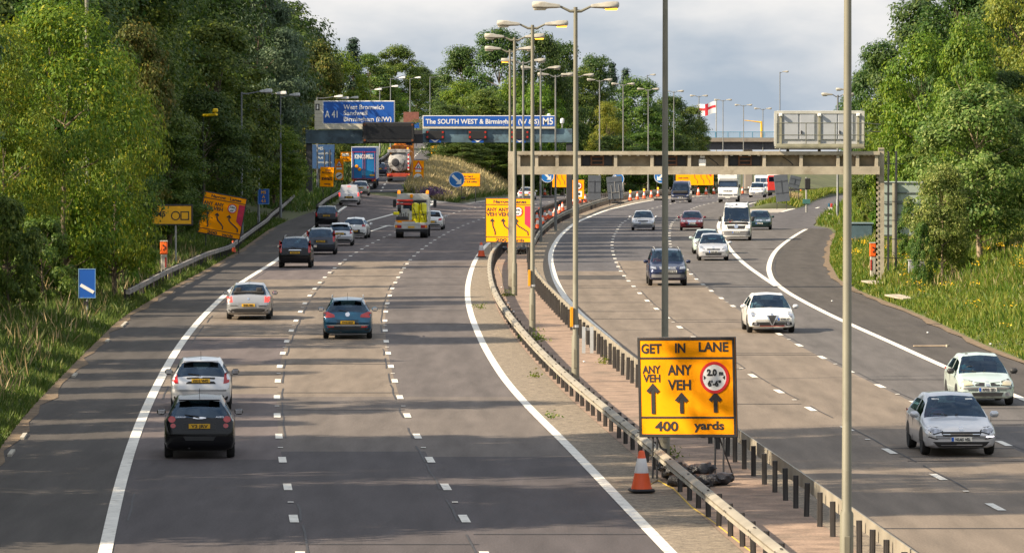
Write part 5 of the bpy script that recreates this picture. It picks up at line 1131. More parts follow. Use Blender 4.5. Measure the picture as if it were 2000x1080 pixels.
car('suv_car', 'black off-roader with tall red pillar lamps and yellow plate, last of the shaded queue', 'suv', 4.45, 1.785, 1.67, BLK, 577, 523, True, C1, 'YX57 FTC', tail=[([(.80, .85), (.99, .85), (.94, 1.52), (.80, 1.45)], TAILR)], plate_z=.84, roof_rails=True, wheel_r=.35, near=True, extra=lambda t, bvh, hw, s, L_, H_: patch(bvh, [(-.36, .96), (.36, .96), (.30, 1.0), (-.30, 1.0)], 1, .02, .1, 'chrome_strip', CHROME, t))
car('mpv_car', 'dark blue-grey people carrier with tall red lamps ahead of the black off-roader', 'mpv', 4.33, 1.825, 1.60, DGREY, 627, 497, True, C1, 'EF06 JYP', tail=[([(.80, .78), (.99, .78), (.92, 1.45), (.78, 1.40)], TAILR)], plate_z=.80, wheel_r=.32)
car('hatchback_car', 'silver small hatchback with slanted red lamps between people carrier and white hatchback', 'hatch', 3.95, 1.722, 1.48, SIL2, 664, 480, True, C1, 'WV61 KKR', tail=[([(.74, .78), (.97, .80), (.86, 1.12), (.78, 1.06)], TAILR)], plate_z=.80, spoiler=True)
car('hatchback_car', 'white hatchback moving right into the next lane beside the white arrow marking', 'hatch', 4.06, 1.733, 1.46, WHT, 693, 466, True, C1, '', tail=[([(.62, .84), (.94, .84), (.94, .99), (.64, 1.0)], TAILR)], plate_z=.55, turn=-.05, extra=badge_r(.92, .13, .13))
car('suv_car', 'black off-roader with red lamps by the barrier end, ahead of the silver small hatchback', 'suv', 4.3, 1.79, 1.68, BLK, 638, 445, True, L0 + 2.0, 'LD12 BFX', tail=[([(.78, .88), (.98, .88), (.95, 1.22), (.80, 1.24)], TAILR)], plate_z=.94, wheel_r=.34, prof=zm)
car('small_van', 'silver-grey panel van with lit brake lamps on the left slip road', 'smallvan', 4.14, 1.81, 1.82, SIL2, 682, 401, True, XL, 'BN12 KVU', cat='van', tail=[([(.86, .80), (1.0, .80), (.98, 1.12), (.88, 1.12)], TAILR)], lit_tail=True, plate_z=.72, prof=zs, interior_on=False, glass=SIL2, extra=lambda t, bvh, hw, s, L_, H_: (patch(bvh, [(-.14, 1.66), (.14, 1.66), (.14, 1.72), (-.14, 1.72)], 1, .02, .2, 'high_brake_light', BRAKE, t), patch(bvh, [(-.1, .93), (.1, .93), (.1, .97), (-.1, .97)], 1, .02, .2, 'handle', TRIM, t), patch(bvh, [(-.006, .35), (.006, .35), (.006, 1.6), (-.006, 1.6)], 1, .006, .2, 'door_gap', TRIM, t)))
car('hatchback_car', 'pale gold hatchback half behind the panel van, following the blue bread lorry', 'hatch', 4.15, 1.735, 1.45, CHAMP, 704, 383, True, XL, 'YS51 ', tail=[([(.72, .72), (.95, .72), (.96, .95), (.74, .95)], TAILR)], plate_z=.80, prof=zs)
car('hatchback_car', 'dark blue car seen between the bread lorry and the road-works tanker', 'hatch', 4.2, 1.76, 1.47, NAVY, 741, 344, True, XL, '', tail=[([(.66, .72), (.92, .74), (.95, .98), (.72, .96)], TAILR)], prof=zs)
car('saloon_car', 'white coupe mostly hidden behind the traffic management truck', 'saloon', 4.58, 1.77, 1.42, WHT, 843, 449, True, C2, '', tail=[([(.58, .72), (.94, .74), (.96, .92), (.64, .90)], TAILR)], plate_z=.62)
car('hatchback_car', 'small white-roofed car with red lamps seen between columns near the M5 sign post', 'saloon', 4.3, 1.75, 1.43, LSIL, 1027, 391, True, R0, '', tail=[([(.40, .74), (.95, .74), (.96, .92), (.40, .92)], TAILR)], plate_z=.6)
car('suv_car', 'blue estate car farthest away on the left carriageway, pale roof, by the round arrow sign', 'mpv', 4.5, 1.83, 1.62, BLU, 1050, 382, True, R0, '', tail=[([(.80, .78), (.99, .78), (.92, 1.35), (.78, 1.30)], TAILR)], plate_z=.8)
# -- oncoming on the right carriageway
LG = lambda *a: [(poly, mt) for poly, mt in a]
def p308(t, bvh, hw, s, L_, H_):
    badge_f(.69, .10, .09)(t, bvh, hw, s, L_, H_)
    for pl in ([(-.82, .475), (-.60, .42), (-.58, .44), (-.80, .505)], [(.82, .475), (.80, .505), (.58, .44), (.60, .42)]): patch(bvh, pl if pl[0][0] < 0 else pl, -1, .016, .08, 'fog_slot', TRIM, t)
    patch(bvh, [(.62, .475), (.82, .485), (.82, .51), (.62, .50)], -1, .03, .08, 'running_light', DRL, t)
    for z in (.555, .625): patch(bvh, [(-.46, z - .008), (.46, z - .008), (.46, z + .008), (-.46, z + .008)], -1, .026, .1, 'grille_bar', CHROME, t)
    for x in (-.42, .42): patch(bvh, [(x - .09, 1.315), (x + .09, 1.315), (x + .09, 1.345), (x - .09, 1.345)], -1, .006, .1, 'screen_sticker', PLW, t)
car('hatchback_car', 'silver hatchback nearest on the oncoming side, driver in red visible', 'hatch', 4.25, 1.804, 1.47, SIL2, 1872, 889, False, D2, 'NU65 HSL', head=[([(.48, .62), (.76, .54), (.94, .66), (.92, .75), (.62, .72)], HEADL)], grille=[([(-.50, .505), (.50, .505), (.57, .62), (-.57, .62)], TRIM, 'grille'), ([(-.62, .22), (.62, .22), (.78, .37), (-.78, .37)], TRIM, 'lower_grille')], plate_z=.43, wheel_r=.325, extra=p308)
def clio(t, bvh, hw, s, L_, H_):
    badge_f(.645, .10, .13)(t, bvh, hw, s, L_, H_)
    patch(bvh, [(-.78, .49), (.78, .49), (.78, .55), (-.78, .55)], -1, .02, .1, 'bumper_strip', mat('grey_rub_strip', (.16, .16, .165), .6), t)
    for x in (-.58, .58): patch(bvh, circ(x, .345, .085, .06), -1, .02, .08, 'fog_light', HEADL, t)
car('hatchback_car', 'pale green small hatchback with yellowed headlamps at the right frame edge', 'hatch', 3.81, 1.64, 1.44, GRN, 1924, 791, False, D1, 'RF02 SJD', head=[([(.46, .60), (.86, .58), (.94, .72), (.80, .79), (.50, .73)], mat('old_headlamp', (.55, .50, .36), .15, metal=.2, var=.2, scale=8, coat=1))], grille=[([(-.44, .60), (-.12, .59), (-.10, .69), (-.46, .71)], TRIM, 'grille'), ([(.12, .59), (.44, .60), (.46, .71), (.10, .69)], TRIM, 'grille'), ([(-.50, .29), (.50, .29), (.56, .40), (-.56, .40)], TRIM, 'lower_grille')], plate_z=.475, wheel_r=.29, mirrors=TRIM, extra=clio)
REDT = mat('red_trim', (.6, .02, .03), .4)
def alfa(t, bvh, hw, s, L_, H_):
    patch(bvh, [(-.19, .68), (.19, .68), (.02, .33), (-.02, .33)], -1, .032, .06, 'shield_grille', TRIM, t)
    for pl in ([(-.23, .69), (-.18, .69), (.0, .32), (-.03, .29)], [(.18, .69), (.23, .69), (.03, .29), (.0, .32)]): patch(bvh, pl, -1, .045, .06, 'grille_surround', CHROME, t)
    patch(bvh, circ(0, .715, .05, .05), -1, .03, .1, 'badge', CHROME, t)
    patch(bvh, [(-.45, .268), (.45, .268), (.48, .288), (-.48, .288)], -1, .03, .06, 'red_line', REDT, t)
    for x in (-.62, .62): patch(bvh, circ(x, .37, .06, .05), -1, .03, .08, 'fog_light', HEADL, t)
car('hatchback_car', 'white hatchback with dark triangular shield grille and offset number plate', 'hatch', 4.35, 1.798, 1.46, WHT, 1506, 650, False, D1, 'RT60 AFY', head=[(circ(.80, .72, .125, .10), HEADL)], grille=[([(-.52, .27), (.52, .27), (.56, .43), (-.56, .43)], TRIM, 'lower_grille'), ([(-.86, .31), (-.56, .30), (-.56, .43), (-.82, .43)], TRIM, 'side_intake'), ([(.56, .30), (.86, .31), (.82, .43), (.56, .43)], TRIM, 'side_intake')], plate_z=.54, plate_x=.47, wheel_r=.325, mirrors=LSIL, extra=alfa)
car('suv_car', 'navy blue off-roader with roof rails behind the lamp column above GET IN LANE', 'suv', 4.64, 1.85, 1.72, NAVY, 1304, 558, False, D2, 'SK57 SUB', head=[([(.56, .78), (.92, .80), (.94, .96), (.60, .92)], HEADL)], grille=[([(-.42, .80), (.42, .80), (.46, .92), (-.46, .92)], mat('chrome_mesh', (.35, .35, .36), .3, metal=.6), 'grille'), ([(-.86, .40), (.86, .40), (.84, .56), (-.84, .56)], mat('grey_bumper', (.17, .17, .18), .5), 'bumper_trim'), ([(-.44, .58), (.44, .58), (.46, .66), (-.46, .66)], TRIM, 'lower_grille')], plate_z=.70, plate_x=.16, roof_rails=True, wheel_r=.36, extra=badge_f(.86, .2, .07))
car('hatchback_car', 'silver hatchback in front of the pale green car, mid distance oncoming', 'hatch', 4.2, 1.757, 1.53, SIL2, 1393, 509, False, D2, 'ND53 XDS', head=[([(.54, .62), (.92, .70), (.94, .86), (.66, .76)], HEADL)], grille=[([(-.40, .60), (.40, .60), (.44, .67), (-.44, .67)], TRIM, 'grille'), ([(-.50, .32), (.50, .32), (.54, .44), (-.54, .44)], TRIM, 'lower_grille')], plate_z=.52, extra=badge_f(.75, .11, .1))
car('hatchback_car', 'pale green car peeping out on the left behind the silver hatchback', 'hatch', 4.1, 1.72, 1.46, GRN, 1381, 496, False, D2, '', wheel_r=.3)
car('saloon_car', 'silver saloon alone in the oncoming lane nearest the median', 'saloon', 4.38, 1.735, 1.45, SIL2, 1256, 450, False, D3, '', head=[([(.52, .62), (.93, .62), (.94, .78), (.52, .78)], HEADL)], grille=[([(-.46, .63), (.46, .63), (.46, .76), (-.46, .76)], TRIM, 'grille'), ([(-.8, .34), (.8, .34), (.8, .42), (-.8, .42)], TRIM, 'lower_grille')], plate_z=.55, extra=badge_f(.70, .12, .12))
car('saloon_car', 'dark red saloon in the middle oncoming lane, right of the lamp column', 'saloon', 4.45, 1.75, 1.43, RED, 1351, 450, False, D2, 'S414 RYC', head=[(circ(.64, .72, .13, .09), HEADL), (circ(.84, .73, .09, .08), HEADL)], grille=[([(-.36, .62), (.36, .62), (.42, .80), (-.42, .80)], CHROME, 'grille'), ([(-.48, .34), (.48, .34), (.5, .46), (-.5, .46)], TRIM, 'lower_grille')], plate_z=.52)
def sprinter(t, bvh, hw, s, L_, H_):
    pts = circ(0, .98, .14, .14); patch(bvh, pts, -1, .04, .1, 'badge', CHROME, t)
    for x in (-.52, .52): patch(bvh, [(x - .26, 1.36), (x + .26, 1.36), (x + .24, 1.40), (x - .24, 1.40)], -1, .01, .1, 'air_vent', TRIM, t)
    m = MB(); text_mb(m, 'CC', -.42, 1.24, .1, 0, .18, .02); text_mb(m, 'hire', -.18, 1.24, .07, 0, .2, .01)
    m.v = [(a, (bvh.ray_cast(Vector((a, -20, c)), Vector((0, 1, 0)))[0] or Vector((0, -L_ / 2, 0))).y - .014 + b, c) for a, b, c in m.v]; m.build('text_print', REDS, t)
    patch(bvh, [(-.06, 2.38), (.06, 2.38), (.06, 2.46), (-.06, 2.46)], -1, .03, .1, 'roof_lamp', TRIM, t)
car('panel_van', 'tall white panel van with lit headlamps and round chrome badge on its dark grille', 'van', 5.9, 1.993, 2.50, WHT, 1438, 470, False, D1, 'BX14 HCJ', cat='van', head=[([(.62, .84), (.93, .86), (.95, 1.12), (.86, 1.16), (.68, 1.0)], HEADL)], grille=[([(-.56, .84), (.56, .84), (.64, 1.08), (-.64, 1.08)], TRIM, 'grille'), ([(-.95, .40), (.95, .40), (.95, .70), (-.95, .70)], mat('grey_bumper', (.17, .17, .18), .5), 'bumper_trim')], plate_z=.58, lit_head=True, wheel_r=.35, mirrors=TRIM, dark_side=True, extra=sprinter)
car('saloon_car', 'dark green saloon beside the white panel van, on the right slip lane', 'saloon', 4.7, 1.80, 1.43, DGRN, 1483, 449, False, D1, 'R618 ', head=[([(.50, .66), (.92, .66), (.92, .80), (.50, .80)], HEADL)], grille=[([(-.24, .64), (-.02, .64), (-.02, .80), (-.24, .80)], CHROME, 'grille'), ([(.02, .64), (.24, .64), (.24, .80), (.02, .80)], CHROME, 'grille')], plate_z=.5)
car('panel_van', 'dark blue panel van with grey bumper, far oncoming, beside the cones', 'van', 5.0, 1.974, 2.25, NAVY, 1329, 396, False, D3, 'Y61 YBK', cat='van', head=[([(.58, .78), (.92, .80), (.94, 1.0), (.70, .98)], HEADL)], grille=[([(-.50, .80), (.50, .80), (.54, .94), (-.54, .94)], TRIM, 'grille'), ([(-.95, .38), (.95, .38), (.95, .66), (-.95, .66)], mat('grey_bumper', (.17, .17, .18), .5), 'bumper_trim')], plate_z=.54, wheel_r=.34, mirrors=TRIM, dark_side=True)
JEEP = car('suv_car', 'white off-roader with seven-slot grille towing the caravan', 'suv', 4.5, 1.84, 1.78, WHT, 1478, 386, False, R1, '', head=[(circ(.70, .92, .14, .11), HEADL)], grille=[([(x - .045, .80), (x + .045, .80), (x + .045, 1.0), (x - .045, 1.0)], TRIM, 'grille_slot') for x in (-.42, -.28, -.14, 0, .14, .28, .42)] + [([(-.92, .40), (.92, .40), (.92, .60), (-.92, .60)], mat('grey_bumper', (.17, .17, .18), .5), 'bumper_trim')], plate_z=.62, wheel_r=.36)
# -- boxy vehicles built panel by panel
def frame_at(name, label, cat, u, v, away, T, L_, prof=zm, inset=.6, turn=0.0):
    g0 = G(u, v, 0, prof); phi = (math.pi if away else 0) - math.atan(slope(T, g0.y)) + turn; fwd = Vector((math.sin(phi), -math.cos(phi), 0))
    loc = g0 + (fwd if away else -fwd) * (L_ / 2 - inset); loc.z = prof(loc.y) + .006
    return thing(name, label, cat, loc, phi)
def bx(t, name, c, d, m, bev=.03, rot=None, parent=None):
    b = MB(); b.box(c, d, rot, bev=bev); return b.build(name, m, parent or t)
def rear_lamps(t, W_, y, z, h=.16, w_=.42):
    for s in (-1, 1):
        l_ = bx(t, 'tail_light', (s * (W_ / 2 - w_ / 2 - .06), y, z), (w_, .05, h), TAILR, .01); bx(t, 'indicator', (s * (W_ / 2 - .14), y + .03, z), (.14, .02, h * .8), AMB, .004, parent=l_)
def ptext(t, name, s, x, y, z, h, wfit, m, face=1, bold=.02, parent=None):
    b = MB(); text_mb(b, s, 0, 0, h, 0, wfit, bold); b.v = [((-a if face == 1 else a) + x, y - b_ * face * (1 if face == 1 else -1) * (1 if face == 1 else 1) if face == 1 else y + b_, c + z) for a, b_, c in b.v]; return b.build(name, m, parent or t)
# blue bread lorry
L_ = 13.4; lo = frame_at('articulated_lorry', 'blue curtain-sided bread lorry climbing the left slip road, seen from behind', 'lorry', 711, 371, True, XL, L_, zs)
LB_ = mat('lorry_blue', (.012, .16, .42), .4, var=.25, scale=.7); LB2 = mat('lorry_dark_blue', (.012, .045, .22), .4, var=.1)
yb = L_ / 2
bx(lo, 'trailer_body', (0, -.2 + 1.2, 2.55), (2.55, 10.6, 3.3), mat('lorry_side', (.55, .58, .62), .5, var=.1), .05)
bx(lo, 'rear_door', (-.62, yb - .35, 2.45), (1.2, .06, 2.9), LB_, .01); bx(lo, 'rear_door', (.62, yb - .35, 2.45), (1.2, .06, 2.9), LB_, .01)
bx(lo, 'header_panel', (0, yb - .34, 3.92), (2.48, .06, .5), LB2, .01); bx(lo, 'roof_edge', (0, yb - .36, 4.20), (2.55, .1, .10), LSIL, .02)
for x in (-1.1, -.1, .1, 1.1): b_ = MB(); b_.tube([(x, yb - .28, 1.05), (x, yb - .28, 3.8)], .025, 6); b_.build('lock_bar', mat('lorry_red_trim', (.35, .03, .08), .5), lo)
for z in (1.0, 3.7): bx(lo, 'trim_strip', (0, yb - .3, z), (2.5, .04, .07), mat('lorry_red_trim', (.35, .03, .08), .5), .01)
ptext(lo, 'text_print', 'KINGSMILL', 0, yb - .28, 3.25, .42, 1.9, WHITE, 1, .03)
for x, z in ((.75, 2.25), (.45, 1.95)): b_ = MB(); b_.lathe([(.03, .04), (.17, .02), (.17, 0)], 12, (x, yb - .3, z), 'Y'); b_.build('emblem', ORANGE, lo)
bx(lo, 'panel_graphic', (-.3, yb - .30, 1.55), (1.1, .03, .5), mat('lorry_light_blue', (.03, .35, .62), .4), .005)
plate_ = bx(lo, 'number_plate', (-.85, yb - .28, 1.35), (.52, .03, .16), PLY, .004)
bx(lo, 'bumper', (0, yb - .4, .62), (2.45, .16, .2), DKST, .02); rear_lamps(lo, 2.5, yb - .33, .82)
for s in (-1, 1):
    for yw in (3.0, 1.7, 4.3): wheel(lo, s * 1.06, yw, .5, .35, True)
    wheel(lo, s * 1.05, -5.2, .5, .32, True); bx(lo, 'mudguard', (s * 1.06, 3.0, 1.08), (.42, 4.2, .06), TRIM, .02)
    bx(lo, 'mirror', (s * 1.4, -5.6, 2.6), (.22, .2, .5), TRIM, .04)
bx(lo, 'cab', (0, -5.6, 2.0), (2.45, 2.0, 2.9), LB2, .15); bx(lo, 'chassis', (0, 0, .85), (1.0, 12.5, .3), DKST, .02)
# road-works tanker truck
L_ = 8.5; tk = frame_at('tanker_truck', 'dirty white tanker truck with red rear bumper on the left slip road', 'truck', 779, 357, True, XIL, L_, zs)
TKW = mat('tanker_white', (.40, .40, .40), .5, var=.25, scale=2, dirt=((.09, .08, .08), .46, 1.8)); yb = L_ / 2; OR2 = mat('works_orange', (.55, .19, .02), .6, var=.15, dirt=((.30, .13, .05), .55, 1.5)); RBM = mat('works_red', (.36, .05, .025), .5, var=.15)
b_ = MB(); b_.lathe([(.85, -3.4), (1.1, -3.3), (1.14, -3.0), (1.14, 2.9), (1.05, 3.2), (.6, 3.4), (.05, 3.45)], 24, (0, .6, 2.15), 'Y'); b_.build('tank', TKW, tk, 40)
bx(tk, 'top_tray', (0, yb - .8, 3.25), (2.35, 1.2, .35), TKW, .03); b_ = MB(); b_.lathe([(.42, 0), (.42, .08), (.30, .12), (.05, .14)], 18, (.35, yb - .28, 2.05), 'Y'); b_.build('hatch', DKST, tk)
for x, z in ((-.5, 1.7), (-.65, 2.3), (.7, 1.35)): b_ = MB(); b_.tube([(x, yb - .35, z), (x + .1, yb - .15, z - .3), (x + .35, yb - .15, z - .55), (x + .6, yb - .2, z - .3)], .07, 8); b_.build('hose', DKST, tk)
bx(tk, 'warning_board', (-1.02, yb - .3, 2.2), (.16, .05, 1.9), WHITE, .01); 
for k in range(4): bx(tk, 'warning_stripe', (-1.02, yb - .265, 1.5 + k * .45), (.155, .02, .2), REDS, .003)
bx(tk, 'bumper', (0, yb - .15, .72), (2.45, .25, .38), RBM, .03); rear_lamps(tk, 2.45, yb + .0, .72, .14)
bx(tk, 'chassis', (0, 0, .8), (1.0, 8, .25), DKST, .02); bx(tk, 'underrun_bar', (0, yb - .1, .42), (2.2, .1, .14), DKST, .02)
for s in (-1, 1):
    for yw in (2.2, 3.3, -2.9): wheel(tk, s * 1.05, yw, .48, .32, True)
    b_ = MB(); b_.lathe([(.06, 0), (.09, .05), (.09, .16), (.02, .2)], 10, (s * .95, yb - .5, 3.42)); b_.build('beacon', mat('beacon_amber', (.95, .30, .02), .3, emit=.6), tk)
bx(tk, 'cab', (0, -3.35, 2.0), (2.4, 1.7, 2.4), OR2, .12)
# orange works lorry ahead of it
L_ = 8.0; ol = frame_at('works_lorry', 'orange works lorry with cab-high body just beyond the dirty tanker truck', 'lorry', 786, 336, True, XIL, L_, zs)
bx(ol, 'body', (.28, 1.0, 1.75), (1.9, 5.6, 2.4), OR2, .06); bx(ol, 'cab', (-.72, 1.4, 2.35), (1.0, 2.2, 3.1), OR2, .10)
bx(ol, 'rear_window', (-.72, 2.52, 3.25), (.7, .04, .6), GLD, .01); bx(ol, 'tailgate', (.28, 3.85, 1.6), (1.8, .08, 1.6), OR2, .02)
for q in (-.35, .28, .9): bx(ol, 'tailgate_rib', (q, 3.92, 2.3), (.08, .06, 1.2), RBM, .01)
bx(ol, 'hopper', (.28, 1.2, 3.2), (1.3, 3.0, .6), OR2, .1); bx(ol, 'chassis', (0, 0, .8), (1.0, 7.8, .3), DKST, .02); rear_lamps(ol, 2.4, 3.95, .85)
for s in (-1, 1):
    for yw in (2.4, -2.6): wheel(ol, s * 1.05, yw, .48, .32, True)
# traffic management truck
L_ = 7.2; tm = frame_at('works_truck', 'white traffic management truck carrying two yellow barrels and road-works gear', 'truck', 804, 465, True, C2, L_, zm, inset=.9)
yb = L_ / 2; TMW = mat('truck_white', (.58, .58, .55), .5, var=.12, scale=1.5, dirt=((.22, .20, .17), .55, 1.5)); YEL = mat('barrel_yellow', (.80, .72, .01), .4, var=.08, scale=3)
bx(tm, 'flatbed', (0, .9, 1.0), (2.3, 5.4, .16), TMW, .02); bx(tm, 'rear_frame', (0, yb - .12, .80), (2.35, .22, .30), TMW, .02); bx(tm, 'bumper', (0, yb - .15, .55), (2.1, .14, .2), DKST, .02)
bx(tm, 'cab', (0, -2.55, 1.75), (2.15, 1.9, 2.1), TMW, .15); bx(tm, 'rear_window', (0, -1.585, 2.1), (1.5, .03, .6), GLD, .01)
bx(tm, 'head_board', (0, .2, 2.82), (2.25, .12, .42), TMW, .03); b_ = MB()
for x in (-1.08, 1.08): b_.box((x, .25, 1.85), (.1, .1, 1.7))
b_.build('head_board_post', TMW, tm); bx(tm, 'light_bar', (0, .30, 2.5), (1.9, .12, .16), BLACK, .03)
for x in (-1.0, .98): 
    b_ = MB(); b_.lathe([(.10, 0), (.11, .04), (.10, .2), (.03, .24)], 10, (x, .2, 3.03)); b_.build('beacon', mat('beacon_amber', (.95, .30, .02), .3, emit=.6), tm)
bx(tm, 'centre_lamp', (.1, .35, 2.86), (.2, .12, .26), ORANGE, .03)
for x in (-.28, -.80): 
    b_ = MB(); b_.lathe([(.02, 0), (.25, .02), (.27, .06), (.255, .35), (.275, .37), (.255, .40), (.255, .75), (.275, .77), (.255, .80), (.255, 1.22), (.2, 1.34), (.06, 1.38)], 16, (x, yb - .75, 1.06)); b_.build('barrel', YEL, tm, 40)
    bx(tm, 'barrel_strap', (x, yb - .48, 1.66), (.40, .03, .05), BLACK, .004)
    b_ = MB(); b_.tube([(x + .1, yb - .5, 2.42), (x + .14, yb - .42, 2.1), (x + .02, yb - .46, 1.75), (x - .12, yb - .45, 1.3)], .022, 6); b_.build('hose', BLACK, tm)
bx(tm, 'tool_box', (.55, yb - 1.3, 1.55), (.75, .9, .9), TMW, .03); bx(tm, 'generator', (.62, yb - .55, 1.30), (.85, .55, .42), DKST, .04)
for k in range(5): b_ = MB(); b_.tube([(.22 + k * .16, yb - .36, 1.1), (.22 + k * .16, yb - .40, 1.72 + .08 * (k % 2))], .028, 6); b_.build('stake', DKST, tm)
bx(tm, 'rolled_sign', (.45, yb - .9, 2.35), (1.2, .3, .14), LAMPRED, .03); b_ = MB(); b_.tube([(-.1, yb - 1.0, 2.6), (1.0, yb - 1.0, 2.6)], .07, 8); b_.build('roll', mat('reel_red', (.6, .04, .02), .5), tm)
b_ = MB(); b_.lathe([(.22, -.12), (.3, -.1), (.3, .1), (.22, .12)], 16, (.85, yb - .8, 2.05), 'X'); b_.build('hose_reel', BLACK, tm)
bx(tm, 'tail_board', (.42, yb - .1, 1.06), (1.35, .05, .34), TMW, .01); bx(tm, 'orange_band', (.42, yb - .07, 1.22), (1.34, .02, .06), ORANGE, .004); bx(tm, 'yellow_box', (1.05, yb - .5, 1.72), (.42, .4, .2), YEL, .03)
b_ = MB(); b_.lathe([(.02, .03), (.22, .02), (.22, 0)], 14, (.80, yb - .075, 1.0), 'Y'); b_.build('spare_lamp', ORANGE, tm)
bx(tm, 'number_plate', (.0, yb + .0, .78), (.46, .03, .11), PLY, .004); rear_lamps(tm, 2.35, yb + .0, .82, .2, .45)
bx(tm, 'chassis', (0, 0, .72), (.9, 6.9, .22), DKST, .02); bx(tm, 'side_rail', (-1.14, .9, 1.45), (.05, 5.2, .8), TMW, .01)
for s in (-1, 1):
    for yw in (2.2, -2.4): wheel(tm, s * .96, yw, .40, .28, True)
    wheel(tm, s * .70, 2.2, .40, .24, True); bx(tm, 'mirror', (s * 1.42, -3.0, 2.3), (.22, .14, .55), TRIM, .04); b_ = MB(); b_.tube([(s * 1.05, -3.0, 2.3), (s * 1.35, -3.0, 2.35)], .025, 6); b_.build('mirror_arm', TRIM, tm)
    bx(tm, 'mud_flap', (s * .85, 2.75, .5), (.5, .03, .4), TRIM, .005)
# white horsebox
L_ = 6.4; hb = frame_at('horsebox', 'white horsebox with tall rounded Luton over the cab and HORSES on the bonnet', 'horsebox', 1422, 396, False, D2, L_)
y0 = -L_ / 2
bx(hb, 'box_body', (0, .9, 2.0), (2.2, 4.6, 2.7), WHT, .12)
lt = bx(hb, 'luton', (0, y0 + 1.35, 2.88), (2.16, 1.6, 1.05), WHT, .16)
for x in (-.5, .42): bx(hb, 'luton_window', (x, y0 + .545, 3.02), (.38, .03, .14), GLD, .01, parent=lt)
bx(hb, 'luton_step', (0, y0 + .56, 2.36), (2.1, .05, .08), LSIL, .01)
b_ = MB(); 
for (ya, za, wa) in ((.75, 2.32, 1.0), (.30, 1.62, 1.04), (.04, 1.30, 1.02), (-.02, .95, 1.0), (-.02, .5, 1.0)): b_.v += [(-wa, y0 + ya, za), (wa, y0 + ya, za)]
b_.v += [(-1.0, y0 + 2.0, .5), (1.0, y0 + 2.0, .5), (-1.0, y0 + 2.0, 2.32), (1.0, y0 + 2.0, 2.32)]
b_.f = [(2, 3, 5, 4), (4, 5, 7, 6), (6, 7, 9, 8), (8, 9, 11, 10), (0, 2, 4, 6, 8, 10, 12), (13, 11, 9, 7, 5, 3, 1), (12, 13, 1, 0)]; b_.m = [0] * 7
b_.build('cab', WHT, hb)
b_ = MB(); b_.v = [(-.93, y0 + .325, 1.66), (.93, y0 + .325, 1.66), (.90, y0 + .72, 2.28), (-.90, y0 + .72, 2.28)]; b_.f = [(0, 1, 2, 3)]; b_.m = [0]; b_.build('windscreen', glass_mat('cab_glass', (.12, .14, .16), .15), hb)
ptext(hb, 'text_print', 'HORSES', .0, y0 + .01, 1.24, .16, .95, BLACK, -1, .03)
bx(hb, 'grille', (0, y0 - .03, .82), (1.0, .05, .12), TRIM, .02); bx(hb, 'bumper', (0, y0 - .02, .50), (2.1, .25, .28), mat('grey_bumper', (.17, .17, .18), .5), .05)
for s in (-1, 1):
    bx(hb, 'headlight', (s * .78, y0 - .03, .86), (.38, .06, .2), HEADL, .04); bx(hb, 'mirror', (s * 1.2, y0 + .5, 1.75), (.2, .12, .36), TRIM, .04)
    for yw in (-2.1, 1.9): wheel(hb, s * .90, yw, .36, .24, True)
bx(hb, 'number_plate', (0, y0 - .15, .56), (.52, .03, .11), PLW, .004)
# caravan behind the white off-roader
L_ = 6.0; cv = frame_at('caravan', 'white caravan with large front windows behind the white off-roader', 'caravan', 1489, 382, False, R1, L_, inset=-3.4)
y0 = -L_ / 2; b_ = MB(); prof_ = [(y0 + .05, .5), (y0, .9), (y0 + .1, 1.6), (y0 + .5, 2.45), (y0 + .9, 2.62), (L_ / 2 - .5, 2.62), (L_ / 2, 2.2), (L_ / 2, .5)]
for x in (-1.12, 1.12): b_.v += [(x, a, z) for a, z in prof_]
n = len(prof_); b_.f = [tuple(range(n)), tuple(range(2 * n - 1, n - 1, -1))] + [(i, (i + 1) % n, (i + 1) % n + n, i + n) for i in range(n)]; b_.m = [0] * len(b_.f); b_.build('body', WHT, cv)
for x, w_ in ((-.72, .6), (0, .72), (.72, .6)):
    for (ya, za), (yc, zc) in ((((y0 + .03), 1.15), ((y0 + .085), 1.6)), ((y0 + .16, 1.75), (y0 + .42, 2.3))):
        b_ = MB(); b_.v = [(x - w_ / 2, ya - .02, za), (x + w_ / 2, ya - .02, za), (x + w_ / 2, yc - .03, zc), (x - w_ / 2, yc - .03, zc)]; b_.f = [(0, 1, 2, 3)]; b_.m = [0]; b_.build('front_window', glass_mat('cab_glass', (.12, .14, .16), .15), cv)
for x in (-1.13, 1.13): bx(cv, 'side_window', (x, -.9, 1.75), (.02, 1.2, .6), GLD, .005); wheel(cv, x * .88, .4, .33, .2); bx(cv, 'side_stripe', (x, .6, 1.4), (.02, 2.4, .9), mat('caravan_yellow', (.42, .42, .12), .5), .004)
b_ = MB(); b_.tube([(0, y0, .5), (0, y0 - 1.3, .48)], .05, 8); b_.build('tow_bar', DKST, cv)
# red and white vehicle at the far bend
L_ = 6; rv = frame_at('works_lorry', 'red and white lorry almost hidden at the bend beside the tilted grey sign back', 'lorry', 1516, 383, False, R0, L_)
bx(rv, 'cab', (0, -2.2, 1.6), (2.1, 1.6, 1.9), mat('cab_red', (.5, .03, .02), .4, coat=.5), .12); bx(rv, 'body', (0, .8, 1.9), (2.2, 4.2, 2.4), WHT, .05); bx(rv, 'bumper', (0, -3.0, .6), (2.1, .2, .3), DKST, .03); bx(rv, 'windscreen', (0, -3.005, 2.1), (1.8, .03, .6), GLD, .01)
for s in (-1, 1):
    for yw in (-2.0, 1.6): wheel(rv, s * .92, yw, .4, .26, True)

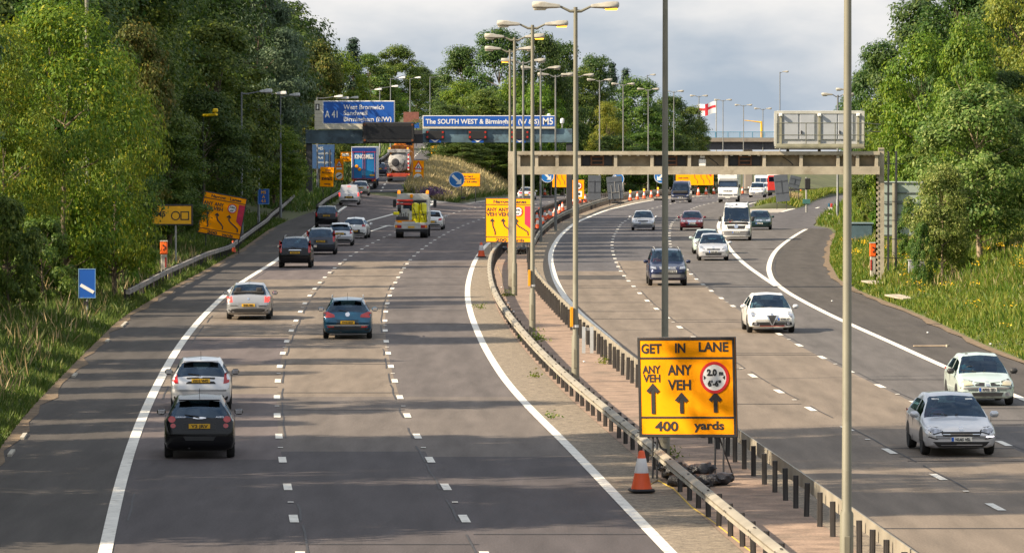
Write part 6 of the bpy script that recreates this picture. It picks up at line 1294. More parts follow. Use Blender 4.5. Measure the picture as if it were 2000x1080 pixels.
# ------------------------------------------------------------------ people at the wheel
SKIN = mat('skin', (.50, .30, .21), .6, var=.05); HAIRD = mat('hair_dark', (.025, .018, .014), .7)
def skinned(name, chain, edges, root, m, parent=None, sub=2):
    me = bpy.data.meshes.new(name); me.from_pydata([c[:3] for c in chain], edges, []); o = bpy.data.objects.new(name, me); C.objects.link(o)
    md = o.modifiers.new('skin', 'SKIN'); md.use_smooth_shade = True
    for i, c in enumerate(chain): r_ = c[3] if len(c) == 4 else c[3:5]; me.skin_vertices[0].data[i].radius = (r_, r_) if len(c) == 4 else r_
    me.skin_vertices[0].data[root].use_root = True
    s_ = o.modifiers.new('sub', 'SUBSURF'); s_.levels = sub; s_.render_levels = sub
    dg = bpy.context.evaluated_depsgraph_get(); me2 = bpy.data.meshes.new_from_object(o.evaluated_get(dg)); me2.name = name
    bpy.data.objects.remove(o); o2 = bpy.data.objects.new(name, me2); C.objects.link(o2); o2.parent = parent
    me2.materials.clear(); me2.materials.append(m); return o2
def person(label, hip, shirt, parent_car, hair=HAIRD, turn=0.0):
    """seated driver: facing the car's front (-Y), hands on the wheel"""
    M = parent_car.matrix_basis if False else Matrix.LocRotScale(parent_car.location, parent_car.rotation_euler.to_quaternion(), Vector((1, 1, 1)))
    t = thing('person', label, 'person', M @ hip, parent_car.rotation_euler.z)
    ch = [(0, 0, .02, .15, .12), (0, .05, .22, .145, .11), (0, .05, .40, .17, .115), (0, .03, .50, .10, .08), (0, .0, .575, .055, .055), (0, -.015, .66, .078, .092), (0, -.02, .745, .080, .098), (0, -.01, .805, .06, .075)]
    e = [(i, i + 1) for i in range(7)]
    for s in (-1, 1):
        b = len(ch); ch += [(s * .19, .03, .45, .06), (s * .245, -.12, .24, .045), (s * .17, -.40, .30, .034), (s * .14, -.50, .36, .030, .04), (s * .12, -.53, .41, .022)]; e += [(2, b), (b, b + 1), (b + 1, b + 2), (b + 2, b + 3), (b + 3, b + 4)]
        b = len(ch); ch += [(s * .11, -.12, .02, .085), (s * .14, -.45, .06, .065), (s * .14, -.62, -.18, .05), (s * .14, -.74, -.24, .04)]; e += [(0, b), (b, b + 1), (b + 1, b + 2), (b + 2, b + 3)]
    b = len(ch); ch += [(0, -.125, .69, .014)]; e += [(5, b)]
    o = skinned('body', ch, e, 0, SKIN, t); o.data.materials.append(shirt); o.data.materials.append(mat('trousers', (.03, .035, .05), .9))
    for p_ in o.data.polygons:
        c = p_.center
        p_.material_index = 0 if c.z > .53 or (c.y < -.43 and c.z > .2) else (2 if c.z < .10 else 1)
    m = MB()
    for k, (z, r_) in enumerate(((.74, .088), (.78, .092), (.83, .078), (.865, .04))):
        for q in range(12): a = q * 2 * math.pi / 12; m.v.append((r_ * .92 * math.cos(a), .012 + r_ * 1.12 * math.sin(a) + (.02 if z < .76 else 0), z))
    for k in range(3):
        for q in range(12): m.f.append((k * 12 + q, k * 12 + (q + 1) % 12, k * 12 + 12 + (q + 1) % 12, k * 12 + 12 + q)); m.m.append(0)
    m.f.append(tuple(range(36, 48))); m.m.append(0); m.build('hair', hair, t, True)
    return t
SH = {k: mat('shirt_' + k, c, .9) for k, c in dict(red=(.55, .04, .05), navy=(.03, .04, .09), teal=(.05, .22, .26), white=(.6, .58, .55)).items()}
for lab, (t, hip) in DRV:
    for start, plabel, sh in (('silver hatchback nearest', 'driver with dark hair in a red top at the wheel of the nearest silver hatchback', 'red'), ('pale green small', 'driver looking out of the pale green small hatchback at the right edge', 'teal'),
                              ('white hatchback with dark', 'driver behind the windscreen of the white hatchback with the shield grille', 'white'), ('navy blue off', 'driver in red at the wheel of the navy blue off-roader', 'red'), ('tall white panel', 'driver sitting high behind the windscreen of the tall white panel van', 'navy'),
                              ('silver hatchback in front', 'driver of the mid-distance silver hatchback ahead of the pale green car', 'navy')):
        if lab.startswith(start): person(plabel, hip, SH[sh], t)
# ------------------------------------------------------------------ road-works signs
def pole(mb, x, z0, z1, r=.035, y=.05): mb.tube([(x, y, z0), (x, y, z1)], r, 8)
def arrow_up(mb, x, z0, z1, w_=.085, head=.17, bend=None, y=-.035):
    pts = [(x, z0), (x, z1 - head * .6)] if not bend else [(x + b, z0 + (z1 - head * .6 - z0) * f) for f, b in bend]
    mb.stroke(pts, w_, y, y + .008)
    mb.stroke([(x - head, z1 - head * 1.25), (x, z1), (x + head, z1 - head * 1.25)], w_ * 1.05, y - .003, y + .006); mb.prism([(x - head * .55, z1 - head * .62), (x + head * .55, z1 - head * .62), (x, z1 + .01)], y - .005, y + .004)
def board(t, w_, h_, z0, rot=0.0, fm=ORANGE, bm=BLACK, bw=.05, round_=True, rim=True):
    """a sign plate that may lean: returns an Empty-free parent mesh at the plate's centre"""
    m = MB(); m.box((0, 0, 0), (w_, .03, h_), bev=.012); p = m.build('panel', fm, t); p.location = (0, 0, z0 + h_ / 2); p.rotation_euler = (0, rot, 0)
    m = MB(); m.box((0, .02, 0), (w_ + .03, .02, h_ + .03)); m.build('backing', BACK, p)
    if rim: m = MB(); m.frame(w_, h_, bw, -.026, -.012); m.build('border', bm, p)
    return p
def roundel(p, cx, cz, r, lines):
    m = MB(); m.disc(r * .98, -.034, -.014, cx, cz); d = m.build('roundel', WHITE, p)
    m = MB(); m.ring(r * .82, r, -.042, -.012, cx, cz); m.build('red_ring', REDS, d)
    m = MB()
    for s, dx, dz, h in lines: text_mb(m, s, cx + dx, cz + dz, h, -.043, None, .05)
    for s in (-1, 1): m.prism([(cx + s * r * .72, cz - .05), (cx + s * r * .74, cz + .05), (cx + s * r * .56, cz)], -.042, -.036)
    m.build('text_print', BLACK, d)
# GET IN LANE
Y = 122.0; k = Y / F; c = P(1342, 756, Y); wS, hS = 187 * k / math.cos(R(26)), 194 * k
t = thing('lane_sign', 'orange GET IN LANE 400 yards sign with three straight arrows in the median', 'sign', (c.x, Y, 0), R(-26))
p = board(t, wS, hS, c.z - hS / 2, R(-1.4), bw=.062)
def lx_(u): return (u - 1342) * k / math.cos(R(26))
def lz_(v): return (756 - v) * k
m = MB(); m.box((0, -.02, lz_(699)), (wS - .1, .014, .042)); m.build('divider', BLACK, p); m = MB(); m.box((0, -.02, lz_(815)), (wS - .1, .014, .042)); m.build('divider', BLACK, p)
for s, u0, u1, v, h in (('GET', 1253, 1297, 680, 18), ('IN', 1320, 1342, 679, 18), ('LANE', 1363, 1426, 677, 18), ('ANY', 1255, 1294, 721, 14.5), ('VEH', 1257, 1294, 738, 14.5), ('ANY', 1303, 1355, 722, 19), ('VEH', 1304, 1354, 751, 19), ('400', 1277, 1327, 832, 18), ('yards', 1352, 1416, 830, 16)):
    m = MB(); text_mb(m, s, lx_((u0 + u1) / 2), lz_(v), h * k, -.022, (u1 - u0) * k, .030); m.build('text_print', BLACK, p)
for u, v0, v1 in ((1277, 808, 752), (1332, 807, 770), (1397, 805, 769)):
    m = MB(); arrow_up(m, lx_(u), lz_(v0), lz_(v1), .095, .13); m.build('arrow', BLACK, p)
roundel(p, lx_(1396), lz_(737), 31 * k, [('2.0', -.06, .12, .14), ('m', .175, .11, .10), ("6'-6\"", .0, -.135, .125)])
for x in (-1.02, -.90, .78, 1.02): m = MB(); m.tube([(x * .88, .05, -.05), (x * .88 + .02, .05, c.z + hS * .3)], .025, 8); m.build('leg', DKST, t)
for x in (-.8, .8): m = MB(); m.tube([(x, .05, c.z - hS / 2), (x, .9, 0)], .02, 6); m.build('strut', DKST, t)
for z in (-.35, .5): m = MB(); m.box((0, .045, z), (wS * .95, .03, .05)); m.build('brace', GALV, p)
# Narrow Lanes, median and left verge (the same kind of plate)
def narrow(name_label, u, v, Y, wpx, hpx, rot, lift=0.0):
    k = Y / F; c = P(u, v, Y); z0 = ground_z(c.x, Y); t = thing('lane_sign', name_label, 'sign', (c.x, Y, z0), R(-24 if u > 900 else 8)); w_, h_ = wpx * k / math.cos(R(24 if u > 900 else 8)), hpx * k; p = board(t, w_, h_, c.z - z0 - h_ / 2, rot, bw=.045)
    def X(f): return (f - .5) * w_
    def Z(f): return (.5 - f) * h_
    m = MB(); m.box((0, -.02, Z(.15)), (w_ - .06, .012, .04)); m.build('divider', BLACK, p); m = MB(); m.box((0, -.02, Z(.875)), (w_ - .06, .012, .04)); m.build('divider', BLACK, p)
    m = MB(); text_mb(m, 'Narrow', X(.34), Z(.08), .17, -.022, w_ * .34, .03); text_mb(m, 'Lanes', X(.74), Z(.08), .17, -.022, w_ * .26, .03); text_mb(m, '200', X(.34), Z(.94), .17, -.022, w_ * .23, .03); text_mb(m, 'yards', X(.70), Z(.94), .15, -.022, w_ * .26, .03)
    for f, a in ((.135, .26), (.385, .26)): text_mb(m, 'ANY', X(f), Z(a), .20, -.022, w_ * .22, .03); text_mb(m, 'VEH', X(f), Z(a + .105), .20, -.022, w_ * .22, .03)
    m.build('text_print', BLACK, p)
    for f, b in ((.15, .06), (.38, .18), (.66, .25)):
        m = MB(); arrow_up(m, X(f), Z(.83), Z(.47), .075, .11, bend=[(0, b * w_), (.22, b * w_ * .97), (.42, b * w_ * .6), (.6, b * w_ * .2), (.75, .03), (1, 0)]); m.build('arrow', BLACK, p)
    roundel(p, X(.70), Z(.30), .28, [('2.0m', 0, .09, .10), ("6'6\"", 0, -.12, .09)])
    m = MB(); m.prism([(X(.84), Z(.18)), (X(.98), Z(.18)), (X(.98), Z(.70)), (X(.84), Z(.58))], -.03, -.012); m.build('closed_lane', mat('sign_crimson', (.50, .012, .06), .5), p)
    for x in (-.38, .38): m = MB(); m.tube([(x * w_, .05, -.1), (x * w_ * .98, .05, c.z - z0 + h_ * .2)], .03, 8); m.build('leg', DKST, t)
    return t
narrow('orange Narrow Lanes 200 yards sign standing upright in the median behind the lamp columns', 994, 430.5, 296, 92, 87, 0)
narrow('tilted orange Narrow Lanes sign leaning on the left verge', 434, 421, 316, 84, 82, R(10.5))
# orange diversion sign in the leaves
Y = 281; k = Y / F; c = P(335, 420, Y); z0 = ground_z(c.x, Y); t = thing('diversion_sign', 'yellow diversion sign with a circle and a square, half hidden by leaves on the left', 'sign', (c.x, Y, z0))
p = board(t, 82 * k, 40 * k, c.z - z0 - 20 * k, 0, mat('sign_yellow', (.80, .40, .005), .45, var=.05), BLACK, .07)
m = MB(); m.ring(7.0 * k, 9 * k, -.03, -.012, (343 - 335) * k, -1.5 * k); m.build('circle_symbol', BLACK, p)
m = MB(); m.frame(17 * k, 17 * k, .055, -.03, -.012, (363 - 337) * k, -1.5 * k); m.build('square_symbol', BLACK, p)
m = MB(); text_mb(m, 'M5', (314 - 335) * k, 2 * k, .28, -.022, .5, .03); m.build('text_print', BLACK, p)
m = MB(); pole(m, 8 * k, -.2, c.z - z0, .05); m.build('post', GALV, t)
# blue countdown marker and the location sign on the lamp post
Y = 212; k = Y / F; c = P(170, 554, Y); z0 = ground_z(c.x, Y); t = thing('countdown_marker', 'blue one-bar countdown marker on the grass left of the hard shoulder', 'sign', (c.x, Y, z0))
p = board(t, 33 * k, 57 * k, c.z - z0 - 28 * k, 0, BLUE, mat('sign_light_blue', (.22, .42, .62), .5), .02)
m = MB(); m.stroke([(-.26, -.06), (.27, -.36)], .13, -.03, -.012); m.build('bar', WHITE, p)
m = MB(); pole(m, 0, -.2, c.z - z0, .04); m.build('post', GALV, t); m = MB(); m.box((-.04, -.02, c.z - z0 - 38 * k), (.16, .04, .16)); m.build('tag', BLACK, t)
Y = 387; k = Y / F; c = P(515, 384, Y); t = thing('location_sign', 'small blue location sign with yellow letters fixed to a lamp post', 'sign', (c.x, Y - .2, c.z - .6))
p = board(t, 22 * k, 30 * k, .03, 0, BLUE, mat('sign_light_blue', (.22, .42, .62), .5), .03); m = MB(); YT = mat('sign_yellow', (.80, .40, .005), .45)
for s, z in (('M5', .32), ('A', 0), ('4.5', -.32)): text_mb(m, s, 0, z, .2, -.022, None, .03)
m.build('text_print', YT, p); m = MB(); m.box((-.3, .1, .6), (.3, .1, .08)); m.build('clamp', GALV, t)
# emergency phone posts
def phone(u, v, Y, label, h=1.72):
    x = XU(u, Y); z0 = ground_z(x, Y); t = thing('emergency_phone', label, 'phone post', (x, Y, z0))
    m = MB(); m.box((0, 0, (h - .65) / 2 - .1), (.30, .26, h - .45), bev=.03); m.build('pillar', CONC, t)
    m = MB(); m.box((0, 0, h - .34), (.36, .32, .64), bev=.04); hd = m.build('housing', mat('phone_orange', (.85, .13, .015), .45), t)
    m = MB(); m.box((0, 0, h), (.38, .34, .05), bev=.01); m.build('cap', CONC, hd)
    m = MB(); m.tube([(-.06, -.17, h - .2), (.05, -.17, h - .25), (.07, -.17, h - .36), (-.04, -.17, h - .44)], .03, 6); m.build('handset_symbol', BLACK, hd)
    m = MB(); m.box((.10 if u < 1000 else -.12, -.14, h - 1.05), (.07, .03, .5)); m.build('reflector', LAMPRED, t)
phone(320, 525, 262, 'orange-topped emergency phone post by the left barrier')
phone(1706, 530, 252, 'orange-topped emergency phone post in the flowers beside the gantry leg')
# speed camera on a yellow arm in the left trees
Y = 339; a, b = P(398, 226, Y), P(424, 224, Y); x0 = a.x - .4; z0 = ground_z(x0, Y + 6); t = thing('speed_camera', 'yellow camera on a yellow arm reaching out of the dark left trees', 'camera', (x0, Y + 6, z0))
YC = mat('camera_yellow', (.90, .60, .004), .4); m = MB(); pole(m, 0, -.3, a.z - z0 + .1, .045, 0); m.build('pole', mat('pole_dark_green', (.02, .03, .018), .8), t)
m = MB(); m.tube([(0, 0, a.z - z0), (a.x - x0, -5.5, a.z - z0), (b.x - x0, -6.3, b.z - z0)], .085, 8); m.build('arm', YC, t)
m = MB(); m.box((b.x - x0 - .1, -6.2, b.z - z0 + .26), (.34, .3, .24), bev=.05); m.box((b.x - x0 - .1, -6.2, b.z - z0 + .1), (.1, .1, .14)); m.build('camera_head', YC, t)
# far left works signs by the slip road
def works_board(name, label, u0, u1, v0, v1, Y, fill=ORANGE, prof=None, rot=0.0):
    k = Y / F; c = P((u0 + u1) / 2, (v0 + v1) / 2, Y); z0 = ground_z(c.x, Y); t = thing(name, label, 'sign', (c.x, Y, z0), R(-12)); w_, h_ = (u1 - u0) * k, (v1 - v0) * k; p = board(t, w_, h_, c.z - z0 - h_ / 2, rot, fill, BLACK, .03, rim=False)
    for x in (-.3, .3): m = MB(); m.tube([(x * w_, .06, -.3), (x * w_, .06, c.z - z0)], .04, 8); m.build('leg', DKST, t)
    return t, p, w_, h_
def txt(p, rows, mt=BLACK):
    m = MB()
    for s, x, z, h, wf in rows: text_mb(m, s, x, z, h, -.022, wf, .03)
    m.build('text_print', mt, p)
t, p, w_, h_ = works_board('works_sign', 'orange works sign with blurred black lettering just right of the gantry leg', 625, 652, 327, 365, 480, rot=R(2)); txt(p, [('FREE', .1, .62, .16, .5), ('RECOVERY', 0, .40, .14, .95), ('await', 0, -.1, .34, 1.0), ('rescue', .05, -.62, .16, .6)])
t, p, w_, h_ = works_board('works_sign', 'tall orange plate with men-at-work triangle, left of the bread lorry', 654, 671, 311, 352, 505); T_ = [(-.33, .25), (.33, .25), (0, .85)]
def tri(p, cz, s):
    m = MB(); m.prism([(-.40 * s, cz - .30 * s), (.40 * s, cz - .30 * s), (0, cz + .42 * s)], -.03, -.012); q = m.build('triangle', REDS, p)
    m = MB(); m.prism([(-.28 * s, cz - .23 * s), (.28 * s, cz - .23 * s), (0, cz + .26 * s)], -.036, -.012); m.build('triangle_face', WHITE, q)
    m = MB(); m.stroke([(-.12 * s, cz - .2 * s), (-.02 * s, cz + .05 * s), (.12 * s, cz - .18 * s)], .09 * s, -.042, -.03); m.build('digger_symbol', BLACK, q)
tri(p, .55, .9); m = MB(); m.box((0, -.02, .1), (.55, .014, .2)); m.build('white_plate', WHITE, p); m = MB(); m.disc(.33, -.03, -.012, 0, -.6); d = m.build('roundel', WHITE, p); m = MB(); m.stroke([(-.24, -.72), (.24, -.46)], .12, -.036, -.03); m.build('bar', BLACK, d)
t, p, w_, h_ = works_board('works_sign', 'orange plate with a white panel above the tall works plate, left of the bread lorry', 664, 686, 297, 316, 540); m = MB(); m.box((0, -.02, .2), (.75, .014, .3)); m.build('white_plate', WHITE, p); txt(p, [('closed', 0, -.22, .16, .8)])
t, p, w_, h_ = works_board('direction_sign', 'shade-toned blue direction sign behind dark posts left of the bread lorry', 609, 654, 283, 330, 535, mat('sign_blue_shaded', (.010, .055, .16), .6, var=.2)); txt(p, [('M5', -.3, .85, .3, .6), ('South West', .1, .35, .22, 1.5), ('A41', -.2, -.1, .25, .8), ('Birmingham', .1, -.55, .22, 1.5)], mat('sign_white_shaded', (.30, .34, .38), .6))  # panel and lettering darkened, shade put into their colours
for u in (635, 646): m = MB(); m.tube([((u - 631) * 535 / F, -.3, -.3), ((u - 631) * 535 / F, -.3, h_ + 1.2)], .07, 8); m.build('post', DKST, t)
t, p, w_, h_ = works_board('works_sign', 'tall orange plate with triangle and slashed white disc right of the tanker truck', 806, 828, 314, 356, 548, rot=R(2)); tri(p, .58, 1.25); m = MB(); m.box((0, -.02, .05), (.6, .014, .22)); m.build('white_plate', WHITE, p)
m = MB(); m.disc(.46, -.03, -.012, 0, -.68); d = m.build('roundel', WHITE, p); m = MB(); m.stroke([(-.36, -.86), (.36, -.5)], .15, -.036, -.03); m.build('bar', BLACK, d)
t, p, w_, h_ = works_board('diversion_sign', 'small yellow diversion sign on a thin pole above the slip road', 841, 860, 285, 301, 640, mat('sign_yellow', (.80, .40, .005), .45)); txt(p, [('62', 0, 0, .5, .9)])
t, p, w_, h_ = works_board('works_sign', 'orange text plate behind the round blue arrow on the dry grass island', 893, 938, 339, 364, 556); txt(p, [('No hard', -.1, .38, .18, 1.1), ('shoulder', .1, .1, .18, 1.3), ('for 2.8 miles', .1, -.2, .18, 1.6)])
def keep(label, u, v, r, Y, right=True):
    k = Y / F; c = P(u, v, Y); z0 = ground_z(c.x, Y); t = thing('arrow_sign', label, 'sign', (c.x, Y, z0)); rr_ = r * k
    m = MB(); m.disc(rr_, -.03, .0, 0, c.z - z0); p = m.build('disc', mat('arrow_blue', (.01, .16, .50), .45), t)
    m = MB(); m.ring(rr_ * .92, rr_ * .99, -.036, -.0, 0, c.z - z0); m.build('white_rim', WHITE, p)
    s = 1 if right else -1; zc = c.z - z0; m = MB(); m.stroke([(-s * rr_ * .55, zc + rr_ * .55), (s * rr_ * .25, zc - rr_ * .25)], rr_ * .32, -.042, -.03)
    m.prism([(s * rr_ * .58, zc - rr_ * .58), (s * rr_ * .58, zc + rr_ * .12), (s * rr_ * .34, zc - rr_ * .10), (-s * rr_ * .0, zc + rr_ * .0) if 0 else (s * rr_ * .1, zc - rr_ * .34), (-s * rr_ * .12, zc - rr_ * .58)], -.043, -.03); m.build('arrow', WHITE, p)
    for x in (-.5, .5): m = MB(); m.tube([(x * rr_ * 1.2, .04, -.1), (x * rr_ * 1.2, .04, zc)], .03, 8); m.build('leg', DKST, t)
    b_ = MB(); b_.box((0, .0, .1), (rr_ * 2.2, .5, .22), bev=.08); b_.build('ballast', BLACK, t)
keep('round blue keep-right arrow sign on the tip of the dry grass island', 892, 351, 15.5, 545)
keep('round blue keep-right arrow half hidden by the concrete gantry beam, left part', 1069, 344, 13, 612)
keep('round blue arrow sign seen edgewise behind the leaning grey sign back', 1207, 350, 12, 545)
keep('round blue arrow pointing down left beside the amber-lamped cones', 1291, 345, 13.5, 575, False)
t, p, w_, h_ = works_board('works_sign', 'orange lane plate with thin black lines under the left part of the gantry beam', 1079, 1108, 336, 366, 620); m = MB()
for x in (-.2, .35): m.stroke([(x + .25, -.6), (x + .2, -.2), (x - .1, .15), (x - .15, .55)], .06, -.03, -.012)
m.build('arrow', BLACK, p)
t, p, w_, h_ = works_board('works_sign', 'narrow orange plate with white roundel and white square in the median under the gantry', 1118, 1141, 352, 389, 500); roundel(p, 0, .35, .36, [('50', 0, 0, .24)]); m = MB(); m.box((0, -.02, -.42), (.72, .014, .55), bev=.005); q = m.build('white_plate', WHITE, p); m = MB(); m.disc(.12, -.035, -.02, .1, -.42); m.build('camera_symbol', BLACK, q)
t, p, w_, h_ = works_board('works_sign', 'plain orange plate beside the lane plate behind the blue van', 1320, 1349, 339, 363, 618); txt(p, [('road works', 0, .2, .2, 1.2), ('delays', 0, -.2, .2, .8)])
t, p, w_, h_ = works_board('works_sign', 'bright orange lane plate with wavy black lines between blue van and horsebox', 1348, 1394, 336, 362, 616); m = MB()
for x in (-.75, 0, .7): m.stroke([(x + .25, -.6), (x + .2, -.25), (x - .1, .1), (x - .15, .6)], .06, -.03, -.012)
m.build('arrow', BLACK, p); m = MB(); m.prism([(.62, .62), (1.1, .62), (1.1, .2)], -.03, -.012); m.build('closed_lane', REDS, p)
def back_board(label, u, v0, v1, wpx, Y, tilt, ladder=False, top=0.0):
    k = Y / F; c = P(u, (v0 + v1) / 2, Y); z0 = ground_z(c.x, Y); t = thing('sign_back', label, 'sign', (c.x, Y, z0)); w_, h_ = wpx * k, (v1 - v0) * k
    m = MB(); m.box((0, 0, 0), (w_, .04, h_), bev=.015); p = m.build('panel', BACK, t); p.location = (0, 0, c.z - z0); p.rotation_euler = (0, tilt, 0); SEAM = mat('sign_back_rib', (.05, .058, .075), .6)
    m = MB()
    for z in (-.18, .25): m.box((0, -.03, z * h_), (w_ * .96, .03, .05))
    m.build('rib', SEAM, p); m = MB(); m.box((0, -.035, .04 * h_), (.06, .03, h_ * .5)); m.build('upright', GALV if ladder else SEAM, p)
    if ladder:
        m = MB()
        for x in (-.25, .25): m.box((x * w_, -.05, -.18 * h_), (.05, .04, h_ * .62))
        m.box((0, -.05, -.2 * h_), (w_ * .5, .04, .05)); m.build('stand', GALV, p)
    for x in (-.35, .35): m = MB(); m.tube([(x * w_, .08, -.2), (x * w_, .08, c.z - z0)], .035, 8); m.build('leg', DKST, t)
    return t
back_board('dark grey sign back standing upright in the median left of the leaning one', 1161, 343, 391, 25, 515, R(1))
back_board('leaning grey sign back with a pale frame in the far median', 1201, 345, 389, 30, 530, R(-5), True)
back_board('grey sign back tilted to the left on the right-hand grass island', 1527, 341, 394, 27, 500, R(-6))
t = back_board('second grey sign back leaning behind the tilted one on the right grass island', 1552, 344, 368, 22, 520, R(14))
# green-grey back of a big direction sign on the right bank
Y = 272; k = Y / F; c = P(1772, 408, Y); z0 = ground_z(XU(1747, Y), Y); t = thing('sign_back', 'big grey-green back of a roadside direction sign on two posts, partly behind leaves', 'sign', (c.x, Y, z0)); w_, h_ = 92 * k, 107 * k
m = MB(); m.box((0, 0, c.z - z0), (w_, .06, h_), bev=.02); p = m.build('panel', mat('sign_back_green', (.33, .40, .37), .6, var=.08), t)
for f in (-.48, -.30, -.10, .10, .29, .47): m = MB(); m.box((0, -.05, c.z - z0 + f * h_), (w_, .05, .06)); m.build('rail', mat('sign_rail_dark', (.12, .14, .14), .6), p)
for x in (-25 * k, 30 * k): m = MB(); m.tube([(x, -.17, -.4), (x, -.17, c.z - z0 + h_ / 2 - .05)], .13, 12); m.build('post', POSTM, t, True)
t = thing('ladder_mast', 'thin dark ladder mast standing right of the gantry leg', 'mast', (XU(1735, 252), 252, ground_z(XU(1735, 252), 252))); h_ = ZV(296, 252) - t.location.z
for x in (0, .42): m = MB(); m.box((x, x * 1.5, h_ / 2), (.09, .09, h_)); m.build('rail', DKST, t)
for z in np.arange(.8, h_, .9): m = MB(); m.tube([(-.35, -.02, z), (.75, .5, z)], .02, 6); m.build('rung', DKST, t)
# cabinet, fallen markers, small verge things on the right
Y = 246; x = XU(1791, Y); t = thing('equipment_cabinet', 'low grey cabinet in the flowers below the green sign back', 'cabinet', (x, Y, ground_z(x, Y)))
m = MB(); m.box((0, 0, .22), (.78, .4, .75), bev=.02); b_ = m.build('body', mat('cabinet_grey', (.34, .35, .38), .6, var=.1), t); m = MB(); m.box((0, 0, .62), (.86, .46, .05), bev=.01); m.build('lid', GALV, t)
for q in (-.19, .19): m = MB(); m.box((q, -.205, .25), (.34, .012, .56)); m.build('door', mat('cabinet_door', (.30, .31, .34), .6), b_)
for u, v, lab in ((1712, 553, 'weathered plank lying in the grass under the gantry leg'), (1760, 577, 'weathered plank lying in the flowers right of the other one')):
    g0 = G(u, v, .35); t = thing('plank', lab, 'plank', (g0.x, g0.y, ground_z(g0.x, g0.y))); m = MB(); m.box((0, 0, .12), (.75, 1.6, .07), Matrix.Rotation(.45, 3, 'Z') @ Matrix.Rotation(.08, 3, 'X'), bev=.01); m.build('board', mat('weathered_wood', (.38, .33, .26), .9, var=.2, scale=3), t)
g0 = G(1815, 677); t = thing('plank', 'pale broken plank lying on the right hard shoulder', 'plank', (g0.x, g0.y, .0)); m = MB(); m.box((0, 0, .03), (1.15, .14, .04), Matrix.Rotation(.1, 3, 'Z'), bev=.008); m.build('board', mat('pale_wood', (.48, .37, .26), .9, var=.2, scale=3), t)
m = MB(); m.box((.66, -.03, .04), (.12, .1, .08), Matrix.Rotation(.5, 3, 'Z')); m.build('splinter', mat('weathered_wood', (.38, .33, .26)), t)
for u, v, cA, lab in ((1619, 419, (.03, .12, .22), 'blue and white marker post at the right slip road edge'), (1624, 421, (.5, .04, .03), 'red and white marker post at the right slip road edge'), (1564, 385, (.75, .25, .05), 'orange and white marker post in the right grass island')):
    g0 = G(u, v); t = thing('marker_post', lab, 'marker post', (g0.x, g0.y, ground_z(g0.x, g0.y) - .05)); m = MB(); m.box((0, 0, .32), (.16, .1, .6), bev=.02); m.build('post', WHITE, t); m = MB(); m.box((0, 0, .78), (.18, .12, .34), bev=.03); m.build('head', mat('marker_%d' % u, cA, .5), t)
g0 = G(1627, 427, .3); t = thing('plank', 'broken rail end lying by the right slip road marker posts', 'plank', (g0.x, g0.y, ground_z(g0.x, g0.y))); m = MB(); m.box((0, 0, .25), (.8, .16, .12), Matrix.Rotation(.35, 3, 'Y'), bev=.02); m.build('board', mat('weathered_wood', (.38, .33, .26)), t)
Y = 480; x = XU(1575, Y); t = thing('signal_post', 'post with small green boards on the right grass island', 'post', (x, Y, ground_z(x, Y))); m = MB(); m.tube([(0, 0, -.2), (0, 0, 3.2)], .09, 8); m.build('post', GALV, t); m = MB(); m.box((.0, -.1, 1.0), (.7, .05, .42)); m.build('board', mat('board_green', (.05, .16, .15), .6), t); m = MB(); m.box((.1, -.1, 2.6), (.5, .25, 1.0), bev=.05); m.build('signal_head', BLACK, t)
Y = 330; x = XU(1680, Y); t = thing('waste_skip', 'blue-grey bin among the bushes beside the right slip road', 'bin', (x, Y, ground_z(x, Y))); m = MB(); m.box((0, 0, .55), (1.6, 1.1, 1.0), bev=.1); m.build('body', mat('bin_blue', (.07, .12, .15), .6), t); m = MB(); m.box((0, 0, 1.1), (1.7, 1.2, .12), bev=.04); m.build('lid', mat('bin_lid', (.12, .17, .20), .6), t)

# ------------------------------------------------------------------ traffic cones
CONEO = mat('cone_orange', (.78, .10, .02), .5, var=.1, scale=4); CONEW = mat('cone_sleeve', (.74, .72, .72), .5, var=.1, scale=6); CBASE = mat('cone_base', (.02, .02, .022), .8)
def cone_proto():
    t = thing('traffic_cone', 'cone', 'traffic cone'); m = MB(); m.box((0, 0, .03), (.44, .44, .06), bev=.05); m.build('base', CBASE, t)
    m = MB(); m.lathe([(.195, .06), (.185, .09), (.125, .36), (.055, .74), (.035, .76), (.03, .72)], 20); bd = m.build('body', CONEO, t, 50)
    m = MB(); m.lathe([(.129, .35), (.132, .36), (.0825, .62), (.078, .62)], 20); m.build('sleeve', CONEW, bd, 50); return t
CP = cone_proto()
def cone(u, v, label, group=None, s=1.0, prof=None, lamp=False, tilt=0.0, big=1.0):
    g0 = G(u, v, .02); c = put(CP, (g0.x, g0.y, (ground_z(g0.x, g0.y) if prof is None else prof)), rng.uniform(0, 3), label, group); c.location.z = zm(g0.y) + .03 if prof is None else prof; c.scale = (big, big, big); c.rotation_euler.x = tilt
    if lamp:
        m = MB(); m.lathe([(.02, .75), (.09, .78), (.10, .86), (.085, .98), (.02, 1.0)], 12); m.build('lamp', mat('cone_lamp', (.95, .42, .02), .3, emit=.8), c)
cone(1253, 961, 'big red traffic cone outside the median barrier by the GET IN LANE sign', big=1.22)
cone(940, 503, 'red cone on the edge line left of the median Narrow Lanes sign', big=1.15)
cone(455, 496, 'red and white cone under the tilted Narrow Lanes sign', prof=ground_z(G(455, 496).x, G(455, 496).y) + .05)
for u, v, lab in ((867, 394, 'leftmost of three cones at the foot of the round blue arrow'), (889, 393, 'middle one of three cones at the foot of the round blue arrow'), (914, 391, 'rightmost of three cones at the foot of the round blue arrow')): cone(u, v, lab, big=1.15)
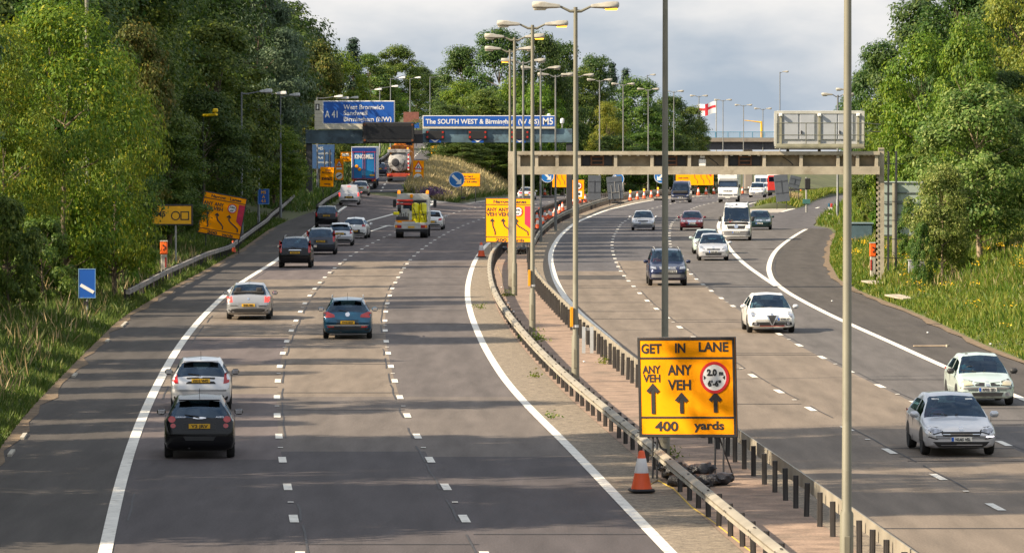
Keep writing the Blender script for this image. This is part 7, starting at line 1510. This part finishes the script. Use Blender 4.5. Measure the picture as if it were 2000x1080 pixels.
for u, v in ((1050, 448), (1049, 436), (1053, 425), (1060, 442), (1064, 431), (1072, 428), (1076, 430), (1083, 424), (1087, 428), (1093, 419), (1099, 413)): cone(u, v, 'red and white cone crowded between the median barriers beyond the Narrow Lanes sign', 'cones crowded in the median', tilt=rng.uniform(-.1, .1), big=1.1)
for u, v in ((1120, 401), (1134, 398), (1143, 396)): cone(u, v, 'cone in the median at the foot of the narrow orange plate', 'cones under the narrow orange plate', big=1.1)
for u, v, lab in ((1001, 478, 'cone standing behind the sandbags under the median Narrow Lanes sign'), (988, 487, 'cone nearer the left barrier under the median Narrow Lanes sign')): cone(u, v, lab)
for i, (u, v, la) in enumerate(((1231, 393, True), (1245, 391, False), (1258, 389, True), (1272, 387, False), (1285, 385, True))): cone(u, v, ['first lamp-topped cone of the row at the far median barrier', 'plain cone between the first two lamp-topped ones', 'middle lamp-topped cone of the far row', 'plain cone between the last two lamp-topped ones', 'last lamp-topped cone, below the blue down-left arrow'][i], None, lamp=la, big=1.15)
for u, v, lab in ((1364, 382, 'leftmost of three cones between blue van and horsebox'), (1379, 381, 'middle one of three cones between blue van and horsebox'), (1394, 380, 'rightmost of three cones between blue van and horsebox'), (1450, 379, 'single cone between horsebox and caravan')): cone(u, v, lab, None, big=1.3)
cone(1064, 382, 'cone on the far left edge beside the blue estate car', None, big=1.2); cone(1083, 381, 'cone at the grass edge under the orange lane plate', None, big=1.2)
drop(CP)

# ------------------------------------------------------------------ sandbags, litter and weeds in the median
SB_ = mat('sandbag_black', (.020, .020, .025), .30, var=.4, scale=5, bump=1.0)
def sandbag(x, y, z, L_, W_, H_, rz, label, group):
    m = MB(); nu, nv = 22, 14; ph = [x * 3.1 + k for k in range(6)]; r_ = random.Random(int(x * 1000 + y * 77 + z * 31))
    for i in range(nu):
        for j in range(nv):
            a = -math.pi / 2 + math.pi * i / (nu - 1); b = 2 * math.pi * j / nv; s = lambda v_, e_: math.copysign(abs(v_) ** e_, v_); q = 1 + .10 * math.sin(a * 5 + ph[0] + 2 * math.sin(b * 2 + ph[1])) + .07 * math.sin(b * 5 + a * 7 + ph[2]) + r_.uniform(-.05, .05)
            m.v.append((L_ / 2 * s(math.sin(a), .7) * q, W_ / 2 * s(math.cos(a), .6) * s(math.cos(b), .75) * q, H_ / 2 * s(math.cos(a), .6) * s(math.sin(b), .8) * q + H_ / 2))
    for i in range(nu - 1):
        for j in range(nv): m.f.append((i * nv + j, i * nv + (j + 1) % nv, (i + 1) * nv + (j + 1) % nv, (i + 1) * nv + j)); m.m.append(0)
    o = m.build('sandbag', SB_, None, 50); o.location = (x, y, z); o.rotation_euler = (0, r_.uniform(-.08, .08), rz); tag(o, label, 'sandbag', group)
r2 = random.Random(8); g0 = G(1352, 945)
for i in range(10): sandbag(g0.x + r2.uniform(-.55, .62), g0.y + r2.uniform(-1.0, 1.6), .02 + (.2 if i > 6 else 0) + (.18 if i > 11 else 0), .60, .38, .27, r2.uniform(-.6, .6), 'shiny black sandbag heaped at the feet of the GET IN LANE sign', 'sandbags under the GET IN LANE sign')
g0 = G(1000, 497)
for i in range(8): sandbag(g0.x + r2.uniform(-.75, .75), g0.y + r2.uniform(-1.2, 1.6), zm(g0.y) + .03 + (.18 if i > 4 else 0), .62, .38, .25, r2.uniform(-.6, .6), 'black sandbag heaped at the feet of the median Narrow Lanes sign', 'sandbags under the median Narrow Lanes sign')
m = MB(); pts = [G(1268, 905, .5), G(1285, 930, .1), G(1315, 950, .05), G(1350, 985, .05), G(1400, 1020, .05), G(1470, 1075, .05)]; m.tube(pts, .022, 6)
o = m.build('rope', mat('rope_yellow', (.62, .42, .04), .7), None, True); tag(o, 'thin yellow rope trailing along the median behind the barrier posts', 'rope')
m = MB(); pts = [G(u, v, .06) for u, v in ((972, 520), (983, 545), (976, 575), (990, 600), (1003, 625), (1040, 672), (1060, 685), (1078, 712))]; m.tube(pts, .03, 6); o = m.build('cable', mat('cable_tan', (.36, .25, .13), .8), None, True); tag(o, 'tan cable snaking along the foot of the left median barrier', 'cable')
def weed(u, v, n, s, label):
    g0 = G(u, v); g_ = np.random.default_rng(int(u)); q = g_.normal(size=(n, 3)) * [s * .5, s * .5, s * .4]; q[:, 2] = np.abs(q[:, 2]) + .04; q += [g0.x, g0.y, zm(g0.y)]
    me = quads_mesh('weed', q, g_.normal(size=(n, 3)) + [0, 0, .5], np.full(n, .11), .4, g_.random(n), GRASSR); o = bpy.data.objects.new('weed', me); C.objects.link(o); tag(o, label, 'weed')
for u, v, n, s, lab in ((1041, 668, 260, .42, 'bushy green weed at the base of the third lamp post'), (1106, 740, 120, .30, 'small weed behind the left median barrier above the fourth lamp post base'), (936, 604, 60, .3, 'tiny weed on the gravel left of the median barrier'), (991, 580, 110, .3, 'yellowing weed at the foot of the left barrier by the gantry leg'), (1300, 896, 260, .35, 'green weed growing between the legs of the GET IN LANE sign'), (1044, 738, 50, .25, 'tiny weed on the gravel below the left barrier'), (1078, 818, 40, .22, 'low tuft on the gravel beside the left edge line'), (1181, 712, 60, .25, 'small weed among the right barrier posts')): weed(u, v, n, s, lab)
LIT = mat('litter_white', (.72, .72, .70), .7)
for u, v, lab in ((993, 594, 'white scrap of litter by the left barrier, upper one'), (980, 563, 'white scrap of litter near the tan cable'), (1003, 611, 'white scrap of litter below the yellowing weed'), (1141, 709, 'pale scrap of litter right of the fourth lamp post'), (1625, 590, 'white scrap of litter on the right edge of the road'), (1812, 652, 'white scrap on the dirt edge above the broken plank'), (1935, 678, 'white scrap in the dirt edge near the right frame edge')):
    g0 = G(u, v); m = MB(); m.box((0, 0, .05), (.10, .08, .06), Matrix.Rotation(.6, 3, 'Z') @ Matrix.Rotation(.4, 3, 'X'), bev=.03); o = m.build('litter', LIT); o.location = (g0.x, g0.y, max(zm(g0.y), ground_z(g0.x, g0.y))); tag(o, lab, 'litter')
t = thing('barrier_post', 'pale galvanised box post standing among the right barrier posts', 'post', G(1140, 690)); 
for x in (0, .28): m = MB(); m.box((x, 0, .45), (.12, .1, .95)); m.build('post', mat('new_galvanised', (.55, .58, .60), .4, metal=.3), t)
m = MB(); m.box((.14, 0, .85), (.30, .06, .10)); m.build('link', GALV, t)
# brown sign board far up the slip road, flag, yellow mast
Y = 720; k = Y / F; c = P(803, 232, Y); z0 = ground_z(c.x, Y); t = thing('direction_sign', 'far brick-red and blue sign board between the two gantry signs', 'sign', (c.x, Y, z0))
m = MB(); m.box((0, 0, c.z - z0 + .2), (30 * k, .06, 20 * k)); m.build('panel', mat('board_brick', (.22, .085, .065), .7, var=.2), t); m = MB(); m.box((.2, -.0, c.z - z0 - .95), (26 * k, .07, 10 * k)); m.build('blue_panel', BLUE, t)
for x in (-.7, .7): m = MB(); m.tube([(x, .1, 0), (x, .1, c.z - z0)], .06, 8); m.build('post', DKST, t)
Y = 860; k = Y / F; top = P(1399, 196, Y); z0 = zm(Y); t = thing('flagpole', 'tall thin flagpole carrying the red cross flag beyond the wood', 'flagpole', (top.x, Y, z0)); m = MB(); m.tube([(0, 0, 0), (0, 0, top.z - z0)], .09, 8); m.build('pole', GALV, t)
fl = MB(); W_, H_ = 37 * k, 23 * k; nu, nv = 30, 18
for i in range(nu + 1):
    for j in range(nv + 1):
        a = i / nu; b = j / nv; fl.v.append((top.x - .1 - a * W_, Y + .28 * math.sin(a * 9 + b) * a, top.z - .25 - b * H_ - a * .55 + .12 * math.sin(a * 7 + 1)))
for i in range(nu):
    for j in range(nv):
        red = abs((i + .5) / nu - .47) < .085 or abs((j + .5) / nv - .45) < .13
        fl.f.append((i * (nv + 1) + j, i * (nv + 1) + j + 1, (i + 1) * (nv + 1) + j + 1, (i + 1) * (nv + 1) + j)); fl.m.append(1 if red else 0)
o = fl.build('flag', [mat('flag_white', (.82, .82, .84), .8), mat('flag_red', (.62, .03, .05), .8)], None, True); tag(o, 'white flag with a red cross blowing to the left above the bridge', 'flag')
Y = 815; k = Y / F; b0 = P(1484, 262, Y); t = thing('yellow_mast', 'yellow mast with a long arm to the left standing on the bridge', 'mast', (b0.x, Y - 6, b0.z - .6)); YM = mat('mast_yellow', (.75, .42, .02), .5); m = MB(); m.tube([(0, 0, 0), (-.05, 0, 25 * k + .6)], [.22, .13], 8); m.build('mast', YM, t); m = MB(); m.tube([(0, 0, 24 * k + .5), (-15 * k, 0, 26 * k + .5), (-34 * k, 0, 28 * k + .5)], [.12, .08, .05], 8); m.build('arm', YM, t)
